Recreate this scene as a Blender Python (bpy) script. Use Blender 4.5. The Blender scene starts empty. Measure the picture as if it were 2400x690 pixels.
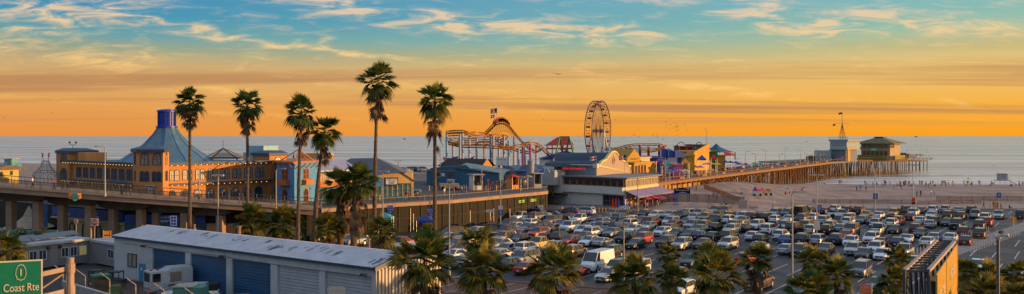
import bpy, bmesh, math, random
from mathutils import Vector, Matrix
random.seed(11)
SC = bpy.context.scene
COL = SC.collection
F = 2078.0
HC = 17.0
PI = math.pi

# ---- measuring helpers: turn a bearing and a height into a point on the real ground plan
def G(px, py, z=0.0):
    D = (HC - z) * F / (py - 319.0)
    return ((px - 1200.0) / F * D, D)
def X(px, D): return (px - 1200.0) / F * D
def Zt(py, D): return HC - (py - 319.0) * D / F
def PD(px, D): return (X(px, D), D)

# ---- materials
MATS = {}
def M(name, rgb, rough=0.75, metal=0.0, var=0.14, scale=1.5, bump=0.0, emit=0.0, coat=0.0, spec=0.5, bscale=None, stretch=None):
    if name in MATS: return MATS[name]
    m = bpy.data.materials.new(name); m.use_nodes = True
    nt = m.node_tree; b = nt.nodes['Principled BSDF']
    b.inputs['Roughness'].default_value = rough
    b.inputs['Metallic'].default_value = metal
    b.inputs['Specular IOR Level'].default_value = spec
    b.inputs['Coat Weight'].default_value = coat
    tc = nt.nodes.new('ShaderNodeTexCoord')
    src = tc.outputs['Object']
    if stretch:
        mp = nt.nodes.new('ShaderNodeMapping'); mp.inputs['Scale'].default_value = stretch
        nt.links.new(src, mp.inputs['Vector']); src = mp.outputs['Vector']
    if var > 0:
        n = nt.nodes.new('ShaderNodeTexNoise'); n.inputs['Scale'].default_value = scale; n.inputs['Detail'].default_value = 5
        n.inputs['Roughness'].default_value = 0.6
        nt.links.new(src, n.inputs['Vector'])
        r = nt.nodes.new('ShaderNodeValToRGB')
        r.color_ramp.elements[0].position = 0.3; r.color_ramp.elements[1].position = 0.7
        r.color_ramp.elements[0].color = tuple(c * (1 - var) for c in rgb) + (1,)
        r.color_ramp.elements[1].color = tuple(min(1, c * (1 + var)) for c in rgb) + (1,)
        nt.links.new(n.outputs['Fac'], r.inputs['Fac'])
        nt.links.new(r.outputs['Color'], b.inputs['Base Color'])
        if bump > 0:
            n2 = nt.nodes.new('ShaderNodeTexNoise'); n2.inputs['Scale'].default_value = bscale or scale * 6; n2.inputs['Detail'].default_value = 4
            nt.links.new(src, n2.inputs['Vector'])
            bp = nt.nodes.new('ShaderNodeBump'); bp.inputs['Strength'].default_value = bump; bp.inputs['Distance'].default_value = 0.1
            nt.links.new(n2.outputs['Fac'], bp.inputs['Height']); nt.links.new(bp.outputs['Normal'], b.inputs['Normal'])
    else:
        b.inputs['Base Color'].default_value = tuple(rgb) + (1,)
    if emit > 0:
        b.inputs['Emission Color'].default_value = tuple(rgb) + (1,)
        b.inputs['Emission Strength'].default_value = emit
    MATS[name] = m
    return m

# ---- mesh builder
ORG = {}
class Fr:
    """a facade frame: u runs along it, n points out of it (towards the right hand of u), z up"""
    def __init__(s, p, q=None, ang=None):
        s.o = Vector((p[0], p[1]))
        if q is not None:
            d = Vector((q[0] - p[0], q[1] - p[1])); s.L = d.length; d.normalize()
        else:
            d = Vector((math.cos(ang), math.sin(ang))); s.L = 0
        s.U = d; s.N = Vector((d.y, -d.x))
    def pt(s, u, n, z):
        w = s.o + s.U * u + s.N * n
        return (w.x, w.y, z)
    def sub(s, u, n=0):
        f = Fr(s.pt(u, n, 0)[:2], ang=math.atan2(s.U.y, s.U.x)); return f
    def side(s, u, n=0, left=False):
        """frame turned 90 degrees: for side walls. right side: outward = +U"""
        a = math.atan2(s.U.y, s.U.x) + (PI / 2 if not left else -PI / 2)
        return Fr(s.pt(u, n, 0)[:2], ang=a)
WORLD = Fr((0, 0), ang=0.0)   # n = -y

class MB:
    def __init__(s): s.v = []; s.f = []; s.m = []
    def add(s, vs, fs, m=0):
        b = len(s.v); s.v += [tuple(v) for v in vs]
        for f in fs: s.f.append([i + b for i in f]); s.m.append(m)
        return s
    def box(s, x0, x1, y0, y1, z0, z1, m=0, fr=None):
        P = [(x0, y0, z0), (x1, y0, z0), (x1, y1, z0), (x0, y1, z0), (x0, y0, z1), (x1, y0, z1), (x1, y1, z1), (x0, y1, z1)]
        if fr: P = [fr.pt(*p) for p in P]
        return s.add(P, [(0, 3, 2, 1), (4, 5, 6, 7), (0, 1, 5, 4), (1, 2, 6, 5), (2, 3, 7, 6), (3, 0, 4, 7)], m)
    def prism(s, poly, z0, z1, m=0, fr=None):
        n = len(poly)
        P = [(x, y, z0) for x, y in poly] + [(x, y, z1) for x, y in poly]
        if fr: P = [fr.pt(*p) for p in P]
        return s.add(P, [tuple(range(n))[::-1], tuple(range(n, 2 * n))] + [(i, (i + 1) % n, n + (i + 1) % n, n + i) for i in range(n)], m)
    def face_prism(s, fr, poly, n0, n1, m=0):
        """poly in (u,z), extruded along n"""
        k = len(poly)
        P = [fr.pt(u, n0, z) for u, z in poly] + [fr.pt(u, n1, z) for u, z in poly]
        return s.add(P, [tuple(range(k)), tuple(range(k, 2 * k))[::-1]] + [(i, (i + 1) % k, k + (i + 1) % k, k + i) for i in range(k)], m)
    def ring(s, fr, outer, inner, n0, n1, m=0):
        """open arch band between two polylines of equal length (u,z)"""
        k = len(outer)
        P = [fr.pt(u, n1, z) for u, z in outer] + [fr.pt(u, n1, z) for u, z in inner] + [fr.pt(u, n0, z) for u, z in outer] + [fr.pt(u, n0, z) for u, z in inner]
        fs = []
        for i in range(k):
            j = (i + 1) % k
            fs += [(i, j, k + j, k + i), (i, 2 * k + i, 2 * k + j, j), (k + i, k + j, 3 * k + j, 3 * k + i)]
        return s.add(P, fs, m)
    def cyl(s, p, q, r0, r1=None, n=8, m=0, cap=True):
        if r1 is None: r1 = r0
        p = Vector(p); q = Vector(q); d = (q - p)
        if d.length < 1e-6: return s
        d.normalize()
        a = d.orthogonal().normalized() if abs(d.z) < .999 else Vector((1, 0, 0)); b = d.cross(a)
        P = []
        for c, r in ((p, r0), (q, r1)):
            for i in range(n):
                t = 2 * PI * i / n
                P.append(tuple(c + a * (r * math.cos(t)) + b * (r * math.sin(t))))
        fs = [(i, (i + 1) % n, n + (i + 1) % n, n + i) for i in range(n)]
        if cap: fs += [tuple(range(n))[::-1], tuple(range(n, 2 * n))]
        return s.add(P, fs, m)
    def bar(s, p, q, w, m=0): return s.cyl(p, q, w, w, 4, m)
    def tube(s, pts, r, n=6, m=0):
        for i in range(len(pts) - 1):
            s.cyl(pts[i], pts[i + 1], r, r, n, m)
        return s
    def lathe(s, prof, c=(0, 0), n=16, m=0, a0=0.0, sx=1.0, sy=1.0):
        """prof: list of (r,z)"""
        P = []
        for r, z in prof:
            for i in range(n):
                t = a0 + 2 * PI * i / n
                P.append((c[0] + r * math.cos(t) * sx, c[1] + r * math.sin(t) * sy, z))
        fs = []
        for k in range(len(prof) - 1):
            for i in range(n):
                j = (i + 1) % n
                fs.append((k * n + i, k * n + j, (k + 1) * n + j, (k + 1) * n + i))
        fs.append(tuple(range(n))[::-1]); fs.append(tuple(range((len(prof) - 1) * n, len(prof) * n)))
        return s.add(P, fs, m)
    def ball(s, c, r, n=8, m=0, sz=1.0):
        prof = [(max(.002, r * math.sin(PI * i / 6)), c[2] - r * sz * math.cos(PI * i / 6)) for i in range(7)]
        return s.lathe(prof, (c[0], c[1]), n, m)
    def build(s, name, mats, parent=None, label=None, cat=None, group=None, kind=None, smooth=False, origin=None):
        if not isinstance(mats, (list, tuple)): mats = [mats]
        if parent is not None: o0 = Vector(ORG.get(parent.name, (0, 0, 0)))
        elif origin is not None: o0 = Vector(origin)
        elif s.v:
            xs = [v[0] for v in s.v]; ys = [v[1] for v in s.v]; zs = [v[2] for v in s.v]
            o0 = Vector(((min(xs) + max(xs)) / 2, (min(ys) + max(ys)) / 2, min(zs)))
        me = bpy.data.meshes.new(name)
        me.from_pydata([(v[0] - o0.x, v[1] - o0.y, v[2] - o0.z) for v in s.v], [], s.f)
        for mm in mats: me.materials.append(mm)
        if len(mats) > 1: me.polygons.foreach_set('material_index', s.m)
        if smooth: me.polygons.foreach_set('use_smooth', [True] * len(me.polygons))
        me.update()
        o = bpy.data.objects.new(name, me); COL.objects.link(o)
        if parent is not None: o.parent = parent
        else: o.location = o0
        ORG[o.name] = tuple(o0)
        tag(o, label, cat, group, kind)
        return o

def tag(o, label=None, cat=None, group=None, kind=None):
    if label: o['label'] = label
    if cat: o['category'] = cat
    if group: o['group'] = group
    if kind: o['kind'] = kind
    return o
def thing(name, loc, label, cat, group=None):
    o = bpy.data.objects.new(name, None); COL.objects.link(o); o.location = loc; o.empty_display_size = .5
    ORG[o.name] = tuple(loc)
    return tag(o, label, cat, group)
KIDS = {}
def kids(o):
    return [c for c in COL.objects if c.parent == o]
def kid_tree(o):
    """read once: a list of (child, [grandchildren])"""
    return [(c, list(kids(c))) for c in kids(o)]
def copy_thing(src, tree, loc, rz=0.0, label=None, group=None, scale=None):
    r = src.copy(); COL.objects.link(r); r.location = loc; r.rotation_euler = (0, 0, rz)
    if scale: r.scale = scale if isinstance(scale, tuple) else (scale,) * 3
    if label: r['label'] = label
    if group: r['group'] = group
    made = []
    for ch, gs in tree:
        c = ch.copy(); COL.objects.link(c); c.parent = r; made.append(c)
        for g in gs:
            d = g.copy(); COL.objects.link(d); d.parent = c; made.append(d)
    return r, made
def override(o, slot, mat):
    o.material_slots[slot].link = 'OBJECT'; o.material_slots[slot].material = mat

def text(s, size, fr, u, n, z, mat, parent, sx=1.0, align='CENTER', name='lettering', depth=0.01, tilt=0.0):
    cu = bpy.data.curves.new('t', 'FONT'); cu.body = s; cu.size = size; cu.align_x = align; cu.align_y = 'CENTER'; cu.extrude = depth
    ob = bpy.data.objects.new('t', cu); COL.objects.link(ob)
    dg = bpy.context.evaluated_depsgraph_get(); me = bpy.data.meshes.new_from_object(ob.evaluated_get(dg))
    bpy.data.objects.remove(ob); bpy.data.curves.remove(cu)
    o0 = Vector(ORG.get(parent.name, (0, 0, 0)))
    R = Matrix(((fr.U.x, 0, fr.N.x, 0), (fr.U.y, 0, fr.N.y, 0), (0, 1, 0, 0), (0, 0, 0, 1)))
    p = Vector(fr.pt(u, n, z)) - o0
    me.transform(Matrix.Translation(p) @ R @ Matrix.Rotation(tilt, 4, 'Z') @ Matrix.Scale(sx, 4, (1, 0, 0)))
    me.materials.clear(); me.materials.append(mat); me.name = name
    o = bpy.data.objects.new(name, me); COL.objects.link(o); o.parent = parent
    ORG[o.name] = tuple(o0)
    return o

def arch_poly(u, z0, w, h, pointed=False, k=7):
    """outline (u,z) of an arched opening, starting bottom left"""
    r = w / 2; P = [(u - r, z0), ]
    rise = r if not pointed else w * 0.95
    rise = min(rise, h * .7)
    zs = z0 + h - rise
    pts = []
    for i in range(k + 1):
        t = i / k
        if pointed:
            a = t if t <= .5 else 1 - t
            a = a * 2
            x = -r + (r) * (1 - math.cos(a * PI / 2)) if t <= .5 else r - r * (1 - math.cos(a * PI / 2))
            pts.append((u + x, zs + rise * math.sin(a * PI / 2) ** 1.0))
        else:
            th = PI - PI * t
            pts.append((u + r * math.cos(th), zs + rise * math.sin(th)))
    return P + pts + [(u + r, z0)]
def arch_window(fr, u, z0, w, h, parent, fm, gm, t=0.12, pointed=False, proud=0.08, bars=True):
    outer = arch_poly(u, z0, w, h, pointed); inner = arch_poly(u, z0 + t * .6, w - 2 * t, h - 1.5 * t, pointed)
    b = MB(); b.ring(fr, outer, inner, -0.02, proud)
    if bars:
        b.box(u - .03, u + .03, .0, proud * .8, z0, z0 + h - t, 0, fr); b.box(u - w / 2 + t, u + w / 2 - t, .0, proud * .75, z0 + h * .45, z0 + h * .45 + .06, 0, fr)
    f = b.build('window', fm, parent)
    g = MB(); g.face_prism(fr, inner, -.01, proud * .35); g.build('pane', gm, f)
    return f
def rect_window(fr, u0, u1, z0, z1, parent, fm, gm, t=0.08, cols=2, rows=1, proud=0.05, name='window'):
    b = MB()
    b.ring(fr, [(u0, z0), (u0, z1), (u1, z1), (u1, z0)], [(u0 + t, z0 + t), (u0 + t, z1 - t), (u1 - t, z1 - t), (u1 - t, z0 + t)], -.02, proud)
    for i in range(1, cols):
        uu = u0 + (u1 - u0) * i / cols; b.box(uu - t * .35, uu + t * .35, 0, proud * .8, z0 + t, z1 - t, 0, fr)
    for i in range(1, rows):
        zz = z0 + (z1 - z0) * i / rows; b.box(u0 + t, u1 - t, 0, proud * .7, zz - t * .3, zz + t * .3, 0, fr)
    f = b.build(name, fm, parent)
    g = MB(); g.box(u0 + t * .9, u1 - t * .9, -.01, proud * .35, z0 + t * .9, z1 - t * .9, 0, fr); g.build('pane', gm, f)
    return f
# ================= camera, light, sky =================
cam_d = bpy.data.cameras.new('camera'); cam = bpy.data.objects.new('camera', cam_d); COL.objects.link(cam)
cam.location = (0, 0, HC); cam.rotation_euler = (PI / 2, 0, 0)
cam_d.sensor_width = 36.0; cam_d.lens = 36.0 * F / 2400.0; cam_d.shift_y = -26.0 / 2400.0
cam_d.clip_start = 0.5; cam_d.clip_end = 250000
SC.camera = cam
SC.view_settings.view_transform = 'Standard'; SC.view_settings.look = 'None'; SC.view_settings.gamma = 1.0
SC.view_settings.exposure = 0.35; SC.view_settings.use_curve_mapping = False
SUN_AZ = math.radians(92); SUN_EL = math.radians(6.3)      # azimuth to the right of the view direction
sd = Vector((math.sin(SUN_AZ) * math.cos(SUN_EL), math.cos(SUN_AZ) * math.cos(SUN_EL), math.sin(SUN_EL)))
sun_d = bpy.data.lights.new('sun', 'SUN'); sun = bpy.data.objects.new('sun', sun_d); COL.objects.link(sun)
sun_d.energy = 5.0; sun_d.angle = math.radians(0.6); sun_d.color = (1.0, 0.52, 0.17)
sun.rotation_euler = (-sd).to_track_quat('-Z', 'Y').to_euler(); sun.location = (300, 60, 80)
SC.cycles.max_bounces = 5; SC.cycles.diffuse_bounces = 2; SC.cycles.glossy_bounces = 3; SC.cycles.transmission_bounces = 3
SC.cycles.use_denoising = True
SC.cycles.sample_clamp_indirect = 6

w = bpy.data.worlds.new('World'); SC.world = w; w.use_nodes = True
nt = w.node_tree; N = nt.nodes; Lk = nt.links
bg = N['Background']; bg.inputs['Strength'].default_value = 0.80
def nd(t, **k):
    n = N.new(t)
    for a, b in k.items(): setattr(n, a, b)
    return n
def mth(op, a, b=None, c=None):
    n = nd('ShaderNodeMath', operation=op)
    for i, v in enumerate((a, b, c)):
        if v is None: continue
        if isinstance(v, (int, float)): n.inputs[i].default_value = v
        else: Lk.new(v, n.inputs[i])
    return n.outputs[0]
def smooth(v, a, b, lo=0.0, hi=1.0):
    n = nd('ShaderNodeMapRange', interpolation_type='SMOOTHSTEP')
    Lk.new(v, n.inputs[0]); n.inputs[1].default_value = a; n.inputs[2].default_value = b; n.inputs[3].default_value = lo; n.inputs[4].default_value = hi
    return n.outputs[0]
def mixc(f, a, b, bt='MIX'):
    n = nd('ShaderNodeMix', data_type='RGBA', blend_type=bt)
    if isinstance(f, (int, float)): n.inputs[0].default_value = f
    else: Lk.new(f, n.inputs[0])
    for i, v in ((6, a), (7, b)):
        if isinstance(v, tuple): n.inputs[i].default_value = v + (1,)
        else: Lk.new(v, n.inputs[i])
    return n.outputs[2]
def lin(r, g, b):
    f = lambda c: ((c / 255 + .055) / 1.055) ** 2.4 if c > 10 else c / 255 / 12.92
    return (f(r), f(g), f(b))
tc = nd('ShaderNodeTexCoord'); sep = nd('ShaderNodeSeparateXYZ'); Lk.new(tc.outputs['Generated'], sep.inputs[0])
sx_, sy_, sz_ = sep.outputs
def ramp(v, stops):
    r = nd('ShaderNodeValToRGB'); e = r.color_ramp.elements
    while len(e) < len(stops): e.new(0.5)
    for el, (p, c) in zip(e, stops): el.position = p; el.color = c + (1,)
    Lk.new(v, r.inputs[0]); return r.outputs[0]
el = mth('MULTIPLY', sz_, 4.0)          # 0..0.25 of sin(elevation) -> 0..1
left = ramp(el, [(0.0, lin(230, 144, 66)), (.13, lin(226, 158, 86)), (.22, lin(214, 166, 104)), (.30, lin(200, 168, 118)), (.36, lin(150, 162, 138)), (.42, lin(98, 158, 168)), (.50, lin(66, 146, 178)), (.61, lin(62, 138, 180)), (1.0, lin(120, 150, 172))])
right = ramp(el, [(0.0, lin(250, 160, 26)), (.13, lin(246, 178, 66)), (.23, lin(238, 190, 104)), (.30, lin(230, 194, 120)), (.36, lin(205, 192, 132)), (.43, lin(166, 192, 160)), (.50, lin(140, 188, 176)), (.61, lin(132, 186, 190)), (1.0, lin(150, 172, 184))])
azr = smooth(mth('DIVIDE', sx_, mth('MAXIMUM', sy_, .2)), -.62, .72)
base = mixc(azr, left, right)
# high thin cloud: streaks on a flat layer far overhead
den = mth('ADD', mth('MAXIMUM', sz_, 0.0), 0.035)
px_ = mth('DIVIDE', sx_, den); py_ = mth('DIVIDE', sy_, den)
cb = nd('ShaderNodeCombineXYZ'); Lk.new(px_, cb.inputs[0]); Lk.new(py_, cb.inputs[1])
def cloud(scale, rot, stretch, lo, hi, seed, detail=7, dist=.6, rough=.58):
    mp = nd('ShaderNodeMapping'); Lk.new(cb.outputs[0], mp.inputs[0])
    mp.inputs['Rotation'].default_value = (0, 0, rot); mp.inputs['Scale'].default_value = stretch; mp.inputs['Location'].default_value = (seed, seed * .7, seed)
    n = nd('ShaderNodeTexNoise'); n.inputs['Scale'].default_value = scale; n.inputs['Detail'].default_value = detail; n.inputs['Distortion'].default_value = dist; n.inputs['Roughness'].default_value = rough
    Lk.new(mp.outputs[0], n.inputs['Vector']); return smooth(n.outputs['Fac'], lo, hi)
gxy = nd('ShaderNodeCombineXYZ'); dy_ = mth('MAXIMUM', sy_, .08)
Lk.new(mth('MULTIPLY', mth('DIVIDE', sx_, dy_), 20.78), gxy.inputs[0]); Lk.new(mth('MULTIPLY', mth('DIVIDE', sz_, dy_), 20.78), gxy.inputs[1])   # hundreds of pixels
wn = nd('ShaderNodeTexNoise'); wn.inputs['Scale'].default_value = .9; wn.inputs['Detail'].default_value = 6; Lk.new(gxy.outputs[0], wn.inputs['Vector'])
wv = nd('ShaderNodeVectorMath', operation='MULTIPLY_ADD'); Lk.new(wn.outputs['Color'], wv.inputs[0]); wv.inputs[1].default_value = (1.1, .34, 0); wv.inputs[2].default_value = (-.55, -.17, 0)
wa_ = nd('ShaderNodeVectorMath', operation='ADD'); Lk.new(wv.outputs[0], wa_.inputs[0]); Lk.new(gxy.outputs[0], wa_.inputs[1])
def streak(px, py, hl, ht, ang, amt):
    s1 = nd('ShaderNodeVectorMath', operation='SUBTRACT'); Lk.new(wa_.outputs[0], s1.inputs[0]); s1.inputs[1].default_value = ((px - 1200) / 100, (319 - py) / 100, 0)
    r1 = nd('ShaderNodeVectorRotate', rotation_type='Z_AXIS'); Lk.new(s1.outputs[0], r1.inputs[0]); r1.inputs['Angle'].default_value = math.radians(ang)
    m1 = nd('ShaderNodeVectorMath', operation='MULTIPLY'); Lk.new(r1.outputs[0], m1.inputs[0]); m1.inputs[1].default_value = (100 / hl, 100 / ht, 0)
    l1 = nd('ShaderNodeVectorMath', operation='LENGTH'); Lk.new(m1.outputs[0], l1.inputs[0])
    return smooth(l1.outputs['Value'], 1.25, 0.1, 0.0, amt * 1.15)
STREAKS = [(130, 22, 260, 42, 6, 1.15), (420, 62, 190, 26, 16, .8), (560, 92, 170, 16, 8, .7), (300, 4, 160, 18, 3, .7), (900, 30, 330, 34, 9, 1.1), (1330, 70, 300, 26, 4, 1.15), (1180, 60, 260, 20, 10, .6), (860, 128, 320, 9, 7, .9), (130, 112, 330, 26, 4, .6), (240, 152, 190, 26, 5, .65),
 (1860, 40, 230, 46, 8, 1.1), (1970, 62, 120, 26, -14, .8), (2240, 62, 240, 26, 4, .9), (2140, 30, 260, 18, 3, .5), (1912, 90, 60, 9, 6, 1.0), (2040, 152, 110, 16, 9, .7), (1370, 182, 160, 14, 5, .55), (1790, 150, 120, 10, 3, .5), (2235, 242, 110, 7, 17, 1.1), (1800, 222, 460, 16, 5, .45), (700, 180, 200, 12, 5, .45), (1240, 228, 330, 14, 4, .35), (2380, 170, 60, 8, 5, .6), (760, 100, 30, 12, -30, .6), (1620, 12, 160, 16, 8, .7), (500, 215, 420, 20, 4, .35), (1050, 70, 120, 8, 20, .5), (1650, 205, 420, 10, 7, .8), (1500, 190, 260, 7, 9, .7), (950, 205, 380, 9, 4, .6), (300, 190, 340, 12, 6, .6), (1200, 255, 420, 8, 2, .5), (600, 268, 300, 7, 3, .45), (2000, 262, 330, 7, 4, .5), (150, 235, 240, 8, 3, .45), (2250, 110, 200, 12, 5, .5), (1560, 120, 260, 12, 8, .5), (80, 75, 150, 14, 2, .7)]
acc = None
for st in STREAKS:
    v = streak(*st); acc = v if acc is None else mth('ADD', acc, v)
mpw = nd('ShaderNodeMapping'); Lk.new(gxy.outputs[0], mpw.inputs[0]); mpw.inputs['Rotation'].default_value = (0, 0, math.radians(9)); mpw.inputs['Scale'].default_value = (.55, 3.2, 1)
wsp = nd('ShaderNodeTexNoise'); wsp.inputs['Scale'].default_value = 1.5; wsp.inputs['Detail'].default_value = 10; wsp.inputs['Roughness'].default_value = .62; wsp.inputs['Distortion'].default_value = .8; Lk.new(mpw.outputs[0], wsp.inputs['Vector'])
ws = smooth(wsp.outputs['Fac'], .37, .70)
base_v = smooth(wsp.outputs['Fac'], .48, .78, 0, .5)
cc = mth('MINIMUM', mth('ADD', mth('MULTIPLY', acc, ws), mth('MULTIPLY', base_v, smooth(sz_, .008, .09))), .92)
ccol = ramp(el, [(0.0, lin(250, 178, 72)), (.25, lin(250, 200, 118)), (.42, lin(238, 204, 150)), (.6, lin(222, 200, 178)), (1.0, lin(196, 196, 198))])
base = mixc(cc, base, ccol)
# low dim bands near the horizon on the left
b1 = cloud(0.30, math.radians(4), (0.22, 1.0, 1), .46, .62, 21.0, 5, .3)
base = mixc(mth('MULTIPLY', mth('MULTIPLY', b1, smooth(sz_, .004, .03)), mth('MULTIPLY', smooth(sz_, .11, .06), .8)), base, lin(184, 132, 88))
# glow round the low sun, outside the frame to the right
vd = nd('ShaderNodeVectorMath', operation='DOT_PRODUCT'); Lk.new(tc.outputs['Generated'], vd.inputs[0]); vd.inputs[1].default_value = tuple(sd)
gl = mth('POWER', mth('MAXIMUM', vd.outputs['Value'], 0.0), 9.0)
base = mixc(mth('MULTIPLY', gl, 0.8), base, (2.2, 1.15, .30))
# faint physical sky plus an even blue fill overhead, added to lift the shade
sky = nd('ShaderNodeTexSky', sky_type='NISHITA'); sky.sun_disc = False; sky.sun_elevation = SUN_EL; sky.sun_rotation = SUN_AZ
sm = nd('ShaderNodeMix', data_type='RGBA', blend_type='MULTIPLY'); sm.inputs[0].default_value = 1.0
Lk.new(sky.outputs[0], sm.inputs[6]); sm.inputs[7].default_value = (.10, .10, .10, 1)
up = smooth(sz_, .20, .55)
over = nd('ShaderNodeMix', data_type='RGBA', blend_type='ADD'); over.inputs[0].default_value = 1.0
Lk.new(sm.outputs[2], over.inputs[6]); over.inputs[7].default_value = (.31, .37, .50, 1)
base = mixc(up, base, over.outputs[2])
Lk.new(base, bg.inputs['Color'])

# ================= the ground, the sea =================
SEA = -2.5
SHORE = [(-3000, 1900), (-900, 915), (-310, 614), (70, 372), (110, 360), (190, 357), (900, 352), (3000, 340)]
def shore_d(x, y):
    """distance inland of the waterline (positive on land)"""
    best = 1e9; sgn = 1
    for (ax, ay), (bx, by) in zip(SHORE[:-1], SHORE[1:]):
        dx, dy = bx - ax, by - ay; L = math.hypot(dx, dy)
        t = max(0, min(1, ((x - ax) * dx + (y - ay) * dy) / L / L))
        qx, qy = ax + t * dx, ay + t * dy; d = math.hypot(x - qx, y - qy)
        if d < best:
            best = d; sgn = 1 if (dx * (y - qy) - dy * (x - qx)) < 0 else -1
    return best * sgn
def ssz(a, b, v):
    t = max(0, min(1, (v - a) / (b - a))); return t * t * (3 - 2 * t)
def ground_z(x, y):
    d = shore_d(x, y)
    if d > 60: z = 0.0
    elif d > 0: z = SEA * (1 - d / 60) ** 1.3
    else: z = SEA + d * .08
    z = max(z, -9)
    # sand heaped up against the pier's landward end
    pd = (x - 39.6) * .854 - (y - 229) * .52      # + right of the near edge
    al = (x - 39.6) * .52 + (y - 229) * .854
    m = 3.0 * (ssz(-28, -2, al)) * (1 - ssz(45, 105, al)) * math.exp(-(max(0, pd - 1) / 17) ** 2) * (1 if pd > -1 else math.exp(-((pd + 1) / 30) ** 2))
    if z > -2.4: z += m * min(1, max(0, (d) / 60))
    return z
def axis(lo, hi, fine_lo, fine_hi, fine, coarse):
    a = []; v = fine_lo; st = fine
    while v > lo: st *= 1.25; v -= min(st, coarse); a.append(v)
    a = a[::-1]; v = fine_lo
    while v <= fine_hi: a.append(v); v += fine
    st = fine
    while v < hi: a.append(v); st *= 1.25; v += min(st, coarse)
    return a
gx = axis(-2600, 2600, -120, 240, 4.0, 120); gy = axis(-400, 2100, 190, 400, 4.0, 120)
mb = MB(); W_ = len(gx)
rr = random.Random(4)
for yy in gy:
    for xx in gx:
        z = ground_z(xx, yy); mb.v.append((xx, yy, z - .012))
for j in range(len(gy) - 1):
    for i in range(W_ - 1):
        a = j * W_ + i; mb.f.append([a, a + 1, a + W_ + 1, a + W_]); mb.m.append(0)
def ground_mat():
    m = bpy.data.materials.new('beach_sand'); m.use_nodes = True; t = m.node_tree; b = t.nodes['Principled BSDF']; b.inputs['Roughness'].default_value = .95
    b.inputs['Specular IOR Level'].default_value = .2
    g = t.nodes.new('ShaderNodeNewGeometry')
    n1 = t.nodes.new('ShaderNodeTexNoise'); n1.inputs['Scale'].default_value = .09; n1.inputs['Detail'].default_value = 8; t.links.new(g.outputs['Position'], n1.inputs['Vector'])
    r = t.nodes.new('ShaderNodeValToRGB'); r.color_ramp.elements[0].position = .35; r.color_ramp.elements[1].position = .68
    r.color_ramp.elements[0].color = (.23, .18, .16, 1); r.color_ramp.elements[1].color = (.37, .30, .26, 1)
    t.links.new(n1.outputs['Fac'], r.inputs['Fac'])
    # wet sand low down by the water
    s = t.nodes.new('ShaderNodeSeparateXYZ'); t.links.new(g.outputs['Position'], s.inputs[0])
    mr = t.nodes.new('ShaderNodeMapRange'); t.links.new(s.outputs[2], mr.inputs[0]); mr.inputs[1].default_value = -1.6; mr.inputs[2].default_value = -2.3
    mx = t.nodes.new('ShaderNodeMix'); mx.data_type = 'RGBA'; t.links.new(mr.outputs[0], mx.inputs[0]); t.links.new(r.outputs[0], mx.inputs[6]); mx.inputs[7].default_value = (.12, .085, .07, 1)
    t.links.new(mx.outputs[2], b.inputs['Base Color'])
    mr2 = t.nodes.new('ShaderNodeMapRange'); t.links.new(mr.outputs[0], mr2.inputs[0]); mr2.inputs[3].default_value = .95; mr2.inputs[4].default_value = .3; t.links.new(mr2.outputs[0], b.inputs['Roughness'])
    n2 = t.nodes.new('ShaderNodeTexNoise'); n2.inputs['Scale'].default_value = .8; n2.inputs['Detail'].default_value = 6; n2.inputs['Roughness'].default_value = .7; t.links.new(g.outputs['Position'], n2.inputs['Vector'])
    n3 = t.nodes.new('ShaderNodeTexWave'); n3.inputs['Scale'].default_value = .06; n3.inputs['Distortion'].default_value = 9; n3.inputs['Detail'].default_value = 4; t.links.new(g.outputs['Position'], n3.inputs['Vector'])
    ad = t.nodes.new('ShaderNodeMath'); ad.operation = 'MULTIPLY_ADD'; t.links.new(n3.outputs['Fac'], ad.inputs[0]); ad.inputs[1].default_value = .35; t.links.new(n2.outputs['Fac'], ad.inputs[2])
    bp = t.nodes.new('ShaderNodeBump'); bp.inputs['Strength'].default_value = .9; bp.inputs['Distance'].default_value = .35
    t.links.new(ad.outputs[0], bp.inputs['Height']); t.links.new(bp.outputs['Normal'], b.inputs['Normal'])
    return m
mb.build('ground', ground_mat(), kind='structure', smooth=True, origin=(0, 0, 0))

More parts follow.
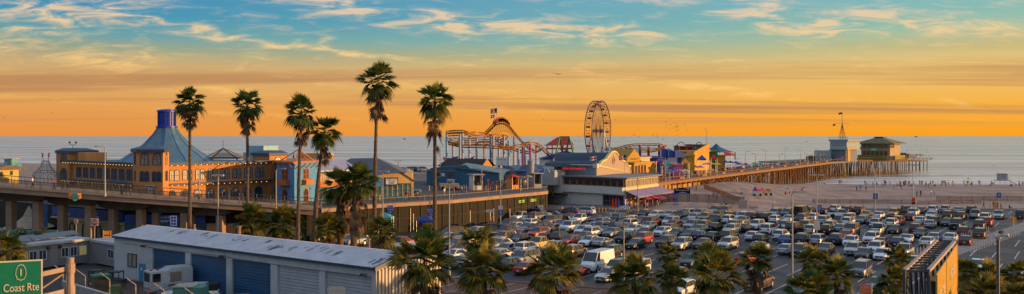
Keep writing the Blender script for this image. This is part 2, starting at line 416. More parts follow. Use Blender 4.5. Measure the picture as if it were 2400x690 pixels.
def water_mat():
    m = bpy.data.materials.new('sea_water'); m.use_nodes = True; t = m.node_tree; b = t.nodes['Principled BSDF']
    b.inputs['Roughness'].default_value = .2; b.inputs['IOR'].default_value = 1.33
    b.inputs['Specular IOR Level'].default_value = .6
    g = t.nodes.new('ShaderNodeNewGeometry')
    mp = t.nodes.new('ShaderNodeMapping'); mp.inputs['Scale'].default_value = (.35, 1.0, 1); mp.inputs['Rotation'].default_value = (0, 0, .15); t.links.new(g.outputs['Position'], mp.inputs[0])
    n1 = t.nodes.new('ShaderNodeTexNoise'); n1.inputs['Scale'].default_value = .30; n1.inputs['Detail'].default_value = 6; n1.inputs['Roughness'].default_value = .62; t.links.new(mp.outputs[0], n1.inputs['Vector'])
    n2 = t.nodes.new('ShaderNodeTexNoise'); n2.inputs['Scale'].default_value = .028; n2.inputs['Detail'].default_value = 5; t.links.new(mp.outputs[0], n2.inputs['Vector'])
    ad = t.nodes.new('ShaderNodeMath'); ad.operation = 'MULTIPLY_ADD'; t.links.new(n2.outputs['Fac'], ad.inputs[0]); ad.inputs[1].default_value = 3.0; t.links.new(n1.outputs['Fac'], ad.inputs[2])
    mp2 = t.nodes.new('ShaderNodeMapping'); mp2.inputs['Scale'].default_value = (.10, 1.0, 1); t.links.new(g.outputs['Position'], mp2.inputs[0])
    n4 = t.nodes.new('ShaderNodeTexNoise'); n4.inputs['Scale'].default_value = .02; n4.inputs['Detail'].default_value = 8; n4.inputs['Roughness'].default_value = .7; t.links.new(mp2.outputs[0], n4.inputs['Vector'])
    cr = t.nodes.new('ShaderNodeValToRGB'); cr.color_ramp.elements[0].position = .42; cr.color_ramp.elements[1].position = .60; cr.color_ramp.elements[0].color = (.12, .24, .32, 1); cr.color_ramp.elements[1].color = (.70, .70, .64, 1)  # pale patches in the base colour stand in for reflected high sky
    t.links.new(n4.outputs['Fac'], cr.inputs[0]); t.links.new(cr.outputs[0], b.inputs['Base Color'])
    bp = t.nodes.new('ShaderNodeBump'); bp.inputs['Strength'].default_value = 1.0; bp.inputs['Distance'].default_value = .7
    t.links.new(ad.outputs[0], bp.inputs['Height']); t.links.new(bp.outputs['Normal'], b.inputs['Normal'])
    return m
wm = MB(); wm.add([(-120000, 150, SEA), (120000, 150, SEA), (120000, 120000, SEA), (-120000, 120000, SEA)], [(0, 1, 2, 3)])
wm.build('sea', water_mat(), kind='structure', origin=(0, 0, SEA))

# foam and small breakers along the shore: bands that follow the waterline
def foam_mat():
    m = bpy.data.materials.new('sea_foam'); m.use_nodes = True; t = m.node_tree; b = t.nodes['Principled BSDF']; b.inputs['Base Color'].default_value = (.75, .76, .76, 1); b.inputs['Roughness'].default_value = .6
    g = t.nodes.new('ShaderNodeNewGeometry'); mp = t.nodes.new('ShaderNodeMapping'); mp.inputs['Scale'].default_value = (.5, 1.5, 1); t.links.new(g.outputs['Position'], mp.inputs[0])
    n = t.nodes.new('ShaderNodeTexNoise'); n.inputs['Scale'].default_value = .25; n.inputs['Detail'].default_value = 7; n.inputs['Roughness'].default_value = .7; t.links.new(mp.outputs[0], n.inputs['Vector'])
    r = t.nodes.new('ShaderNodeValToRGB'); r.color_ramp.elements[0].position = .42; r.color_ramp.elements[1].position = .52; t.links.new(n.outputs['Fac'], r.inputs['Fac']); t.links.new(r.outputs[0], b.inputs['Alpha'])
    return m
def off_shore(k):
    P = []
    for i, (x, y) in enumerate(SHORE):
        a = SHORE[max(0, i - 1)]; c = SHORE[min(len(SHORE) - 1, i + 1)]
        d = Vector((c[0] - a[0], c[1] - a[1])).normalized(); n = Vector((-d.y, d.x)); P.append((x + n.x * k, y + n.y * k))
    return P
fm = MB()
for a, bb, h in ((-3, 5, .02), (12, 17, .03), (30, 38, .03), (55, 61, .03), (80, 90, .03)):
    A = off_shore(a); B = off_shore(bb)
    for i in range(1, len(A) - 2):
        fm.add([A[i] + (SEA + h + (.1 if a < 0 else 0),), A[i + 1] + (SEA + h + (.1 if a < 0 else 0),), B[i + 1] + (SEA + h,), B[i] + (SEA + h,)], [(0, 1, 2, 3)])
fm.build('surf_foam', foam_mat(), kind='stuff', origin=(0, 0, SEA), label='white foam of small waves breaking along the beach', cat='sea foam')

# ---- car park, paths, yard
A_ = Vector((.55, .835)); B_ = Vector((.835, -.55))   # stall direction, row direction
def sheet(name, pts, z, mat, kind='structure'):
    b = MB(); b.add([(x, y, z) for x, y in pts], [tuple(range(len(pts)))]); return b.build(name, mat, kind=kind, origin=(0, 0, 0))
def asphalt_mat(name, c0, c1, wet=True):
    m = bpy.data.materials.new(name); m.use_nodes = True; t = m.node_tree; b = t.nodes['Principled BSDF']
    g = t.nodes.new('ShaderNodeNewGeometry')
    n1 = t.nodes.new('ShaderNodeTexNoise'); n1.inputs['Scale'].default_value = .12; n1.inputs['Detail'].default_value = 9; n1.inputs['Roughness'].default_value = .65; t.links.new(g.outputs['Position'], n1.inputs['Vector'])
    r = t.nodes.new('ShaderNodeValToRGB'); r.color_ramp.elements[0].position = .32; r.color_ramp.elements[1].position = .7
    r.color_ramp.elements[0].color = c0 + (1,); r.color_ramp.elements[1].color = c1 + (1,); t.links.new(n1.outputs['Fac'], r.inputs['Fac'])
    v = t.nodes.new('ShaderNodeTexVoronoi'); v.feature = 'DISTANCE_TO_EDGE'; v.inputs['Scale'].default_value = .13; t.links.new(g.outputs['Position'], v.inputs['Vector'])
    cr = t.nodes.new('ShaderNodeValToRGB'); cr.color_ramp.elements[0].position = 0.0; cr.color_ramp.elements[1].position = .012; cr.color_ramp.elements[0].color = (.45, .45, .45, 1); t.links.new(v.outputs['Distance'], cr.inputs['Fac'])
    mx = t.nodes.new('ShaderNodeMix'); mx.data_type = 'RGBA'; mx.blend_type = 'MULTIPLY'; mx.inputs[0].default_value = 1; t.links.new(r.outputs[0], mx.inputs[6]); t.links.new(cr.outputs[0], mx.inputs[7])
    t.links.new(mx.outputs[2], b.inputs['Base Color'])
    rr_ = t.nodes.new('ShaderNodeMapRange'); t.links.new(n1.outputs['Fac'], rr_.inputs[0]); rr_.inputs[1].default_value = .35; rr_.inputs[2].default_value = .65; rr_.inputs[3].default_value = .42 if wet else .7; rr_.inputs[4].default_value = .85
    t.links.new(rr_.outputs[0], b.inputs['Roughness'])
    n2 = t.nodes.new('ShaderNodeTexNoise'); n2.inputs['Scale'].default_value = 5; n2.inputs['Detail'].default_value = 4; t.links.new(g.outputs['Position'], n2.inputs['Vector'])
    bp = t.nodes.new('ShaderNodeBump'); bp.inputs['Strength'].default_value = .35; bp.inputs['Distance'].default_value = .03; t.links.new(n2.outputs['Fac'], bp.inputs['Height']); t.links.new(bp.outputs['Normal'], b.inputs['Normal'])
    return m
asph = asphalt_mat('car_park_asphalt', (.017, .017, .020), (.034, .033, .038))
asph2 = asphalt_mat('yard_asphalt', (.032, .030, .028), (.06, .054, .05), False)
concr = M('path_concrete', (.30, .27, .25), .85, var=.15, scale=.4)
white_paint = M('road_paint', (.50, .49, .48), .8, var=.25, scale=2.0)
sheet('car_park', [(-260, 20), (330, 20), (330, 206), (-3, 206), (-3, 172), (-60, 146), (-260, 170)], .0, asph)
sheet('beach_path', [(30, 206), (330, 206), (330, 219), (26, 219)], .004, M('beach_path_concrete', (.26, .22, .215), .85, var=.18, scale=.2))
kb = MB(); kb.box(30, 150, -206.3, -206.0, 0, .14, 0, WORLD); kb.build('kerb', concr, kind='structure')
pm = MB()
def stripe(p, q, w=.12, z=.006):
    p = Vector(p); q = Vector(q); d = (q - p).normalized(); n = Vector((-d.y, d.x)) * (w / 2)
    pm.add([tuple(p + n) + (z,), tuple(q + n) + (z,), tuple(q - n) + (z,), tuple(p - n) + (z,)], [(0, 1, 2, 3)])
O_ = Vector((60, 150))
for r in range(-6, 5):
    for k in range(-34, 40):
        c = O_ + A_ * (r * 16.0 + 3) + B_ * (k * 2.75 + (r % 2))
        if c.y > 198 or c.y < 50 or c.x < -45 or (c.x > .48 * c.y + 28): continue
        if c.y < 88 and c.x < 5: continue
        if c.y > 150 + c.x * .9 + 8 : continue
        if random.random() < .06: continue
        stripe(c - A_ * 5.0, c + A_ * 5.0, .13)
pm.build('parking_lines', white_paint, kind='structure', origin=(0, 0, 0))
# ================= vehicles =================
PAINT = {
 'white': (.78, .79, .80), 'silver': (.46, .48, .50), 'grey': (.17, .18, .20), 'dark grey': (.045, .048, .056), 'black': (.010, .010, .013),
 'maroon': (.13, .018, .025), 'red': (.45, .025, .03), 'orange red': (.50, .07, .03), 'blue': (.03, .12, .38), 'navy': (.02, .03, .12), 'gold': (.50, .30, .10), 'tan': (.33, .26, .19),
 'bronze': (.12, .075, .05), 'pale green': (.22, .27, .24), 'grey blue': (.16, .21, .28), 'pearl': (.60, .58, .52), 'yellow': (.62, .40, .07), 'teal': (.03, .16, .20)}
def paint(c): return M('paint_' + c.replace(' ', '_'), PAINT[c], .32 if c != 'white' else .38, .25 if c not in ('white', 'red', 'yellow') else .0, var=.05, scale=.8, coat=.7)
car_glass = M('car_glass', (.012, .016, .020), .08, 0, var=0, spec=.8, coat=.3)
tyre_m = M('tyre_rubber', (.015, .015, .016), .9, var=.1, scale=8)
rim_m = M('wheel_alloy', (.45, .46, .48), .35, .7, var=.1, scale=6)
head_m = M('headlamp_lens', (.70, .72, .74), .12, 0, var=0, coat=.6)
tail_m = M('tail_lamp_lens', (.36, .012, .012), .2, 0, var=0, coat=.5)
dark_m = M('car_black_trim', (.02, .02, .022), .6, var=.1, scale=5)
plate_m = M('plate_white', (.62, .64, .66), .5, var=.05, scale=8)

SPEC = {  # length, half width, height, hood z, belt z, greenhouse rear base/front base x, roof rear/front x, tail deck z, wheel r, wheel base half, ride
 'sedan': dict(L=4.75, W=.91, H=1.44, hood=.80, belt=.93, gb=(-1.95, 1.12), gr=(-1.10, .20), deck=.98, wr=.33, wb=1.40, zb=.20),
 'coupe': dict(L=4.55, W=.93, H=1.34, hood=.80, belt=.90, gb=(-1.95, .85), gr=(-.85, -.05), deck=.95, wr=.34, wb=1.36, zb=.18),
 'hatchback': dict(L=4.25, W=.89, H=1.50, hood=.86, belt=.96, gb=(-2.02, 1.20), gr=(-1.55, .30), deck=.98, wr=.32, wb=1.28, zb=.20),
 'suv': dict(L=4.70, W=.95, H=1.72, hood=1.02, belt=1.12, gb=(-2.22, 1.15), gr=(-1.90, .42), deck=1.12, wr=.37, wb=1.37, zb=.27),
 'large suv': dict(L=5.25, W=1.0, H=1.92, hood=1.15, belt=1.24, gb=(-2.52, 1.22), gr=(-2.30, .60), deck=1.24, wr=.41, wb=1.52, zb=.30),
 'minivan': dict(L=5.10, W=.98, H=1.76, hood=.98, belt=1.06, gb=(-2.45, 1.62), gr=(-2.20, .62), deck=1.08, wr=.35, wb=1.52, zb=.22),
 'pickup': dict(L=5.60, W=.98, H=1.85, hood=1.10, belt=1.18, gb=(-.78, 1.35), gr=(-.62, .62), deck=1.16, wr=.40, wb=1.75, zb=.33),
 'van': dict(L=5.90, W=1.02, H=2.45, hood=1.10, belt=1.32, gb=(1.15, 2.30), gr=(.95, 1.60), deck=1.3, wr=.37, wb=1.85, zb=.24),
}
def car_template(kind):
    S = SPEC[kind]; L = S['L']; W = S['W']; H = S['H']; hl = L / 2; wr = S['wr']; wb = S['wb']; zb = S['zb']
    root = thing('parked_car', (0, 0, -500), 'template', 'car'); ORG[root.name] = (0, 0, 0)
    b = MB()
    # lower body: sections along x (car points to +x)
    xs = sorted(set([-hl, -hl + .12, -hl + .45, S['gb'][0] if S['gb'][0] > -hl + .3 else -hl + .3, 0, S['gb'][1], hl - .9, hl - .4, hl - .12, hl] +
                    [s * wb + d for s in (-1, 1) for d in (-wr - .08, -wr * .72, 0, wr * .72, wr + .08)]))
    secs = []
    for x in xs:
        t = abs(x) / hl
        w = W * (1 - .16 * max(0, (t - .72) / .28) ** 2.2)
        bot = zb + (.10 if t > .96 else 0)
        for s in (-1, 1):
            d = abs(x - s * wb)
            if d < wr + .07: bot = max(bot, wr + math.sqrt(max(0, (wr + .07) ** 2 - d * d)) * .98)
        if x >= S['gb'][1]:
            k = (x - S['gb'][1]) / (hl - S['gb'][1]); top = S['belt'] + (S['hood'] - S['belt']) * k - .28 * max(0, k - .75) * 2.2 * (1 if kind != 'pickup' and 'large' not in kind else .3)
        elif x <= S['gb'][0]:
            top = S['deck'] - (.14 if t > .97 else 0)
        else: top = S['belt'] + (S['deck'] - S['belt']) * max(0, -x) / hl
        bot = min(bot, top - .12)
        secs.append([(x, -w * .90, bot), (x, -w, bot + (top - bot) * .28), (x, -w * .985, bot + (top - bot) * .68), (x, -w * .91, top - .03), (x, -w * .5, top + .015), (x, 0, top + .03),
                     (x, w * .5, top + .015), (x, w * .91, top - .03), (x, w * .985, bot + (top - bot) * .68), (x, w, bot + (top - bot) * .28), (x, w * .90, bot)])
    n = 11; P = [p for s in secs for p in s]; fs = []
    for i in range(len(secs) - 1):
        for k in range(n - 1): fs.append((i * n + k, (i + 1) * n + k, (i + 1) * n + k + 1, i * n + k + 1))
        fs.append((i * n + n - 1, (i + 1) * n + n - 1, (i + 1) * n, i * n))
    fs.append(tuple(range(n))); fs.append(tuple(range((len(secs) - 1) * n, len(secs) * n))[::-1])
    if kind == 'pickup':   # open load bed: leave the deck faces out behind the cab, add an inner tub
        keep = []
        for f in fs:
            c = [P[i] for i in f]; cx = sum(q[0] for q in c) / len(c); cz = sum(q[2] for q in c) / len(c); cy = abs(sum(q[1] for q in c) / len(c))
            if len(f) == 4 and cx < S['gb'][0] - .02 and cx > -hl + .1 and cz > S['deck'] - .05 and cy < W * .8: continue
            keep.append(f)
        fs = keep
    b.add(P, fs, 0)
    if kind == 'pickup':
        b.box(-hl + .12, S['gb'][0], -W * .8, W * .8, .62, .66, 1)
        for s in (-1, 1): b.box(-hl + .12, S['gb'][0], s * W * .8 - .02, s * W * .8 + .02, .66, 1.13, 1)
        b.box(-hl + .1, -hl + .14, -W * .8, W * .8, .66, 1.13, 1)
    # greenhouse: painted roof and pillars
    g0, g1 = S['gb']; r0, r1 = S['gr']; zt = H; zbelt = S['belt'] - .02
    wb_, wr_ = W * .90, W * .74
    if kind == 'van':
        b.add([(-hl + .05, -W * .96, 1.2), (1.0, -W * .96, 1.2), (1.0, W * .96, 1.2), (-hl + .05, W * .96, 1.2), (-hl + .12, -W * .86, H), (.95, -W * .86, H), (.95, W * .86, H), (-hl + .12, W * .86, H)],
              [(4, 5, 6, 7), (0, 1, 5, 4), (1, 2, 6, 5), (2, 3, 7, 6), (3, 0, 4, 7)], 0)
        wr_ = W * .84; wb_ = W * .94; r0 = .95; zt = H - .02
    roof = [(r0, -wr_), (r1, -wr_), (r1, wr_), (r0, wr_)]
    b.add([(x, y * 1.03, zt - .05) for x, y in roof] + [(x * .98, y * .86, zt) for x, y in roof], [(4, 5, 6, 7), (0, 1, 5, 4), (1, 2, 6, 5), (2, 3, 7, 6), (3, 0, 4, 7), (3, 2, 1, 0)], 0)
    base = {(0, -1): (g0, -wb_), (1, -1): (g1, -wb_), (0, 1): (g0, wb_), (1, 1): (g1, wb_)}
    for s in (-1, 1):
        b.bar((g0, s * wb_, zbelt), (r0, s * wr_ * 1.02, zt - .03), .055); b.bar((g1, s * wb_, zbelt), (r1, s * wr_ * 1.02, zt - .03), .045)
        ks = (.36, .70) if kind in ('suv', 'large suv', 'minivan') else ((.45,) if kind != 'van' else ())
        for k in ks:
            xb = g0 + (g1 - g0) * k; xr = r0 + (r1 - r0) * min(.98, k * 1.08); b.bar((xb, s * (wb_ + .01), zbelt), (xr, s * (wr_ * 1.03), zt - .04), .035, 1)
        b.box(g1 - .28, g1 - .12, s * W * .99 - (.0 if s > 0 else .15), s * W * .99 + (.15 if s > 0 else 0), S['belt'] + .02, S['belt'] + .15, 0)
        if kind in ('suv', 'large suv', 'minivan'): b.bar((r0 + .15, s * wr_ * .9, zt + .03), (r1 - .1, s * wr_ * .9, zt + .03), .025, 1)
        b.box(-wb + wr + .1, wb - wr - .1, s * W * .995 - .02, s * W * .995 + .02, zb - .02, zb + .10, 1)
        for xd in ((g0 * .25 + g1 * .35), (g1 * .9 - .15)):   # door gaps
            b.box(xd - .012, xd + .012, s * (W + .002) - .012, s * (W + .002) + .004 * s, zb + .2, S['belt'] - .14, 1)
    b.box(hl - .06, hl + .015, -W * .55, W * .55, zb + .18, zb + .42, 1)      # grille and bumper intakes
    b.box(-hl - .015, -hl + .05, -W * .72, W * .72, zb + .08, zb + .24, 1)
    b.build('body', [paint('silver'), dark_m], root)
    # windows
    g = MB()
    e = .012
    P = [(g0 + .02, -wb_ + e, zbelt), (g1 - .02, -wb_ + e, zbelt), (g1 - .02, wb_ - e, zbelt), (g0 + .02, wb_ - e, zbelt), (r0, -wr_ + e, zt - .045), (r1, -wr_ + e, zt - .045), (r1, wr_ - e, zt - .045), (r0, wr_ - e, zt - .045)]
    g.add(P, [(0, 1, 5, 4), (1, 2, 6, 5), (2, 3, 7, 6), (3, 0, 4, 7)], 0)
    if kind == 'van': g.box(-hl + .04, -hl + .10, -.75, .75, 1.5, 2.1)
    g.build('windows', car_glass, root)
    for sx in (-1, 1):
        for s in (-1, 1):
            wv = MB(); wv.cyl((sx * wb, s * (W - .22), wr), (sx * wb, s * (W + .005), wr), wr, wr, 14)
            wh = wv.build('wheel', tyre_m, root)
            rv = MB(); rv.cyl((sx * wb, s * (W - .05), wr), (sx * wb, s * (W + .018), wr), wr * .66, wr * .6, 10); rv.build('rim', rim_m, wh)
    zl = S['hood'] - .12 if kind != 'van' else .95
    for s in (-1, 1):
        h = MB(); h.add([(hl - .30, s * W * .90, zl), (hl - .05, s * W * .50, zl - .04), (hl - .05, s * W * .50, zl - .17), (hl - .26, s * W * .92, zl - .15),
                         (hl - .20, s * W * .91, zl + .01), (hl + .012, s * W * .52, zl - .05), (hl + .02, s * W * .52, zl - .17), (hl - .16, s * W * .93, zl - .15)],
                        [(4, 5, 6, 7), (0, 4, 7, 3), (0, 1, 5, 4), (3, 7, 6, 2), (1, 2, 6, 5)] if s > 0 else [(7, 6, 5, 4), (3, 7, 4, 0), (4, 5, 1, 0), (2, 6, 7, 3), (5, 6, 2, 1)])
        h.build('headlight', head_m, root)
        zt_ = S['deck'] - .16
        h = MB(); h.box(-hl - .018, -hl + .12, min(s * W * .52, s * W * .86), max(s * W * .52, s * W * .86), zt_ - .10 if kind not in ('suv', 'large suv', 'minivan', 'van') else zt_ - .2, zt_ + .06)
        h.build('tail_light', tail_m, root)
    p = MB(); p.box(-hl - .03, -hl, -.16, .16, zb + .30, zb + .43); p.build('licence_plate', plate_m, root); p = MB(); p.box(hl, hl + .03, -.16, .16, zb + .14, zb + .26); p.build('licence_plate', plate_m, root)
    return root
TPL = {k: car_template(k) for k in SPEC}
TREE = {k: kid_tree(r) for k, r in TPL.items()}
# px, py of the near bottom edge, kind, colour, heading: T nose toward the camera, A nose away, L / R nose along the row
CARS = '''1060 525 sedan white L|1093 523 suv white L|1134 522 suv white L|1112 555 sedan white T|1060 560 minivan black T|1081 567 sedan tan T|1045 570 sedan grey T|1096 577 sedan silver T|1069 586 sedan black T
1153 570 sedan gold T|1194 538 suv black T|1218 533 sedan silver T|1206 543 sedan white T|1186 556 suv maroon T|1222 563 sedan maroon T|1195 510 large_suv grey_blue T|1222 520 pickup white T|1186 572 suv gold T
1213 572 sedan black T|1172 586 sedan silver T|1191 599 hatchback silver T|1232 598 suv white A|1264 513 large_suv grey_blue R|1301 512 sedan black R|1334 507 suv maroon L|1370 505 suv white L|1366 526 pickup white T
1337 518 sedan black A|1393 524 sedan maroon T|1295 529 suv bronze T|1311 537 sedan blue T|1333 546 large_suv white T|1273 540 sedan dark_grey T|1249 533 hatchback white A|1260 519 suv grey A|1240 545 sedan grey T
1274 549 sedan maroon T|1255 560 suv orange_red T|1303 548 sedan gold T|1281 572 sedan black T|1321 572 suv dark_grey A|1356 543 sedan silver T|1367 552 hatchback white T|1356 568 sedan maroon T|1391 558 suv white A
1384 579 sedan white T|1411 580 coupe silver A|1334 578 hatchback red T|1264 588 pickup yellow T|1301 600 pickup tan T|1347 606 suv gold A|1402 545 suv silver T|1438 512 suv tan T|1464 514 suv black T|1425 519 hatchback grey T
1454 522 suv grey A|1423 530 sedan black R|1408 535 suv silver T|1431 537 sedan dark_grey T|1465 533 suv tan T|1479 525 sedan white T|1502 527 sedan maroon T|1514 513 suv black T|1537 534 large_suv maroon A|1545 514 hatchback white T
1566 531 suv white T|1571 513 sedan silver T|1596 516 suv black T|1583 543 suv orange_red T|1488 537 suv white A|1518 541 sedan silver T|1485 549 sedan white T|1418 551 coupe blue A|1449 545 suv black A|1520 557 sedan dark_grey T
1547 554 hatchback white T|1575 549 suv maroon A|1596 560 sedan black T|1436 557 sedan grey T|1466 572 suv black T|1506 574 suv red T|1490 586 sedan black T|1561 582 suv bronze T|1606 511 suv white T|1634 511 suv silver T
1659 513 sedan silver T|1676 503 suv tan T|1686 516 suv maroon A|1701 504 suv bronze T|1716 518 suv black A|1740 519 suv white T|1765 521 large_suv black A|1600 530 sedan grey T|1627 519 sedan silver T|1654 521 suv tan T
1682 525 suv grey A|1708 526 suv white A|1741 527 sedan grey T|1623 540 suv silver T|1648 540 suv pale_green A|1677 543 sedan black A|1714 541 suv grey T|1747 545 sedan black A|1769 541 suv white T|1638 549 sedan grey T
1609 561 sedan dark_grey T|1638 564 sedan navy A|1672 567 sedan black A|1716 551 suv pearl T|1710 567 suv dark_grey A|1600 588 suv silver T|1645 585 sedan bronze T|1706 587 suv pearl T|1766 566 sedan white A|1783 574 hatchback black A
1796 521 suv black A|1819 510 suv silver T|1844 510 suv grey T|1819 524 hatchback white A|1852 523 sedan white A|1879 512 van black A|1902 505 suv black A|1930 503 sedan maroon A|1970 512 pickup white E|1884 522 suv grey A
1905 519 hatchback white A|1802 550 minivan white A|1836 542 suv silver T|1864 548 large_suv black A|1893 543 large_suv gold A|1932 528 suv silver A|1934 551 suv black A|1955 542 suv pearl A|1838 566 suv white A|1851 575 sedan blue A
1880 575 suv dark_grey A|1909 552 suv pearl A|1918 577 suv silver A|1952 575 suv navy A|1781 591 coupe silver A|1846 599 sedan silver A|1871 605 suv black T|1935 598 sedan bronze T|1957 500 suv white A|1986 503 suv maroon A
2015 503 suv maroon A|2030 513 sedan gold T|2060 514 sedan white A|2094 510 suv gold T|2124 504 pickup bronze E|2140 508 suv white A|2135 518 sedan maroon A|1988 524 suv tan T|1988 532 suv white A|2020 526 sedan grey T
2045 528 sedan dark_grey T|2054 535 suv white A|2106 529 suv orange_red A|2090 535 suv white A|1962 546 sedan silver A|1996 553 large_suv bronze T|2068 552 pickup pearl A|2088 549 sedan black T|1981 564 sedan red T|1993 579 hatchback white T
2046 573 suv white T|2062 582 coupe red T|2100 581 sedan navy A|2124 573 coupe white T|2004 601 suv pearl T|2052 598 suv white T|2027 611 sedan black T|2070 612 sedan white T|2112 606 pickup pearl T|2163 502 sedan grey A
2186 502 suv white A|2215 501 suv silver A|2246 502 sedan silver A|2278 503 suv black A|2183 514 sedan white T|2222 515 suv bronze A|2253 515 hatchback bronze A|2286 514 pickup silver A|2309 521 suv white A|2191 530 suv black A
2156 527 sedan white A|2180 536 sedan silver A|2218 532 sedan dark_grey T|2242 540 large_suv black T|2296 539 suv bronze A|2314 532 suv orange_red A|2147 549 suv maroon A|2157 559 sedan dark_grey T|2258 557 suv maroon A
2297 561 suv bronze A|2264 577 sedan maroon A|2173 580 sedan white A|2190 569 sedan silver A|2228 570 sedan white A|2340 515 suv pearl T|2392 516 pickup dark_grey A|1077 604 sedan navy T|1062 614 sedan white T|1080 632 sedan dark_grey T
1174 612 sedan silver A|1172 627 sedan tan T|1222 622 minivan grey T|1196 636 sedan black A|1237 646 sedan red A|1400 640 van white T|1432 609 suv black T|1447 647 suv navy T|1428 663 sedan pearl T|1492 649 minivan white T
1352 652 coupe maroon A|1622 628 sedan dark_grey T|1582 664 hatchback black T|1600 698 hatchback white T|1748 622 sedan red A|1778 685 pickup bronze A|2018 652 minivan grey T|2056 689 sedan teal T|2291 641 sedan white T
830 580 suv grey_blue T|803 575 sedan silver T|722 568 sedan teal T|925 532 sedan white R|955 536 suv white R|985 543 suv black L|938 588 pickup orange_red A|962 597 hatchback white T|745 566 suv grey T|1003 598 sedan white T|2144 632 sedan silver T'''
CARPOS = []
for rec in CARS.replace('\n', '|').split('|'):
    px, py, kind, colr, hd = rec.split(); px = float(px); py = float(py); kind = kind.replace('_', ' '); colr = colr.replace('_', ' ')
    S = SPEC[kind]
    D = HC * F / (py - 319); x = X(px, D)
    a = math.atan2(A_.y, A_.x)
    ang = {'T': a + PI, 'A': a, 'L': a + PI / 2 + .05, 'R': a - PI / 2, 'E': a - PI / 2 + .45}[hd]
    ext = abs(math.sin(ang)) * S['L'] / 2 + abs(math.cos(ang)) * S['W']
    cy = D + ext * .80; cx = x + (px - 1200) / F * ext * .8
    CARPOS.append([cx, cy, ang + random.uniform(-.03, .03), kind, colr, hd, px, py])
# a light push apart so that no two cars overlap
for it in range(60):
    for i in range(len(CARPOS)):
        for j in range(i + 1, len(CARPOS)):
            p, q = CARPOS[i], CARPOS[j]; dx, dy = q[0] - p[0], q[1] - p[1]
            if abs(dx) > 7 or abs(dy) > 7: continue
            u = Vector((math.cos(p[2]), math.sin(p[2]))); v = Vector((-u.y, u.x))
            al = dx * u.x + dy * u.y; ac = dx * v.x + dy * v.y
            la = (SPEC[p[3]]['L'] + SPEC[q[3]]['L']) / 2 + .25; wa = SPEC[p[3]]['W'] + SPEC[q[3]]['W'] + .35
            if p[5] in 'LRE' or q[5] in 'LRE':
                if (p[5] in 'LRE') != (q[5] in 'LRE'): la = wa = (la + wa) / 2
            if abs(al) < la and abs(ac) < wa:
                if wa - abs(ac) < la - abs(al): sh = v * ((wa - abs(ac)) * .5 * (1 if ac > 0 else -1))
                else: sh = u * ((la - abs(al)) * .5 * (1 if al > 0 else -1))
                q[0] += sh.x * .7; q[1] += sh.y * .7; p[0] -= sh.x * .7; p[1] -= sh.y * .7
TYPE_WORD = {'sedan': 'sedan', 'coupe': 'coupe', 'hatchback': 'hatchback', 'suv': 'SUV', 'large suv': 'large SUV', 'minivan': 'minivan', 'pickup': 'pickup truck', 'van': 'cargo van'}
CAT_WORD = {'pickup': 'pickup truck', 'van': 'van', 'minivan': 'minivan'}
def area(c):
    x, y = c[0], c[1]; px = 1200 + F * x / y; py = 319 + HC * F / y
    if px < 1020: return 'behind the long garage'
    if px < 1150 and py < 530: return 'by the wooden pier wall'
    if py < 517:
        return 'near the pier wall' if px < 1300 else ('facing the seafood restaurant' if px < 1580 else ('beside the beach path' if px < 1960 else 'in the last row before the sand'))
    if px > 2080 and py > 540: return 'near the striped walkway'
    if py > 600: return 'at the near end of the car park'
    if px < 1420: return 'in the packed rows below the pier'
    if px < 1900: return 'in the crowded middle rows'
    return 'in the rows on the beach side'
used_lab = {}
FACE = {'T': 'nosed towards us', 'A': 'seen from behind', 'L': 'turned side-on', 'R': 'turned side-on', 'E': 'parked side-on'}
def desc(c, short=False):
    return (c[4] + ' ' + TYPE_WORD[c[3]])
for c in CARPOS: c.append(1200 + F * c[0] / c[1]); c.append(319 + HC * F / c[1])
def neigh(c):
    lft = [d for d in CARPOS if d is not c and abs(d[9] - c[9]) < 13 and 0 < c[8] - d[8] < 75]; rgt = [d for d in CARPOS if d is not c and abs(d[9] - c[9]) < 13 and 0 < d[8] - c[8] < 75]
    frt = [d for d in CARPOS if d is not c and 6 < d[9] - c[9] < 40 and abs(d[8] - c[8]) < 26]; bck = [d for d in CARPOS if d is not c and 6 < c[9] - d[9] < 40 and abs(d[8] - c[8]) < 26]
    k = lambda L: min(L, key=lambda d: math.hypot(d[8] - c[8], (d[9] - c[9]) * 2.5)) if L else None
    return k(lft), k(rgt), k(frt), k(bck)
def cands(c):
    l, r, f, bk = neigh(c); me = desc(c); ar = area(c); fc = FACE[c[5]]
    out = []
    out.append(f'{me} {fc} {ar}')
    an = lambda s: ('an ' if s[0] in 'aeio' else 'a ') + s
    if l and r: out.append(f'{me} {fc} between {an(desc(l))} and {an(desc(r))}')
    if r: out.append(f'{me} just left of {an(desc(r))} {ar}')
    if l: out.append(f'{me} just right of {an(desc(l))} {ar}')
    if f: out.append(f'{me} parked right behind {an(desc(f))} {ar}')
    if bk: out.append(f'{me} parked in front of {an(desc(bk))} {ar}')
    if l and f: out.append(f'{me} right of {an(desc(l))} and behind {an(desc(f))}')
    if r and f: out.append(f'{me} left of {an(desc(r))} and behind {an(desc(f))}')
    if l and bk: out.append(f'{me} right of {an(desc(l))} in front of {an(desc(bk))}')
    return [o for o in out if len(o.split()) <= 16]
allc = [cands(c) for c in CARPOS]
cnt = {}
for cs in allc:
    for s in set(cs): cnt[s] = cnt.get(s, 0) + 1
CAR_OBJ = []
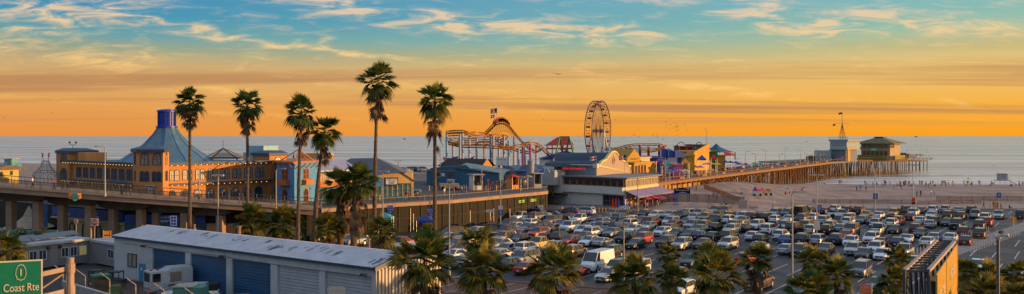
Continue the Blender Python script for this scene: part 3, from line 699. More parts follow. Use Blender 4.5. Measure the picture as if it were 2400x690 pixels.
for c, cs in zip(CARPOS, allc):
    lab = next((s for s in cs if cnt[s] == 1), None)
    if lab is None:
        same = sorted([d for d in CARPOS if d[4] == c[4] and d[3] == c[3] and area(d) == area(c)], key=lambda d: d[8])
        k = same.index(c); ordn = ['first', 'second', 'third', 'fourth', 'fifth', 'sixth', 'seventh', 'eighth', 'ninth', 'tenth', 'eleventh', 'twelfth'][k]
        lab = f'{ordn} {desc(c)} from the left {area(c)}'
    kind = c[3]
    r, made = copy_thing(TPL[kind], TREE[kind], (c[0], c[1], 0.006), c[2], lab, 'vehicles in the beach car park')
    nm = {'pickup': 'pickup_truck', 'van': 'cargo_van', 'minivan': 'minivan'}.get(kind, 'parked_car')
    r.name = nm; r['category'] = CAT_WORD.get(kind, 'car')
    for o in made:
        if o.name.startswith('body'): override(o, 0, paint(c[4]))
    if c[7] < 560:   # far cars: the rims are too small to be seen, the wheel keeps one mesh
        for o in made:
            if o.name.startswith('rim'): bpy.data.objects.remove(o)
        made = []
    CAR_OBJ.append(r)
# ================= palms =================
def leaf_mat(name, c0, c1, trans=.35):
    m = bpy.data.materials.new(name); m.use_nodes = True; t = m.node_tree; b = t.nodes['Principled BSDF']; b.inputs['Roughness'].default_value = .55; b.inputs['Specular IOR Level'].default_value = .3
    g = t.nodes.new('ShaderNodeTexCoord'); n1 = t.nodes.new('ShaderNodeTexNoise'); n1.inputs['Scale'].default_value = 1.6; n1.inputs['Detail'].default_value = 3; t.links.new(g.outputs['Object'], n1.inputs['Vector'])
    r = t.nodes.new('ShaderNodeValToRGB'); r.color_ramp.elements[0].position = .35; r.color_ramp.elements[1].position = .65; r.color_ramp.elements[0].color = c0 + (1,); r.color_ramp.elements[1].color = c1 + (1,)
    t.links.new(n1.outputs['Fac'], r.inputs['Fac']); t.links.new(r.outputs[0], b.inputs['Base Color'])
    tr = t.nodes.new('ShaderNodeBsdfTranslucent'); t.links.new(r.outputs[0], tr.inputs['Color']); mx = t.nodes.new('ShaderNodeMixShader'); mx.inputs[0].default_value = trans
    t.links.new(b.outputs[0], mx.inputs[1]); t.links.new(tr.outputs[0], mx.inputs[2]); t.links.new(mx.outputs[0], t.nodes['Material Output'].inputs['Surface'])
    return m
frond_m = leaf_mat('palm_frond_green', (.026, .055, .010), (.105, .145, .02))
dry_m = leaf_mat('palm_frond_dry', (.10, .055, .03), (.20, .12, .06), .15)
yfrond_m = leaf_mat('palm_frond_young', (.11, .12, .015), (.32, .23, .035), .4)
trunk_m = M('palm_trunk_bark', (.115, .085, .065), .95, var=.45, scale=2.2, bump=.8, bscale=9, stretch=(1, 1, 5))
def fan(b, c, p, L, pet, rnd, blades=15, spread=1.25, droop=.35, m=0, wid=.075):
    p = p.normalized(); up = Vector((0, 0, 1)); s = p.cross(up)
    if s.length < .15: s = Vector((rnd.uniform(-1, 1), rnd.uniform(-1, 1), 0)).cross(p)
    s.normalize(); nrm = s.cross(p).normalized()
    roll = rnd.uniform(-.5, .5); s = (s * math.cos(roll) + nrm * math.sin(roll)).normalized(); nrm = s.cross(p).normalized()
    e = c + p * pet + Vector((0, 0, -.06 * pet))
    b.add([c + s * .03, e + s * .02, e - s * .02, c - s * .03], [(0, 1, 2, 3)], m)
    for i in range(blades):
        th = -spread + 2 * spread * i / (blades - 1) + rnd.uniform(-.04, .04)
        d = (p * math.cos(th) + s * math.sin(th)); d = (d + nrm * (.14 * abs(th))).normalized()
        l = L * (1 - .22 * abs(th) / spread) * rnd.uniform(.88, 1.08)
        q = d.cross(nrm).normalized() * wid
        m1 = e + d * l * .55; t = e + d * l + Vector((0, 0, -droop * l * rnd.uniform(.4, 1.3)))
        b.add([e, m1 + q, t, m1 - q], [(0, 1, 2, 3)], m)
def crown_mesh(seed, R, nf=44, blades=15, low=-.75, young=.0, lean=0):
    rnd = random.Random(seed); g = MB(); C0 = Vector((0, 0, 0))
    ga = PI * (3 - math.sqrt(5))
    for i in range(nf):
        t = (i + .5) / nf; el = math.asin(1 - (1 - math.sin(low)) * t) if True else 0
        az = i * ga + rnd.uniform(-.3, .3); el += rnd.uniform(-.22, .22)
        d = Vector((math.cos(az) * math.cos(el), math.sin(az) * math.cos(el), math.sin(el)))
        k = rnd.uniform(.72, 1.22) * (1 if el > 0 else .92)
        fan(g, C0 + Vector((0, 0, R * (.02 + .05 * (1 - t)))), d, R * .58 * k, R * .46 * k, rnd, blades, 1.15 + rnd.uniform(-.1, .15), .10 + .30 * t + (.25 if el < -.2 else 0), 0 if rnd.random() > young else 1, wid=.042 * R)
    return g
def skirt_mesh(seed, R, h, nf=30, blades=9):
    rnd = random.Random(seed); g = MB()
    for i in range(nf):
        az = rnd.uniform(0, 2 * PI); z = -rnd.uniform(.0, h); el = -rnd.uniform(.85, 1.4) + (.35 if z > -h * .3 else 0)
        d = Vector((math.cos(az) * math.cos(el), math.sin(az) * math.cos(el), math.sin(el)))
        fan(g, Vector((math.cos(az) * .12, math.sin(az) * .12, z)), d, R * .42 * rnd.uniform(.7, 1.1), R * .36, rnd, blades, .9, .3, 0, wid=.03 * R)
    return g
def trunk_mesh(H, r0, r1, bend, boots=0, seed=1):
    b = MB(); n = 26; ringn = 10; P = []; rnd = random.Random(seed)
    for i in range(n * 2 + 1):
        t = i / (n * 2); r = r0 + (r1 - r0) * t ** .7 + (.12 * math.exp(-t * 18)); r *= 1 + (.05 if i % 2 else -.04)
        if boots and t > 1 - boots: r *= 1.35 + rnd.uniform(-.12, .2)
        cx = bend[0] * t * t; cy = bend[1] * t * t
        for k in range(ringn):
            a = 2 * PI * k / ringn; rr_ = r * (1 + rnd.uniform(-.06, .06)); P.append((cx + rr_ * math.cos(a), cy + rr_ * math.sin(a), t * H))
    fs = [(i * ringn + k, i * ringn + (k + 1) % ringn, (i + 1) * ringn + (k + 1) % ringn, (i + 1) * ringn + k) for i in range(n * 2) for k in range(ringn)]
    fs.append(tuple(range(n * 2 * ringn, (n * 2 + 1) * ringn)))
    return b.add(P, fs)
def palm(px, cy_px, R_px, D, label, seed, base=0.0, r0=.30, r1=.17, bend_px=0, skirt=.0, nf=44, blades=15, young=.12, low=-1.0, boots=0, name='palm_tree', zb=0):
    R = R_px * D / F * (1.12 if D > 100 else 1.14); H = Zt(cy_px, D) - base; bx = X(px + bend_px, D) - X(px, D)
    x0 = X(px, D) - bx
    t = thing(name, (x0, D, base), label, 'palm tree', 'fan palms around the car park')
    tr = trunk_mesh(H, r0, r1, (bx, 0), boots, seed); tr.v = [(v[0] + x0, v[1] + D, v[2] + base) for v in tr.v]; tr.build('trunk', trunk_m, t)
    c = crown_mesh(seed, R, nf, blades, low, young); c.v = [(v[0] + x0 + bx, v[1] + D, v[2] + base + H) for v in c.v]; c.build('crown', [frond_m, yfrond_m], t)
    if skirt > 0:
        s = skirt_mesh(seed + 50, R, skirt * R); s.v = [(v[0] + x0 + bx, v[1] + D, v[2] + base + H - R * .12) for v in s.v]; s.build('dry_fronds', dry_m, t)
    return t
palm(445, 243, 36, 122, 'tall slender fan palm rising beside the blue cupola of the carousel hall', 1, skirt=.8)
palm(580, 250, 37, 120, 'tall slender fan palm in front of the stained glass arches', 2, skirt=.9)
palm(707, 266, 40, 117, 'tall fan palm leaning over the pale blue corner building', 3, bend_px=9, skirt=1.1)
palm(760, 312, 39, 119, 'leaning fan palm with a thick shaggy lower trunk beside a taller palm', 4, bend_px=24, skirt=1.0, r0=.48)
palm(885, 196, 46, 118, 'tallest fan palm, standing before the grey hipped restaurant roof', 5, bend_px=8, skirt=1.1, r0=.36)
palm(1019, 240, 47, 110, 'tall fan palm with ragged dry fronds by the blue warehouse', 6, skirt=1.5, r0=.34)
palm(797, 440, 47, 114, 'shaggy mid height palm with bushy skirt, left one of a pair', 7, skirt=1.6, boots=.3, r0=.5, r1=.32)
palm(838, 430, 47, 112, 'shaggy mid height palm with bushy skirt, right one of a pair', 8, skirt=1.7, boots=.3, bend_px=10, r0=.5, r1=.32)
LOWP = [(590, 522, 44, 118, 'small bushy palm behind the garage roof below the stained glass arches'), (665, 530, 46, 119, 'small bushy palm behind the garage roof below the blue corner building'),
 (770, 538, 38, 112, 'small palm tucked between two trunks behind the garage roof'), (893, 545, 40, 104, 'bright young palm beside the tallest palm trunk'), (1003, 546, 22, 104, 'little palm top beside the white ticket booth'),
 (995, 622, 74, 70, 'big dark palm crown right at the corner of the ribbed garage'), (1122, 572, 42, 84, 'tall thin palm standing behind a big bushy crown'), (1133, 640, 62, 70, 'big dark bushy palm in front of the iron fence, beside the red sedan'),
 (1297, 642, 66, 70, 'big palm with orange dry fronds in front of the white cargo van'), (1487, 662, 60, 72, 'palm with spiky upright fronds hiding the white minivan'), (1566, 600, 28, 84, 'slim palm with a small round crown over a black hatchback'),
 (1575, 658, 40, 80, 'dark drooping palm below a slim one'), (1655, 604, 34, 82, 'upper palm crown of the leaning pair near the dark grey sedan'), (1680, 655, 62, 71, 'wide palm with golden frond tips in the near row'),
 (1776, 612, 40, 80, 'round palm crown hiding a parked pickup'), (1912, 620, 42, 80, 'upper sunlit palm crown in the cluster by the lamp post'), (1962, 652, 46, 76, 'right hand palm in the cluster by the lamp post'),
 (1893, 692, 56, 66, 'lowest palm in the cluster by the lamp post, golden tips'), (2104, 612, 36, 78, 'upper palm behind the yellow sign truss'), (2094, 664, 42, 70, 'lower palm behind the yellow sign truss'),
 (2262, 645, 42, 64, 'palm just right of the yellow sign panel'), (2322, 655, 42, 62, 'dark palm behind the camera pole'), (2312, 695, 48, 58, 'golden low palm at the foot of the camera pole'), (2386, 648, 38, 60, 'dark palm at the right edge of the view'),
 (15, 590, 46, 75, 'dark palm behind the green highway sign'), (2385, 700, 40, 52, 'low spiky palm in the bottom corner by the camera pole')]
for i, (px, cy, R, D, lab) in enumerate(LOWP):
    palm(px, cy, R, D, lab, 20 + i, r0=.32, r1=.26, skirt=.7 if i not in (10, 12) else .3, nf=44, blades=18, young=.65, low=-.55)
# ================= people =================
def skin_person(pose):
    h = 1.0
    J = {}
    def V(n, x, y, z, r): J[n] = (Vector((x, y, z)), r)
    # faces -y
    sit = pose == 'sit'
    V('pel', 0, 0, .95, .135); V('spine', 0, 0, 1.15, .125); V('chest', 0, 0, 1.34, .15); V('neck', 0, 0, 1.50, .055); V('head', 0, -.01, 1.60, .085); V('top', 0, 0, 1.70, .075)
    for s, n in ((-1, 'L'), (1, 'R')):
        V('sh' + n, s * .17, 0, 1.42, .065)
        if pose == 'arms_up': V('el' + n, s * .33, -.02, 1.62, .045); V('ha' + n, s * .30, -.05, 1.88, .035)
        elif pose == 'walk': V('el' + n, s * .23, s * .10, 1.16, .045); V('ha' + n, s * .22, s * .20 - .12, .95, .036)
        elif pose == 'photo': V('el' + n, s * .24, -.10, 1.22, .045); V('ha' + n, s * .08, -.30, 1.45, .036)
        else: V('el' + n, s * .24, .02, 1.14, .045); V('ha' + n, s * .25, -.05, .88, .036)
        if sit:
            V('hp' + n, s * .09, 0, .90, .10); V('kn' + n, s * .12, -.42, .98 + .1, .065); V('an' + n, s * .12, -.55, .72, .045); V('to' + n, s * .12, -.68, .70, .04)
        elif pose == 'walk':
            V('hp' + n, s * .09, 0, .88, .095); V('kn' + n, s * .09, -.08 + s * .13, .50, .065); V('an' + n, s * .09, .02 + s * .28, .10, .045); V('to' + n, s * .09, -.12 + s * .28, .045, .04)
        else:
            V('hp' + n, s * .09, 0, .88, .095); V('kn' + n, s * .10, -.01, .50, .065); V('an' + n, s * .11, .02, .09, .045); V('to' + n, s * .12, -.14, .045, .04)
    names = list(J); ix = {n: i for i, n in enumerate(names)}
    E = [('pel', 'spine'), ('spine', 'chest'), ('chest', 'neck'), ('neck', 'head'), ('head', 'top')]
    for n in 'LR': E += [('chest', 'sh' + n), ('sh' + n, 'el' + n), ('el' + n, 'ha' + n), ('pel', 'hp' + n), ('hp' + n, 'kn' + n), ('kn' + n, 'an' + n), ('an' + n, 'to' + n)]
    me = bpy.data.meshes.new('person'); me.from_pydata([J[n][0] for n in names], [(ix[a], ix[b]) for a, b in E], [])
    ob = bpy.data.objects.new('tmp', me); COL.objects.link(ob)
    sm = ob.modifiers.new('s', 'SKIN'); sm.use_smooth_shade = True
    for i, n in enumerate(names):
        d = me.skin_vertices[0].data[i]; d.radius = (J[n][1], J[n][1] * (.75 if n in ('pel', 'spine', 'chest') else 1)); d.use_root = n == 'pel'
    ss = ob.modifiers.new('u', 'SUBSURF'); ss.levels = 1; ss.render_levels = 1
    dg = bpy.context.evaluated_depsgraph_get(); m2 = bpy.data.meshes.new_from_object(ob.evaluated_get(dg)); bpy.data.objects.remove(ob)
    dz = -.86 if sit else 0
    leg0 = .98 if not sit else 9
    idx = []
    for p in m2.polygons:
        c = p.center; z = c.z
        if z > 1.50 and abs(c.x) < .12: k = 2 if not (z > 1.63 or c.y > .03) else 3
        elif abs(c.x) > .19 and pose != 'photo' and z < 1.12 and z > .8: k = 2
        elif pose == 'arms_up' and z > 1.6: k = 2
        elif pose == 'photo' and c.y < -.22: k = 2
        elif sit and (z < 1.0 or c.y < -.15): k = 1 if z > .76 else 4
        elif z > .96: k = 0
        elif z > .10: k = 1
        else: k = 4
        idx.append(k)
    if dz:
        for v in m2.vertices: v.co.z += -.70 + .02
    m2.materials.clear()
    for mm in (M('shirt_dark', (.03, .03, .04)), M('trousers_dark', (.03, .035, .05)), M('skin', (.36, .20, .13), .6, var=.05), M('hair_dark', (.03, .02, .015), .7), M('shoes', (.03, .03, .03))): m2.materials.append(mm)
    m2.polygons.foreach_set('material_index', idx)
    return m2
POSE = {p: skin_person(p) for p in ('stand', 'walk', 'photo', 'arms_up', 'sit')}
CLOTH = {'black': (.02, .02, .025), 'dark': (.04, .04, .055), 'white': (.62, .62, .62), 'blue': (.04, .14, .42), 'red': (.45, .03, .03), 'yellow': (.60, .36, .04), 'teal': (.05, .45, .45), 'pink': (.60, .15, .30),
         'grey': (.20, .20, .22), 'green': (.09, .16, .07), 'orange': (.62, .20, .04), 'denim': (.06, .10, .20), 'khaki': (.30, .23, .14), 'tan': (.36, .26, .17)}
def cloth(c): return M('cloth_' + c, CLOTH[c], .9, var=.1, scale=6)
def person(x, y, z, pose, shirt, legs, rz, label, group=None, s=1.0, cat='person'):
    o = bpy.data.objects.new('person', POSE[pose]); COL.objects.link(o); o.location = (x, y, z); o.rotation_euler = (0, 0, rz); o.scale = (s, s, s)
    override(o, 0, cloth(shirt)); override(o, 1, cloth(legs))
    return tag(o, label, cat, group)
def gz(x, y): return ground_z(x, y) - .01
def at_ground(px, py):
    """walk the sight line down to the real sand surface"""
    D = HC * F / (py - 319)
    for _ in range(8): D = (HC - ground_z(X(px, D), D)) * F / (py - 319)
    return X(px, D), D
rp = random.Random(77)
# beach walkers and groups: px, py(feet), pose, shirt, legs, label
BEACH = '''2008 450 walk black black|dark clad walker on open sand, left of a pair in blue
2017 449 walk blue denim|walker in blue top and jeans beside a dark clad walker on the sand
2030 450 stand dark khaki|lone person in dark top and light trousers on the open sand
2149 461 stand black dark|left of two dark clad people standing on the sand below the far surf
2158 461 stand dark black|right of two dark clad people standing on the sand below the far surf
2182 460 walk white denim|walker in white top in a pair near the sand fence
2190 461 walk pink grey|walker in pink top in a pair near the sand fence
1967 432 stand dark dark|left one of the couple at the waterline by the yellow warning sign
1971 432 stand black denim|right one of the couple at the waterline by the yellow warning sign
2046 438 walk black dark|person in black walking up from the surf
2055 438 stand dark denim|person in jeans facing the surf, apart from the crowd
2063 453 stand teal khaki|child sized figure in teal in front of the number two sign post
2095 445 walk dark khaki|person bending forward near the waterline crowd
2110 438 photo dark grey|person holding up a phone towards the sea
2113 444 stand khaki black|person in khaki top standing before the waterline crowd
1813 487 stand yellow grey|person in yellow jacket standing on the beach path
1672 481 stand black dark|left one of a pair walking the fenced ramp
1681 481 stand blue denim|right one of a pair walking the fenced ramp, blue top
1662 497 stand yellow dark|person in yellow jacket behind the last row of cars
1691 490 walk black denim|person in black with a bag on the beach path
1702 489 stand dark black|small figure in dark clothes on the beach path
1661 484 walk dark dark|dark figure at the foot of the fenced ramp
1623 468 stand dark denim|person in jeans at the low ramp wall by the pier name arch
1632 470 stand grey black|person in grey at the low ramp wall by the pier name arch
1517 489 stand black blue|person pushing a cart past the restaurant umbrellas
2306 489 walk black black|person in black walking the path left of the orange banner
2329 490 stand dark denim|person in jeans right by the orange banner
2338 491 stand blue black|person in blue right of the orange banner
2346 494 walk black dark|dark walker on the path right of the blue sign
2366 490 sit dark black|person crouching on the path by the pushchair
1739 457 sit black dark|person sitting alone on the sand left of the rainbow umbrellas
1788 459 stand black dark|vendor in black standing between the rainbow umbrellas
1841 457 sit red black|person in red sitting in a folding chair under the grey umbrella
1850 456 sit dark denim|person in jeans sitting under the grey umbrella
1870 452 sit pink dark|person in pink sitting behind the yellow lamp head
1880 450 sit dark grey|person in grey sitting under the small pink umbrella
1931 432 sit red dark|lone figure in red sitting at the waterline
1377 512 stand pink dark|person in pink beside the white car with yellow posts behind
1793 545 stand dark denim|person in jeans loading the open white minivan
1820 545 stand red denim|person in red at the side door of the white minivan
1829 545 stand green dark|person in green jacket beside the white minivan'''
for ln in BEACH.split('\n'):
    a, lab = ln.split('|'); px, py, pose, sh, lg = a.split(); x, y = at_ground(float(px), float(py))
    person(x, y, ground_z(x, y) if float(py) < 488 else .01, pose, sh, lg, rp.uniform(-PI, PI) if pose != 'stand' else rp.choice([PI, PI + .6, 2.4, 0]), lab, 'people on the beach and path', s=rp.uniform(.96, 1.06) if 'child' not in lab else .7)
# the crowd along the waterline: each a person, told apart by clothes and neighbours where the photo allows
shirts = ['black', 'dark', 'dark', 'grey', 'white', 'red', 'blue', 'pink', 'khaki', 'tan']; legs = ['black', 'dark', 'denim', 'khaki', 'grey']
WATER = [(2030, 2), (2070, 3), (2078, 3), (2086, 1), (2102, 3), (2108, 3), (2118, 4), (2126, 3), (2134, 3), (2141, 2), (2157, 1), (2162, 2), (2170, 2), (2177, 2), (2184, 3), (2194, 1), (2206, 2), (2211, 2), (2216, 1), (2222, 1), (2236, 2), (2262, 2), (2268, 2), (2275, 2), (2297, 2), (2322, 2), (2325, 1), (2372, 2), (2389, 2), (2396, 1)]
near_word = lambda px: ('below the pier end' if px < 2150 else ('right of the pier end' if px < 2240 else ('left of the lifeguard tower' if px < 2340 else 'right of the lifeguard tower')))
seen = {}
for px, k in WATER:
    for i in range(k):
        ppx = px + rp.uniform(-3.5, 3.5); py = rp.uniform(432.5, 438.5); pose = rp.choice(['stand', 'stand', 'sit', 'sit', 'walk', 'photo', 'stand']); sh = rp.choice(shirts); lg = rp.choice(legs)
        if 2208 < px < 2224: pose = 'arms_up' if i == 0 and px == 2222 else 'stand'
        x, y = at_ground(ppx, py)
        pw = {'stand': 'standing', 'sit': 'sitting', 'walk': 'walking', 'photo': 'taking a photo', 'arms_up': 'with both arms raised'}[pose]
        person(x, y, ground_z(x, y), pose, sh, lg, PI + rp.uniform(-.7, .7), f'{pw} figure, {sh} top, {lg} trousers, at the waterline {near_word(ppx)}'.replace('taking a photo', 'photographing').replace('with both arms raised', 'arms raised').replace(' at the waterline below', ' by the surf below').replace(' at the waterline', ' by the surf'), 'crowd watching the sunset at the waterline')
# ================= carousel hall, bridge, aquarium, left side =================
stucco = M('stucco_orange', (.50, .215, .07), .9, var=.12, scale=.7, bump=.25, bscale=10)
navy = M('navy_trim', (.035, .065, .12), .6, var=.12, scale=2)
slate = M('slate_blue_roof', (.06, .11, .16), .6, var=.15, scale=1.2)
cup_blue = M('cupola_blue', (.01, .04, .42), .45, var=.12, scale=2)
glass_d = M('window_glass_dark', (.03, .04, .05), .12, var=.3, scale=.8, spec=.8)
glass_w = M('window_glass_curtained', (.22, .20, .17), .3, var=.4, scale=2.0, spec=.7)
lit_bulb = M('string_bulb', (1.0, .72, .18), .5, var=0, emit=1.3)
flat_roof = M('flat_roof_felt', (.16, .20, .22), .9, var=.2, scale=.6)
deckm = M('pier_deck_paving', (.05, .048, .05), .85, var=.2, scale=.35, bump=.3)
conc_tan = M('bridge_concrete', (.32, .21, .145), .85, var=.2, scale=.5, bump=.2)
conc_dk = M('concrete_crossbeam_grime', (.09, .068, .05), .9, var=.3, scale=.6)  # darker concrete tone for the bridge crossbeams
rail_teal = M('rail_painted_teal', (.02, .05, .075), .5, var=.15, scale=3)
steel = M('galvanised_steel', (.30, .32, .33), .45, .6, var=.15, scale=3)
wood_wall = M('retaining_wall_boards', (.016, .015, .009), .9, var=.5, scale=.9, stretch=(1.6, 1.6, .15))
DZ = 5.0
def poly_sheet(name, pts, z, mat): return sheet(name, pts, z, mat)
E = [(-31, 144), (-24, 152.8), (-11, 164), (7, 189), (7.6, 191)]
# --- pier approach: solid platform with deck
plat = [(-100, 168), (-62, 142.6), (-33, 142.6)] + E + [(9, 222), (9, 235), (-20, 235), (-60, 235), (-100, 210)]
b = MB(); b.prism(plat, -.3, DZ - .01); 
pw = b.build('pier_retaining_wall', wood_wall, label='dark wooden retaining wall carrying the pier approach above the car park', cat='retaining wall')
sheet('pier_road', plat, DZ, deckm)
# edge kerb beam of the deck, light concrete
b = MB()
for p, q in zip(E[:-1], E[1:]):
    f = Fr(p, q); b.box(-.05, f.L + .05, -.25, .18, DZ - .45, DZ + .16, 0, f)
b.build('deck_edge_beam', conc_tan, pw)
b = MB()
for p, q in zip(E[:-1], E[1:]):
    f = Fr(p, q); u = .4
    while u < f.L: b.box(u, u + .22, 0, .14, 0, DZ - .5, 0, f); u += 2.4
    b.box(0, f.L, 0, .09, 2.3, 2.5, 0, f)
b.build('wall_posts', M('post_weathered', (.035, .028, .018), .9, var=.4, scale=1.2), pw)
# --- carousel hall
Cc = (-60, 148); u_ = Vector((.64, .77)); v_ = Vector((-.77, .64))
def cp(a, c): return (Cc[0] + u_.x * a + v_.x * c, Cc[1] + u_.y * a + v_.y * c)
hall = thing('carousel_building', (-66, 165, DZ), 'orange stucco carousel hall with arched windows and a tall blue tent shaped cupola', 'building')
RW = Fr(cp(0, 0), cp(24.3, 0)); LW = Fr(cp(0, 35), cp(0, 0))
b = MB(); b.prism([cp(0, 0), cp(24, 0), cp(24, 34), cp(0, 34)], DZ, 12.1)
wall = b.build('wall', stucco, hall)
b = MB(); b.prism([cp(.6, .6), cp(23.6, .6), cp(23.6, 33.6), cp(.6, 33.6)], 12.1, 12.3); 
b.build('roof', flat_roof, hall)
b = MB()
for f, L in ((RW, 24.0), (LW, 35.0)):
    b.box(2.5, L - 1, -.1, .75, 12.02, 12.45, 0, f); b.box(2.5, L - 1, -.1, .9, 8.62, 8.9, 0, f)
b.build('cornice', navy, hall)
for f, L in ((RW, 24.0), (LW, 35.0)):
    for z, o in ((11.93, .66), (8.53, .8)):
        b = MB(); b.bar(f.pt(3, o, z + .1), f.pt(L - 1.5, o, z + .1), .012); st_ = b.build('light_string', dark_m, hall)
        u = 3.0
        while u < L - 1.5: b = MB(); b.box(u, u + .1, o, o + .1, z, z + .1, 0, f); b.build('bulb', lit_bulb, st_); u += 1.1
def tower(poly, zt, name, roof_over=.55):
    b = MB(); b.prism(poly, DZ, zt - .6); t = b.build(name, stucco, hall)
    cx = sum(p[0] for p in poly) / len(poly); cy = sum(p[1] for p in poly) / len(poly)
    b = MB(); big = [(cx + (x - cx) * (1 + roof_over / 3.2), cy + (y - cy) * (1 + roof_over / 3.2)) for x, y in poly]; b.prism(big, zt - .6, zt - .1)
    sm_ = [(cx + (x - cx) * .6, cy + (y - cy) * .6) for x, y in poly]
    k = len(big); P = [p + (zt - .1,) for p in big] + [p + (zt + .35,) for p in sm_]
    b.add(P, [(i, (i + 1) % k, k + (i + 1) % k, k + i) for i in range(k)] + [tuple(range(k, 2 * k))]); b.build('tower_roof', navy, t)
    return t
ct = [PD(311, 150.5), PD(323, 146.2), PD(382, 144.6), PD(396, 149.5), PD(396, 154), PD(318, 155)]
tw = tower(ct, 14.9, 'corner_tower', .4)
TF = Fr(ct[1], ct[2]); TR = Fr(ct[2], ct[3]); TL = Fr(ct[0], ct[1])
for u, w_ in ((TF.L * .27, 1.75), (TF.L * .76, 1.75)):
    arch_window(TF, u, 12.2, w_, 2.15, tw, navy, glass_w, .16, pointed=True)
    for d in (-.48, .48): arch_window(TF, u + d, 9.5, .95, 1.75, tw, navy, glass_d, .12)
arch_window(TR, TR.L * .55, 12.2, 1.5, 2.15, tw, navy, M('window_glow_amber', (.75, .45, .10), .3, var=.3, scale=1.5), .16, pointed=True)
for d in (-.5, .5): arch_window(TR, TR.L * .55 + d, 9.5, .8, 1.75, tw, navy, glass_w, .12)
arch_window(TL, TL.L * .5, 12.2, 1.2, 2.1, tw, navy, glass_d, .14, pointed=True); arch_window(TL, TL.L * .5, 9.5, 1.0, 1.75, tw, navy, glass_d, .14)
arch_window(TF, TF.L * .86, DZ, 1.5, 2.6, tw, navy, glass_d, .15)
for i in range(8):
    pass
b = MB(); b.face_prism(TF, [(TF.L * .5 - .95, 8.5), (TF.L * .5 - .95, 8.9), (TF.L * .5 - .5, 8.95), (TF.L * .5 + .5, 8.95), (TF.L * .5 + .95, 8.9), (TF.L * .5 + .95, 8.5), (TF.L * .5 + .4, 8.3), (TF.L * .5 + .5, 7.6), (TF.L * .5, 7.4), (TF.L * .5 - .5, 7.6), (TF.L * .5 - .4, 8.3)], 0, .12)
cs = b.build('crest_sign', M('crest_grey', (.42, .42, .40), .6), tw)
text('CAROUSEL', .30, TF, TF.L * .5, .14, 8.7, navy, cs)
t2 = tower([cp(22.6, -.5), cp(26.4, -.5), cp(27.6, 1.2), cp(27.6, 5), cp(22.6, 5)], 13.9, 'end_tower', .3)
F2 = Fr(cp(22.6, -.5), cp(26.4, -.5)); F3 = Fr(cp(26.4, -.5), cp(27.6, 1.2))
for f, u in ((F2, 1.9), (F3, 1.05)):
    arch_window(f, u, 11.4, 1.6 if f is F2 else 1.2, 1.7, t2, navy, glass_w, .15); arch_window(f, u, 8.6, 1.8 if f is F2 else 1.2, 1.9, t2, navy, glass_w, .15); arch_window(f, u, DZ + .05, 1.7 if f is F2 else 1.2, 2.8, t2, navy, M('shop_lit_glass', (.55, .40, .25), .4, var=.6, scale=3), .18)
t3 = tower([cp(-.6, 29.5), cp(4.5, 29.5), cp(4.5, 36.5), cp(.3, 36.5), cp(-.6, 35)], 14.3, 'far_tower', .3)
F4 = Fr(cp(-.6, 35), cp(-.6, 29.5)); F5 = Fr(cp(.3, 36.5), cp(-.6, 35))
arch_window(F4, 3.2, 12.0, 2.6, 1.9, t3, navy, glass_d, .2, pointed=True); arch_window(F4, 3.2, 8.9, 2.8, 2.1, t3, navy, glass_d, .2); arch_window(F5, .8, 12.0, 1.2, 1.9, t3, navy, glass_d, .14); arch_window(F5, .8, 8.9, 1.3, 2.0, t3, navy, glass_d, .14)
b = MB(); b.box(6.5, 9.6, -4.5, -.5, 12.3, 13.9, 0, LW); b.build('roof_box', M('roof_box_orange', (.62, .26, .07), .8), hall)
# wings: double arched windows over a row of big arches
for i in range(8):
    u = 3.9 + i * 2.42
    if u > 21.5: break
    for d in (-.47, .47): arch_window(RW, u + d, 9.35, .92, 1.95, hall, navy, glass_w, .12)
fan_cols = [lin(225, 40, 60), lin(240, 130, 30), lin(245, 215, 50), lin(60, 180, 80), lin(40, 150, 220), lin(120, 70, 190), lin(230, 90, 170)]
fan_m = [M('fan_glass_%s' % n, c, .4, var=0) for n, c in zip(('red', 'orange', 'yellow', 'green', 'blue', 'violet', 'pink'), fan_cols)]
for i in range(8):
    u = 3.4 + i * 2.45
    if u > 21.6: break
    f = arch_window(RW, u, DZ + .02, 1.75, 2.75, hall, navy, glass_d, .16, bars=False)
    if i in (2, 3, 4, 5, 6):
        g = MB(); zc = DZ + .02 + 2.75 - .16 - .72
        for k in range(7):
            a0 = PI * k / 7; a1 = PI * (k + .93) / 7
            g.add([RW.pt(u + .1 * math.cos(a0), .045, zc + .1 * math.sin(a0)), RW.pt(u + .70 * math.cos(a0), .045, zc + .70 * math.sin(a0)), RW.pt(u + .70 * math.cos(a1), .045, zc + .70 * math.sin(a1)), RW.pt(u + .1 * math.cos(a1), .045, zc + .1 * math.sin(a1))], [(0, 1, 2, 3)], k)
        g.build('stained_glass_fan', fan_m if i != 3 else fan_m, f)
for i in range(9):
    u = 8.2 + i * 2.72
    if u > 31.5: break
    for d in (-.52, .52): arch_window(LW, u + d, 9.3, 1.0, 2.0, hall, navy, glass_d, .13)
blue_let = M('lettering_pale_blue', (.10, .22, .42), .6, var=.1, scale=4)
text('MERRY GO ROUND', .85, LW, 23.2, .04, 9.05 - .02, blue_let, hall, .9)
text('MERRY GO ROUND', .7, RW, 10.0, .04, 9.05, M('lettering_faded', (.38, .30, .30), .7), hall, .9)
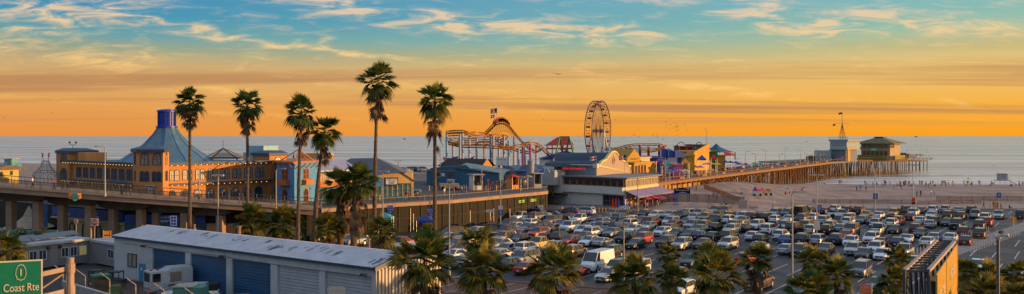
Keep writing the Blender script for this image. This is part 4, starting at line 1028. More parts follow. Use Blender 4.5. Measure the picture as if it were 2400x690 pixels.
# tent roof and cupola
cx, cy = X(391, 168), 168.0
prof = [(r * 168 / F, Zt(y, 168)) for r, y in ((124, 390), (103, 376), (89, 366), (71, 354), (53, 340), (40, 326), (30, 314), (23.5, 304), (21.5, 298))]
tent = MB(); tent.lathe([(prof[0][0], 11.6)] + prof, (cx, cy), 12, 0, a0=PI / 12); rt = tent.build('tent_roof', M('tent_roof_blue_grey', (.06, .15, .25), .42, .15, var=.2, scale=.8), hall)
b = MB()
for k in range(12):
    a = PI / 12 + 2 * PI * k / 12
    for (r0, z0), (r1, z1) in zip(prof[:-1], prof[1:]): b.bar((cx + r0 * math.cos(a), cy + r0 * math.sin(a), z0 + .03), (cx + r1 * math.cos(a), cy + r1 * math.sin(a), z1 + .03), .06)
b.build('seam', slate, rt)
cup = MB(); cup.lathe([(1.95, 18.6), (1.95, 18.85), (1.55, 18.9), (1.55, 21.5), (1.8, 21.55), (1.8, 21.8), (1.5, 21.95), (.3, 22.1)], (cx, cy), 16); c_ = cup.build('cupola', cup_blue, hall)
b = MB()
for k in range(16):
    a = 2 * PI * (k + .5) / 16; b.box(-.05, .05, 1.52, 1.68, 18.9, 21.5, 0, Fr((cx, cy), ang=a))
b.build('cupola_fins', M('cupola_fin', (.015, .04, .22), .5), c_)
gull_w = M('gull_white', (.62, .62, .60), .8); gull_g = M('gull_grey', (.16, .16, .17), .8)
def gull(x, y, z, rz, label, group='gulls perched on roofs', s=1.0):
    b = MB(); c = math.cos(rz); s_ = math.sin(rz)
    def q(a, l, h): return (x + (a * c - l * s_) * s, y + (a * s_ + l * c) * s, z + h * s)
    b.add([q(-.22, 0, .16), q(-.05, -.07, .10), q(.12, -.06, .12), q(-.05, .07, .10), q(.12, .06, .12), q(0, 0, .22), q(.18, 0, .20), q(0, 0, .05)], [(0, 1, 5), (1, 2, 5), (2, 6, 5), (0, 5, 3), (3, 5, 4), (4, 5, 6), (0, 7, 1), (1, 7, 2), (2, 7, 4), (4, 7, 3), (3, 7, 0), (2, 4, 6)], 0)
    b.ball(q(.2, 0, .27), .05 * s, 6, 0); b.bar(q(.22, 0, .27), q(.33, 0, .25), .012 * s); b.bar(q(0, 0, .0), q(0, 0, .08), .012 * s)
    b.build('gull', [gull_w], None, label, 'gull', group)
for i, a in enumerate((1.0, 2.6, 3.6, 4.4, 5.4)):
    gull(cx + 1.35 * math.cos(a), cy + 1.35 * math.sin(a), 21.98, a, 'small gull perched on the rim of the blue cupola', 'gulls on the cupola')
# red sea horse lamp above the far tower
b = MB(); p0 = cp(1.6, 33); b.bar(p0 + (14.3,), p0 + (15.3,), .05); b.bar((p0[0] - .6, p0[1], 15.3), (p0[0] + .6, p0[1], 15.3), .05)
for s in (-1, 1): b.bar((p0[0] + s * .6, p0[1], 15.3), (p0[0] + s * .6, p0[1], 15.6), .05); b.ball((p0[0] + s * .6, p0[1], 15.75), .2, 8)
b.build('roof_floodlight', dark_m, None, 'twin headed floodlight mast on the far left tower of the carousel hall', 'floodlight')
# --- wrought gazebo frame with red finials
gx0, gy0 = X(107, 168), 168.0
gz0 = thing('wire_gazebo', (gx0, gy0, 4.2), 'pale open metal gazebo frame with flared ribs and two red finials', 'gazebo')
gm = M('gazebo_metal', (.26, .34, .38), .5, .3)
b = MB(); zt = Zt(431, 168); 
for k in range(10):
    a = 2 * PI * k / 10; R_ = 2.15
    pts = [(R_, zt), (R_, Zt(405, 168)), (1.5, Zt(400, 168)), (.85, Zt(390, 168)), (.62, Zt(379, 168))]
    b.tube([(gx0 + r * math.cos(a), gy0 + r * math.sin(a), z) for r, z in pts], .05, 4)
    a2 = 2 * PI * (k + 1) / 10; am = (a + a2) / 2
    for t in range(6):
        t0, t1 = t / 6, (t + 1) / 6
        b.bar((gx0 + R_ * math.cos(a + (a2 - a) * t0), gy0 + R_ * math.sin(a + (a2 - a) * t0), Zt(420, 168) + 1.0 * math.sin(PI * t0)), (gx0 + R_ * math.cos(a + (a2 - a) * t1), gy0 + R_ * math.sin(a + (a2 - a) * t1), Zt(420, 168) + 1.0 * math.sin(PI * t1)), .03)
for r, z in ((2.15, Zt(405, 168)), (.62, Zt(379, 168)), (.62, Zt(377, 168)), (1.5, Zt(400, 168))):
    b.tube([(gx0 + r * math.cos(2 * PI * k / 20), gy0 + r * math.sin(2 * PI * k / 20), z) for k in range(21)], .06, 4)
b.build('frame', gm, gz0)
for s in (-1, 1):
    b = MB(); x = gx0 + s * .5; b.tube([(x, gy0, Zt(378, 168)), (x, gy0, Zt(369, 168))], .05, 5); b.build('stem', gm, gz0)
    b = MB(); z = Zt(369, 168); b.tube([(x + .05 * s, gy0, z), (x + .18 * s, gy0, z + .2), (x - .02 * s, gy0, z + .45), (x + .1 * s, gy0, z + .7), (x + .3 * s, gy0, z + .72)], .12, 6); b.build('finial', M('finial_red', (.55, .03, .03), .5), gz0)
# --- yellow beach building and teal lifeguard tower behind it, far left
yb = thing('beach_building', (X(25, 190), 190, 0), 'yellow beach building with a flat overhanging roof at the left edge', 'building')
fy = Fr(PD(-12, 186), PD(44, 192))
b = MB(); b.box(0, fy.L, -6, 0, 0, Zt(397, 190), 0, fy); b.build('wall', M('yellow_stucco', (.45, .36, .12), .85), yb)
b = MB(); b.box(-.5, fy.L + 1.2, -7, 1.0, Zt(397, 190), Zt(393, 190), 0, fy); b.face_prism(fy, [(0, Zt(393, 190)), (fy.L * .5, Zt(388, 190)), (fy.L, Zt(393, 190))], -6, .2); b.build('roof', M('brown_roof', (.14, .10, .07), .9), yb)
rect_window(fy, 1.2, 2.0, Zt(412, 190), Zt(402, 190), yb, navy, glass_d); rect_window(fy, 3.9, 4.6, Zt(411, 190), Zt(401, 190), yb, navy, glass_d)
def lifeguard(px, py0, py1, D, wpx, colr, label):
    k = D / F; x0 = X(px, D); zb = Zt(py1, D); zt = Zt(py0, D); hw = wpx * k / 2; H_ = zt - zb
    t = thing('lifeguard_tower', (x0, D, zb), label, 'lifeguard tower')
    f = Fr((x0 - hw, D - 1), (x0 + hw, D - 1)); cm = M(colr + '_tower', {'teal': (.10, .34, .38), 'pale': (.34, .42, .46)}[colr], .7)
    b = MB(); b.box(0, 2 * hw, -2.6, 0, zb + H_ * .42, zt - .35, 0, f); b.build('cabin', cm, t)
    b = MB(); b.add([f.pt(-.5, .6, zt - .1), f.pt(2 * hw + .5, .6, zt - .3), f.pt(2 * hw + .5, -3, zt - .3), f.pt(-.5, -3, zt - .1), f.pt(-.5, .6, zt), f.pt(2 * hw + .5, .6, zt - .2), f.pt(2 * hw + .5, -3, zt - .2), f.pt(-.5, -3, zt)], [(0, 1, 2, 3), (4, 7, 6, 5), (0, 4, 5, 1), (1, 5, 6, 2), (2, 6, 7, 3), (3, 7, 4, 0)]); b.build('roof', M('tower_roof_grey', (.38, .40, .40), .7), t)
    b = MB(); b.box(-.7, 2 * hw + .7, -3.2, .9, zb + H_ * .36, zb + H_ * .42, 0, f); b.build('platform', cm, t)
    for uu in (-.5, 2 * hw + .5):
        for nn in (-3.0, .7):
            b = MB(); b.bar(f.pt(uu, nn, zb - .4), f.pt(uu, nn, zb + H_ * .36), .09); b.build('leg', steel, t)
    b = MB(); zr = zb + H_ * .62
    for z in (zr, zb + H_ * .5): b.tube([f.pt(-.7, .9, z), f.pt(2 * hw + .7, .9, z), f.pt(2 * hw + .7, -3.2, z)], .04, 4)
    for uu in (-.7, hw, 2 * hw + .7): b.bar(f.pt(uu, .9, zb + H_ * .42), f.pt(uu, .9, zr), .04)
    b.build('railing', steel, t)
    b = MB(); b.add([f.pt(2 * hw + .7, -1.6, zb + H_ * .42), f.pt(2 * hw + .7, -.6, zb + H_ * .42), f.pt(2 * hw + .7 + H_ * .8, -.6, zb), f.pt(2 * hw + .7 + H_ * .8, -1.6, zb)], [(0, 1, 2, 3)]); b.build('ramp', cm, t)
    rect_window(f, hw * .35, hw * 1.65, zb + H_ * .52, zt - .7, t, cm, M('shutter_lilac', (.30, .28, .42), .6), cols=1)
    b = MB(); b.bar(f.pt(-.4, -1, zb + H_ * .4), f.pt(-.4, -1, zt + H_ * .45), .05); b.build('mast', steel, t)
lifeguard(24, 370, 397, 215, 17, 'teal', 'teal lifeguard tower standing behind the yellow beach building')
lifeguard(2350, 406, 434, 338, 17, 'pale', 'pale lifeguard tower on stilts at the waterline, gulls above')
# --- the bridge (ramp) to the pier
BP = [(-84, 138 - .3), (-31, 140)]
def bz(t): return 9.45 + (5.35 - 9.45) * t
br = thing('pier_bridge', (-57, 139, 0), 'tan concrete bridge ramp with teal railings leading to the pier', 'bridge')
bridge_pts = []
for i in range(25):
    t = i / 24; bridge_pts.append((-84 + 53 * t, 137.7 + 2.3 * t - 3.4 * math.sin(PI * t) * .3, bz(t)))
b = MB()
for p, q in zip(bridge_pts[:-1], bridge_pts[1:]):
    f = Fr(p[:2], q[:2])
    for n0, n1, za, zb_ in ((-7.5, 0, -.9, 0), ):
        P = [f.pt(0, n0, p[2] + za), f.pt(f.L, n0, q[2] + za), f.pt(f.L, n1, q[2] + za), f.pt(0, n1, p[2] + za), f.pt(0, n0, p[2]), f.pt(f.L, n0, q[2]), f.pt(f.L, n1, q[2]), f.pt(0, n1, p[2])]
        b.add(P, [(0, 1, 2, 3), (4, 7, 6, 5), (0, 4, 5, 1), (2, 6, 7, 3)])
b.build('deck_slab', conc_tan, br)
b = MB()
for p, q in zip(bridge_pts[:-1], bridge_pts[1:]):
    f = Fr(p[:2], q[:2]); P = [f.pt(0, 0, p[2] - .12), f.pt(f.L, 0, q[2] - .12), f.pt(f.L, .22, q[2] - .12), f.pt(0, .22, p[2] - .12), f.pt(0, 0, p[2] + .12), f.pt(f.L, 0, q[2] + .12), f.pt(f.L, .22, q[2] + .12), f.pt(0, .22, p[2] + .12)]
    b.add(P, [(0, 3, 2, 1), (4, 5, 6, 7), (2, 3, 7, 6)])
b.build('kerb_beam', M('bridge_concrete_pale', (.40, .28, .20), .85), br)
def railing(pts, h, mat, parent, off=0.1, gap=.16, name='railing'):
    b = MB()
    for p, q in zip(pts[:-1], pts[1:]):
        P = Vector(p); Q = Vector(q); L = (Q - P).length
        for z in (h, h * .94, .12): b.bar(P + Vector((0, 0, z)), Q + Vector((0, 0, z)), .035)
        n = max(1, int(L / gap))
        for k in range(n):
            c = P + (Q - P) * (k / n); b.bar(c + Vector((0, 0, .1)), c + Vector((0, 0, h)), .05 if k % 12 == 0 else (.018 if gap > .2 else .035))
    return b.build(name, mat, parent)
railing([(x, y - .05, z) for x, y, z in bridge_pts], 1.25, rail_teal, br); railing([(x, y + 7.2, z) for x, y, z in bridge_pts], 1.2, rail_teal, br, gap=.5)
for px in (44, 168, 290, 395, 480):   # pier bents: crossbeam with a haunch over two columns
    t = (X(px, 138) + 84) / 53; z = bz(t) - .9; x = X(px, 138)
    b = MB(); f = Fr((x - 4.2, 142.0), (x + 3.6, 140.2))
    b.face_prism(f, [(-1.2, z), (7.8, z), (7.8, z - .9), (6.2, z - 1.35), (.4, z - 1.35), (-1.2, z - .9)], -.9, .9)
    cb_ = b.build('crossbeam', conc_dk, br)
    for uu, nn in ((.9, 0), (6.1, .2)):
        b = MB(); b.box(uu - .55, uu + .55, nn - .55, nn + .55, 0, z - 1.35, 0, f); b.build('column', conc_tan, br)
# banners hanging on the bridge
for px, c, nm, w_, h_ in ((165, (.75, .26, .03), 'orange', .6, .95), (175.5, (.04, .42, .36), 'teal', .72, 1.25), (185.5, (.75, .26, .03), 'orange', .6, .95)):
    x = X(px, 136.3); z = Zt(453, 136.3); f = Fr((x - w_ / 2, 136.3), (x + w_ / 2, 136.5))
    b = MB(); b.face_prism(f, [(0, z), (w_, z), (w_, z - h_ * .85), (w_ / 2, z - h_), (0, z - h_ * .85)], 0, .04)
    o = b.build('hanging_banner', M('banner_' + nm, c, .8), None, {165: 'left orange pennant of three hanging on the bridge face', 175.5: 'teal pennant between two orange ones on the bridge face', 185.5: 'right orange pennant of three hanging on the bridge face'}[px], 'banner', 'pennants on the bridge')
    b = MB(); b.ball((x, 136.25, z - h_ * .4), .12, 6); b.build('emblem', M('emblem_pale', (.6, .55, .4), .8), o)
# --- curved parapet where the ramp meets the pier
# --- aquarium under the platform
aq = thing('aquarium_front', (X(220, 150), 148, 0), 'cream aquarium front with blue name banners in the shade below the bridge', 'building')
cream = M('aquarium_cream', (.42, .34, .19), .85); banner_b = M('banner_deep_blue', (.012, .05, .26), .6, var=.4, scale=.5)
FA = Fr((-80, 155.2), (-62, 142.2))
b = MB(); b.box(0, FA.L, -1, .3, 0, 3.2, 0, FA); b.box(-.1, FA.L + .1, .3, .7, 2.75, 3.05, 0, FA); b.build('wall', cream, aq)
b = MB(); b.box(0, FA.L, .3, .5, 3.2, 4.7, 0, FA); bn = b.build('name_banner', banner_b, aq)
wt = M('lettering_white', (.65, .68, .72), .7, var=.05, scale=5)
for u in (4.0, 13.5):
    text('Heal the Bay', .5, FA, u, .52, 4.25, wt, bn, .95); text('Aquarium', .85, FA, u + .3, .52, 3.65, wt, bn, .95)
FB = Fr((-62, 142.2), (-34, 142.2))
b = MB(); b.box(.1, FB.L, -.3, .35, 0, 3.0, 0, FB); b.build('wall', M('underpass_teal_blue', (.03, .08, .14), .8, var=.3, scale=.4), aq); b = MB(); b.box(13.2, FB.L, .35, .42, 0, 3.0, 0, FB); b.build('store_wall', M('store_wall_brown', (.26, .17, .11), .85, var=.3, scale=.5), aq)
b = MB(); b.box(.1, 13, .35, .5, 3.0, 4.4, 0, FB); bn2 = b.build('name_banner', banner_b, aq); text('Heal the Bay', .45, FB, 6.5, .52, 4.0, wt, bn2); text('Aquarium', .75, FB, 6.8, .52, 3.45, wt, bn2)
for i in range(5): arch_window(FA, 2.2 + i * 4.2, .05, 1.9, 2.3, aq, M('arch_black', (.02, .02, .02), .5), glass_d, .28, proud=.42)
for i in range(4): rect_window(FB, 15 + i * 3.0, 16.4 + i * 3.0, 1.2, 2.2, aq, steel, glass_w, proud=.4)
# tent canopy by the aquarium
b = MB(); x0, y0 = X(68, 152), 152; b.lathe([(4.2, 1.4), (2.2, 2.2), (1.0, 3.2), (.15, 4.9)], (x0, y0), 8, 0); o = b.build('tent_canopy', M('canvas_tan', (.36, .29, .19), .9), None, 'tan peaked tent canopy in the shade under the bridge', 'tent canopy')
b = MB(); x0 = X(101, 150); f = Fr((x0 - 1.3, 149), (x0 + 1.3, 149)); b.box(0, 2.6, 0, .06, 1.2, 5.6, 0, f); o = b.build('mural_panel', M('mural_blue', (.03, .14, .36), .7, var=.5, scale=.7), None, 'tall blue mural panel with a yellow sea creature beside the bridge column', 'mural')
b = MB(); b.tube([f.pt(.9 + .3 * math.sin(k * 1.1), .1, 1.6 + k * .42) for k in range(9)], .16, 6); b.build('painted_creature', M('mural_yellow', (.5, .36, .06), .7), o)
# do-not-enter sign on the column, small arrow sign board
def disc_sign(px, py, D, r, label, words=('DO NOT', 'ENTER')):
    x = X(px, D); z = Zt(py, D); t = thing('road_sign', (x, D, 0), label, 'road sign')
    b = MB(); b.box(x - r * 1.15, x + r * 1.15, D, D + .04, z - r * 1.15, z + r * 1.15); b.build('panel', M('sign_white', (.6, .6, .6), .5), t)
    b = MB(); b.cyl((x, D, z), (x, D - .03, z), r, r, 20); b.build('disc', M('sign_red', (.50, .02, .02), .5), t)
    f = Fr((x, D), ang=0); b = MB(); b.box(-r * .75, r * .75, .03, .05, z - r * .13, z + r * .13, 0, f); b.build('bar', M('sign_white', (.6, .6, .6)), t)
    text(words[0], r * .38, f, 0, .05, z + r * .48, M('sign_white', (.6, .6, .6)), t); text(words[1], r * .38, f, 0, .05, z - r * .48, M('sign_white', (.6, .6, .6)), t)
    b = MB(); b.bar((x, D + .07, 0), (x, D + .07, z), .04); b.build('post', steel, t)
disc_sign(221.5, 521, 131, .48, 'red and white do not enter disc in front of the bridge column')
disc_sign(178, 519, 134, .26, 'small narrow red sign on the bridge column left of the big disc')
b = MB(); x = X(250, 124); f = Fr((x - .5, 124), (x + .5, 124.2)); b.box(0, 1.1, 0, .05, 2.4, 3.0, 0, f); b.box(.05, 1.05, 0, .05, 3.2, 3.7, 0, f); b.box(0, .06, -.03, .08, 0, 3.8, 0, f); b.box(.95, 1.01, -.03, .08, 0, 3.8, 0, f)
b.build('construction_sign', M('sign_orange', (.75, .30, .03), .6), None, 'orange detour sign on posts behind the office trailers', 'road sign')
x = X(407, 122); z = Zt(518, 122); b = MB(); f = Fr((x - .45, 122), (x + .45, 122)); b.box(0, .9, 0, .05, z - .7, z + .7, 0, f); o = b.build('notice_sign', M('sign_white', (.6, .6, .6)), None, 'white sign with blue symbols on a post behind the garage roof', 'sign')
b = MB()
for i in range(2):
    for j in range(3): b.box(.12 + i * .38, .40 + i * .38, .05, .07, z - .55 + j * .42, z - .25 + j * .42, 0, f)
b.build('symbols', M('symbol_blue', (.03, .05, .35)), o); b = MB(); b.bar((x, 122.08, 0), (x, 122.08, z - .7), .04); b.build('post', steel, o)
# --- lamp posts
def lamp(px, py_top, D, label, heads=1, arm=1.6, base=0.0, r=.09, twin=False, colr=None, sgn=-1, box=False, signs=None, group='lamp posts'):
    x = X(px, D); z = Zt(py_top, D); t = thing('lamp_post', (x, D, base), label, 'lamp post', group)
    b = MB(); b.cyl((x, D, base), (x, D, z), r * 1.25, r * .8, 8); b.cyl((x, D, base), (x, D, base + .6), r * 2.2, r * 2.0, 8); b.build('post', colr or M('lamp_grey', (.30, .31, .30), .5, .3), t)
    hm = M('lamp_head', (.36, .37, .36), .5, .2)
    if box:
        for s in ((-1, 1) if twin else (sgn,)):
            b = MB(); b.box(x + (s * arm if s < 0 else .12), x + (-.12 if s < 0 else s * arm), D - .28, D + .28, z - .02, z + .20); b.build('lamp_head', hm, t)
    else:
        for s in ((-1, 1) if twin else (sgn,)):
            b = MB(); b.tube([(x, D, z - .3), (x + s * arm * .5, D, z + .12), (x + s * arm, D, z + .12)], .045, 5); b.build('arm', hm, t)
            b = MB(); b.box(min(x + s * arm, x + s * (arm + .7)), max(x + s * arm, x + s * (arm + .7)), D - .14, D + .14, z + .04, z + .18); b.build('lamp_head', hm, t)
    if signs:
        for (py, w_, h_, c, txt) in signs:
            zz = Zt(py, D); f = Fr((x - w_ / 2, D - .16), (x + w_ / 2, D - .16)); b = MB(); b.box(0, w_, 0, .04, zz - h_ / 2, zz + h_ / 2, 0, f); o = b.build('sign_panel', M('panel_' + c, {'blue': (.02, .07, .32), 'red': (.5, .05, .03), 'white': (.55, .55, .55), 'orange': (.65, .18, .04)}[c], .5), t)
            if txt: text(txt, h_ * .75, f, w_ / 2, .045, zz, M('lettering_white', (.65, .68, .72)), o)
    return t
lamp(246, 345, 136, 'tall street lamp with a curved arm on the bridge, left of the corner tower', arm=.9, base=bz(.42), sgn=-1)
lamp(467, 382, 140, 'street lamp on the bridge beside the first slim palm', arm=.9, base=bz(.6), sgn=1)
lamp(511, 413, 118, 'twin headed car park lamp behind the garage, in front of the hall', twin=True, arm=.75, box=True)
lamp(647, 397, 138, 'street lamp with traffic signs where the bridge meets the pier', arm=.8, base=5.2, sgn=1)
lamp(897, 404, 128, 'twin headed car park lamp beside the tallest palm trunk', twin=True, arm=.9, box=True)
lamp(1053, 434, 108, 'twin headed car park lamp left of the packed car rows', twin=True, arm=1.1, box=True)
lamp(1173, 395, 160, 'single headed car park lamp with a number five sign', arm=.9, box=True, signs=[(498, .8, 1.0, 'blue', '5'), (487, .8, .7, 'white', None)])
lamp(1462, 527, 99, 'rusty lamp post with a worn yellow head in the middle of the lot', arm=1.0, box=True, twin=True)
lamp(1495, 388, 195, 'slim white lamp post in front of the seafood restaurant', arm=.8, sgn=1)
lamp(1857, 452, 98, 'tall near lamp post with a wide yellow head on the right', arm=1.4, box=True, sgn=1, r=.1)
lamp(1914, 412, 150, 'twin headed lamp post with a white notice over the crowded rows', twin=True, arm=1.2, box=True, signs=[(528, 1.0, 1.6, 'white', None)])
lamp(2051, 397, 190, 'twin headed lamp post with a blue number two sign near the sand', twin=True, arm=1.2, box=True, signs=[(460, 1.0, 1.2, 'blue', '2')])
lamp(2140, 388, 196, 'twin headed lamp post with a red and white notice near the sand', twin=True, arm=1.2, box=True, signs=[(471, .7, 1.5, 'red', None), (480, .7, .9, 'white', None)])
lamp(697, 392, 141, 'street lamp with yellow traffic signs by the second palm trunk', arm=.6, base=5.2, sgn=1)
# people on the bridge
for i, (px, pz, sh, lg, po, lab) in enumerate([(75, .17, 'white', 'black', 'walk', 'walker in a white top with a backpack on the bridge'), (127, .28, 'red', 'dark', 'walk', 'walker in red on the bridge left of a dark pair'), (147, .32, 'dark', 'dark', 'walk', 'grey haired walker in dark clothes on the bridge'), (158, .34, 'black', 'dark', 'walk', 'walker in black just behind a grey haired one on the bridge'),
      (283, .5, 'black', 'black', 'stand', 'left one of a trio at the bridge railing by the tower'), (287, .5, 'dark', 'black', 'stand', 'middle one of a trio at the bridge railing by the tower'), (305, .53, 'black', 'dark', 'stand', 'right one of a trio at the bridge railing by the tower'), (487, .8, 'blue', 'denim', 'walk', 'walker in blue on the bridge below the stained glass'), (520, .84, 'dark', 'black', 'walk', 'walker in dark clothes on the bridge below the stained glass'), (560, .87, 'black', 'denim', 'stand', 'person in black by the arches at the ramp end')]):
    t = (X(px, 139) + 84) / 53; x = X(px, 139.5); person(x, 139.6, bz(t) + .02, po, sh, lg, rp.choice([-PI / 2, PI / 2]), lab, 'walkers on the bridge')
# ================= blue corner building, restaurants, warehouse =================
sky_blue = M('pale_blue_stucco', (.07, .25, .52), .85, var=.1, scale=.7, bump=.2)
orange_w = M('orange_timber', (.42, .14, .03), .7, var=.2, scale=1.5)
pc = PD(690, 155)
fl = Fr(PD(648, 160), pc); frr = Fr(pc, PD(742, 164))
bb = thing('corner_building', (pc[0], pc[1] + 4, DZ), 'pale blue corner building with orange balconies and brackets', 'building')
b = MB(); b.prism([PD(648, 160), pc, PD(742, 164), PD(735, 176), PD(655, 178)], DZ, 12.2); b.build('wall', sky_blue, bb)
b = MB(); cx_, cy_ = pc[0] - .3, pc[1] + 6
b.prism([(cx_ + (x - cx_) * 1.12, cy_ + (y - cy_) * 1.14) for x, y in [PD(648, 160), pc, PD(742, 164), PD(735, 176), PD(655, 178)]], 12.2, 12.5); b.build('roof', orange_w, bb)
for f, n in ((fl, 2), (frr, 3)):
    for k in range(n + 2):
        u = .3 + (f.L - .6) * k / (n + 1); b = MB(); b.bar(f.pt(u, .05, 11.2), f.pt(u, .95, 12.15), .09); b.build('bracket', orange_w, bb)
for z0, h in ((9.2, 2.0),):
    for f in (fl, frr):
        m_ = f.L / 2
        for d in (-.62, .62): arch_window(f, m_ + d, z0, 1.1, h, bb, orange_w, glass_d, .14)
        b = MB(); b.box(m_ - 1.8, m_ + 1.8, 0, .9, 8.3, 8.5, 0, f); b.box(m_ - 1.6, m_ + 1.6, .7, .85, 8.5, 9.2, 0, f); b.box(m_ - 1.6, m_ - 1.45, 0, .7, 8.5, 9.2, 0, f); b.box(m_ + 1.45, m_ + 1.6, 0, .7, 8.5, 9.2, 0, f); b.build('balcony', orange_w, bb)
        arch_window(f, m_, DZ + .02, 2.3, 2.7, bb, orange_w, glass_d, .18)
b = MB(); f = fl; P = [fl.pt(.5, -1, 12.5), frr.pt(frr.L - .6, -1, 12.5)]; top = (pc[0] - .2, pc[1] + 4, 14.6)
for q in [fl.pt(.4, -.5, 12.5), (pc[0], pc[1] + .8, 12.5), frr.pt(frr.L - .4, -.5, 12.5), (pc[0], pc[1] + 9, 12.5)]: b.bar(q, top, .11)
b.bar(top, (top[0], top[1], 17.6), .05); b.build('trellis_pyramid', orange_w, bb)
# second trellis pyramid left (open timber roof lantern)
lt = thing('roof_lantern', (X(523, 172), 172, 12.3), 'open timber pyramid lantern with a spire on the hall roof', 'roof lantern')
x0, y0, zt0, z1 = X(523, 172), 172, Zt(371, 172), Zt(348, 172); R_ = 3.3
b = MB(); cs4 = [(x0 - R_, y0 - R_ * .6), (x0 + R_, y0 - R_ * .6), (x0 + R_, y0 + R_), (x0 - R_, y0 + R_)]
for x, y in cs4: b.bar((x, y, zt0), (x0, y0, z1), .12); b.bar((x * 1 , y, 12.2), (x, y, zt0), .14)
for i in range(4): b.bar(cs4[i] + (zt0,), cs4[(i + 1) % 4] + (zt0,), .12)
b.bar((x0, y0, z1), (x0, y0, Zt(328, 172)), .05); b.build('frame', M('dark_timber', (.10, .05, .03), .8), lt)
b = MB()
for k in range(1, 8):
    t = k / 8.5; c = [(x0 + (x - x0) * (1 - t), y0 + (y - y0) * (1 - t), zt0 + (z1 - zt0) * t) for x, y in cs4]
    for i in range(4): b.bar(c[i], c[(i + 1) % 4], .05)
b.build('slats', M('lantern_slats_grey', (.14, .15, .15), .8), lt)
# pale blue roof box
f = Fr(PD(570, 182), PD(627, 180)); b = MB(); b.box(0, 1.2, -4, 0, 8, Zt(358, 181), 0, f); b.box(1.2, 5.0, -5, .1, 8, Zt(342, 181), 0, f)
b.build('roof_house', M('pale_blue_box', (.24, .46, .58), .8), None, 'plain pale blue stair house rising behind the end tower', 'building')
# cafe with metal roof between the blue building and the grey roofed restaurant
cf = thing('cafe_building', (X(785, 172), 170, DZ), 'cafe with orange timber windows under a pale metal roof', 'building')
f = Fr(PD(742, 166), PD(832, 172)); b = MB(); b.box(0, f.L, -8, 0, DZ, 10.3, 0, f); b.build('wall', sky_blue, cf)
lav = M('metal_roof_lavender', (.34, .35, .44), .45, .2, var=.12, scale=.8)
b = MB(); b.add([f.pt(-.6, .8, 10.3), f.pt(f.L + .6, .8, 10.3), f.pt(f.L + .6, -5, 12.2), f.pt(-.6, -5, 12.2), f.pt(-.6, .8, 10.5), f.pt(f.L + .6, .8, 10.5), f.pt(f.L + .6, -5, 12.4), f.pt(-.6, -5, 12.4)], [(0, 3, 2, 1), (4, 5, 6, 7), (0, 1, 5, 4), (1, 2, 6, 5), (2, 3, 7, 6), (3, 0, 4, 7)]); b.build('roof', lav, cf)
for k in range(3): rect_window(f, .3 + k * 2.35, 2.2 + k * 2.35, 7.9, 9.9, cf, orange_w, glass_w, cols=4, rows=2, t=.12)
b = MB(); b.box(0, f.L, 0, 1.2, 7.4, 7.6, 0, f); b.box(0, f.L, 1.1, 1.2, 7.6, 8.5, 0, f); b.build('balcony', orange_w, cf)
for k in range(3): rect_window(f, .4 + k * 2.35, 2.2 + k * 2.35, DZ + .1, 7.1, cf, sky_blue, glass_d, cols=2, t=.12)
f = Fr(PD(738, 182), PD(800, 182)); b = MB(); b.box(-3.6, 3.2, -3, 0, 8, Zt(360, 182), 0, f); b.build('roof_terrace_wall', M('orange_render', (.52, .28, .10), .8), None, 'orange walled roof terrace behind the pale blue corner building', 'wall')
for i, px in enumerate((688, 705, 745, 752, 761)):
    x = X(px, 178); zt_ = Zt(352 if i > 2 else 358, 178); t = thing('folded_parasol', (x, 178, 10.5), 'folded blue parasol on the roof terrace behind the corner building', 'parasol', 'folded parasols on the roof terrace'); b = MB(); b.cyl((x, 178, zt_ - 1.7), (x, 178, zt_), .28, .03, 8); b.build('canopy', M('parasol_navy', (.01, .03, .22), .8), t); b = MB(); b.bar((x, 178, 10.5), (x, 178, zt_ - 1.7), .04); b.build('pole', steel, t)
# grey hipped restaurant
rs = thing('grill_restaurant', (X(880, 185), 182, DZ), 'peach restaurant with a big grey hipped roof and teal shop front', 'building')
P0 = PD(792, 178); P1 = PD(878, 168); P2 = PD(948, 173); P3 = PD(968, 178)
FR = Fr(PD(800, 178), PD(880, 172)); FR2 = Fr(PD(878, 173.0), PD(966, 175.2))
b = MB(); foot = [PD(800, 178), PD(878, 173), PD(966, 175.2), PD(968, 192), PD(800, 196)]; b.prism(foot, DZ, 9.6); b.build('wall', M('peach_render', (.55, .36, .17), .85), rs)
# hip roof + gable to the right
rg = M('grey_shingle_roof', (.085, .095, .11), .85, var=.25, scale=1.0, bump=.3)
ra, rb = X(822, 188), X(884, 186); b = MB()
ev = [PD(790, 177.5), PD(878, 171.8), PD(943, 173.2), PD(985, 196), PD(780, 200)]; ez = [9.7, 9.3, 9.9, 8.4, 9.7]
b.add([e + (z,) for e, z in zip(ev, ez)] + [(ra, 188, 12.25), (rb, 186, 12.4)], [(0, 1, 6, 5), (1, 2, 6), (2, 3, 6), (3, 4, 5, 6), (4, 0, 5)])
b.add([FR2.pt(5.2, .5, 9.9), FR2.pt(FR2.L + .6, .5, 8.0), FR2.pt(FR2.L + 1.5, -17, 8.0), FR2.pt(5.0, -16, 9.9)], [(0, 1, 2, 3)]); b.build('roof', rg, rs)
b = MB(); b.face_prism(FR2, [(0, 7.7), (FR2.L + .3, 7.7), (FR2.L + .3, 8.0), (5.3, 9.75), (0, 9.4)], -.1, .25); b.build('gable_wall', M('peach_render_bright', (.62, .40, .17), .85), rs)
teal_p = M('teal_paint', (.03, .20, .22), .6)
for k in range(7): rect_window(FR2, .2 + k * 1.02, 1.12 + k * 1.02, DZ + .05, 7.6, rs, teal_p, M('shop_lit_glass', (.55, .40, .25), .4), cols=1, rows=2, t=.10, proud=.3)
for k in range(3): rect_window(FR, .4 + k * 2.2, 2.3 + k * 2.2, DZ + .05, 8.6, rs, orange_w, glass_d, cols=2, rows=2, t=.12, proud=.12)
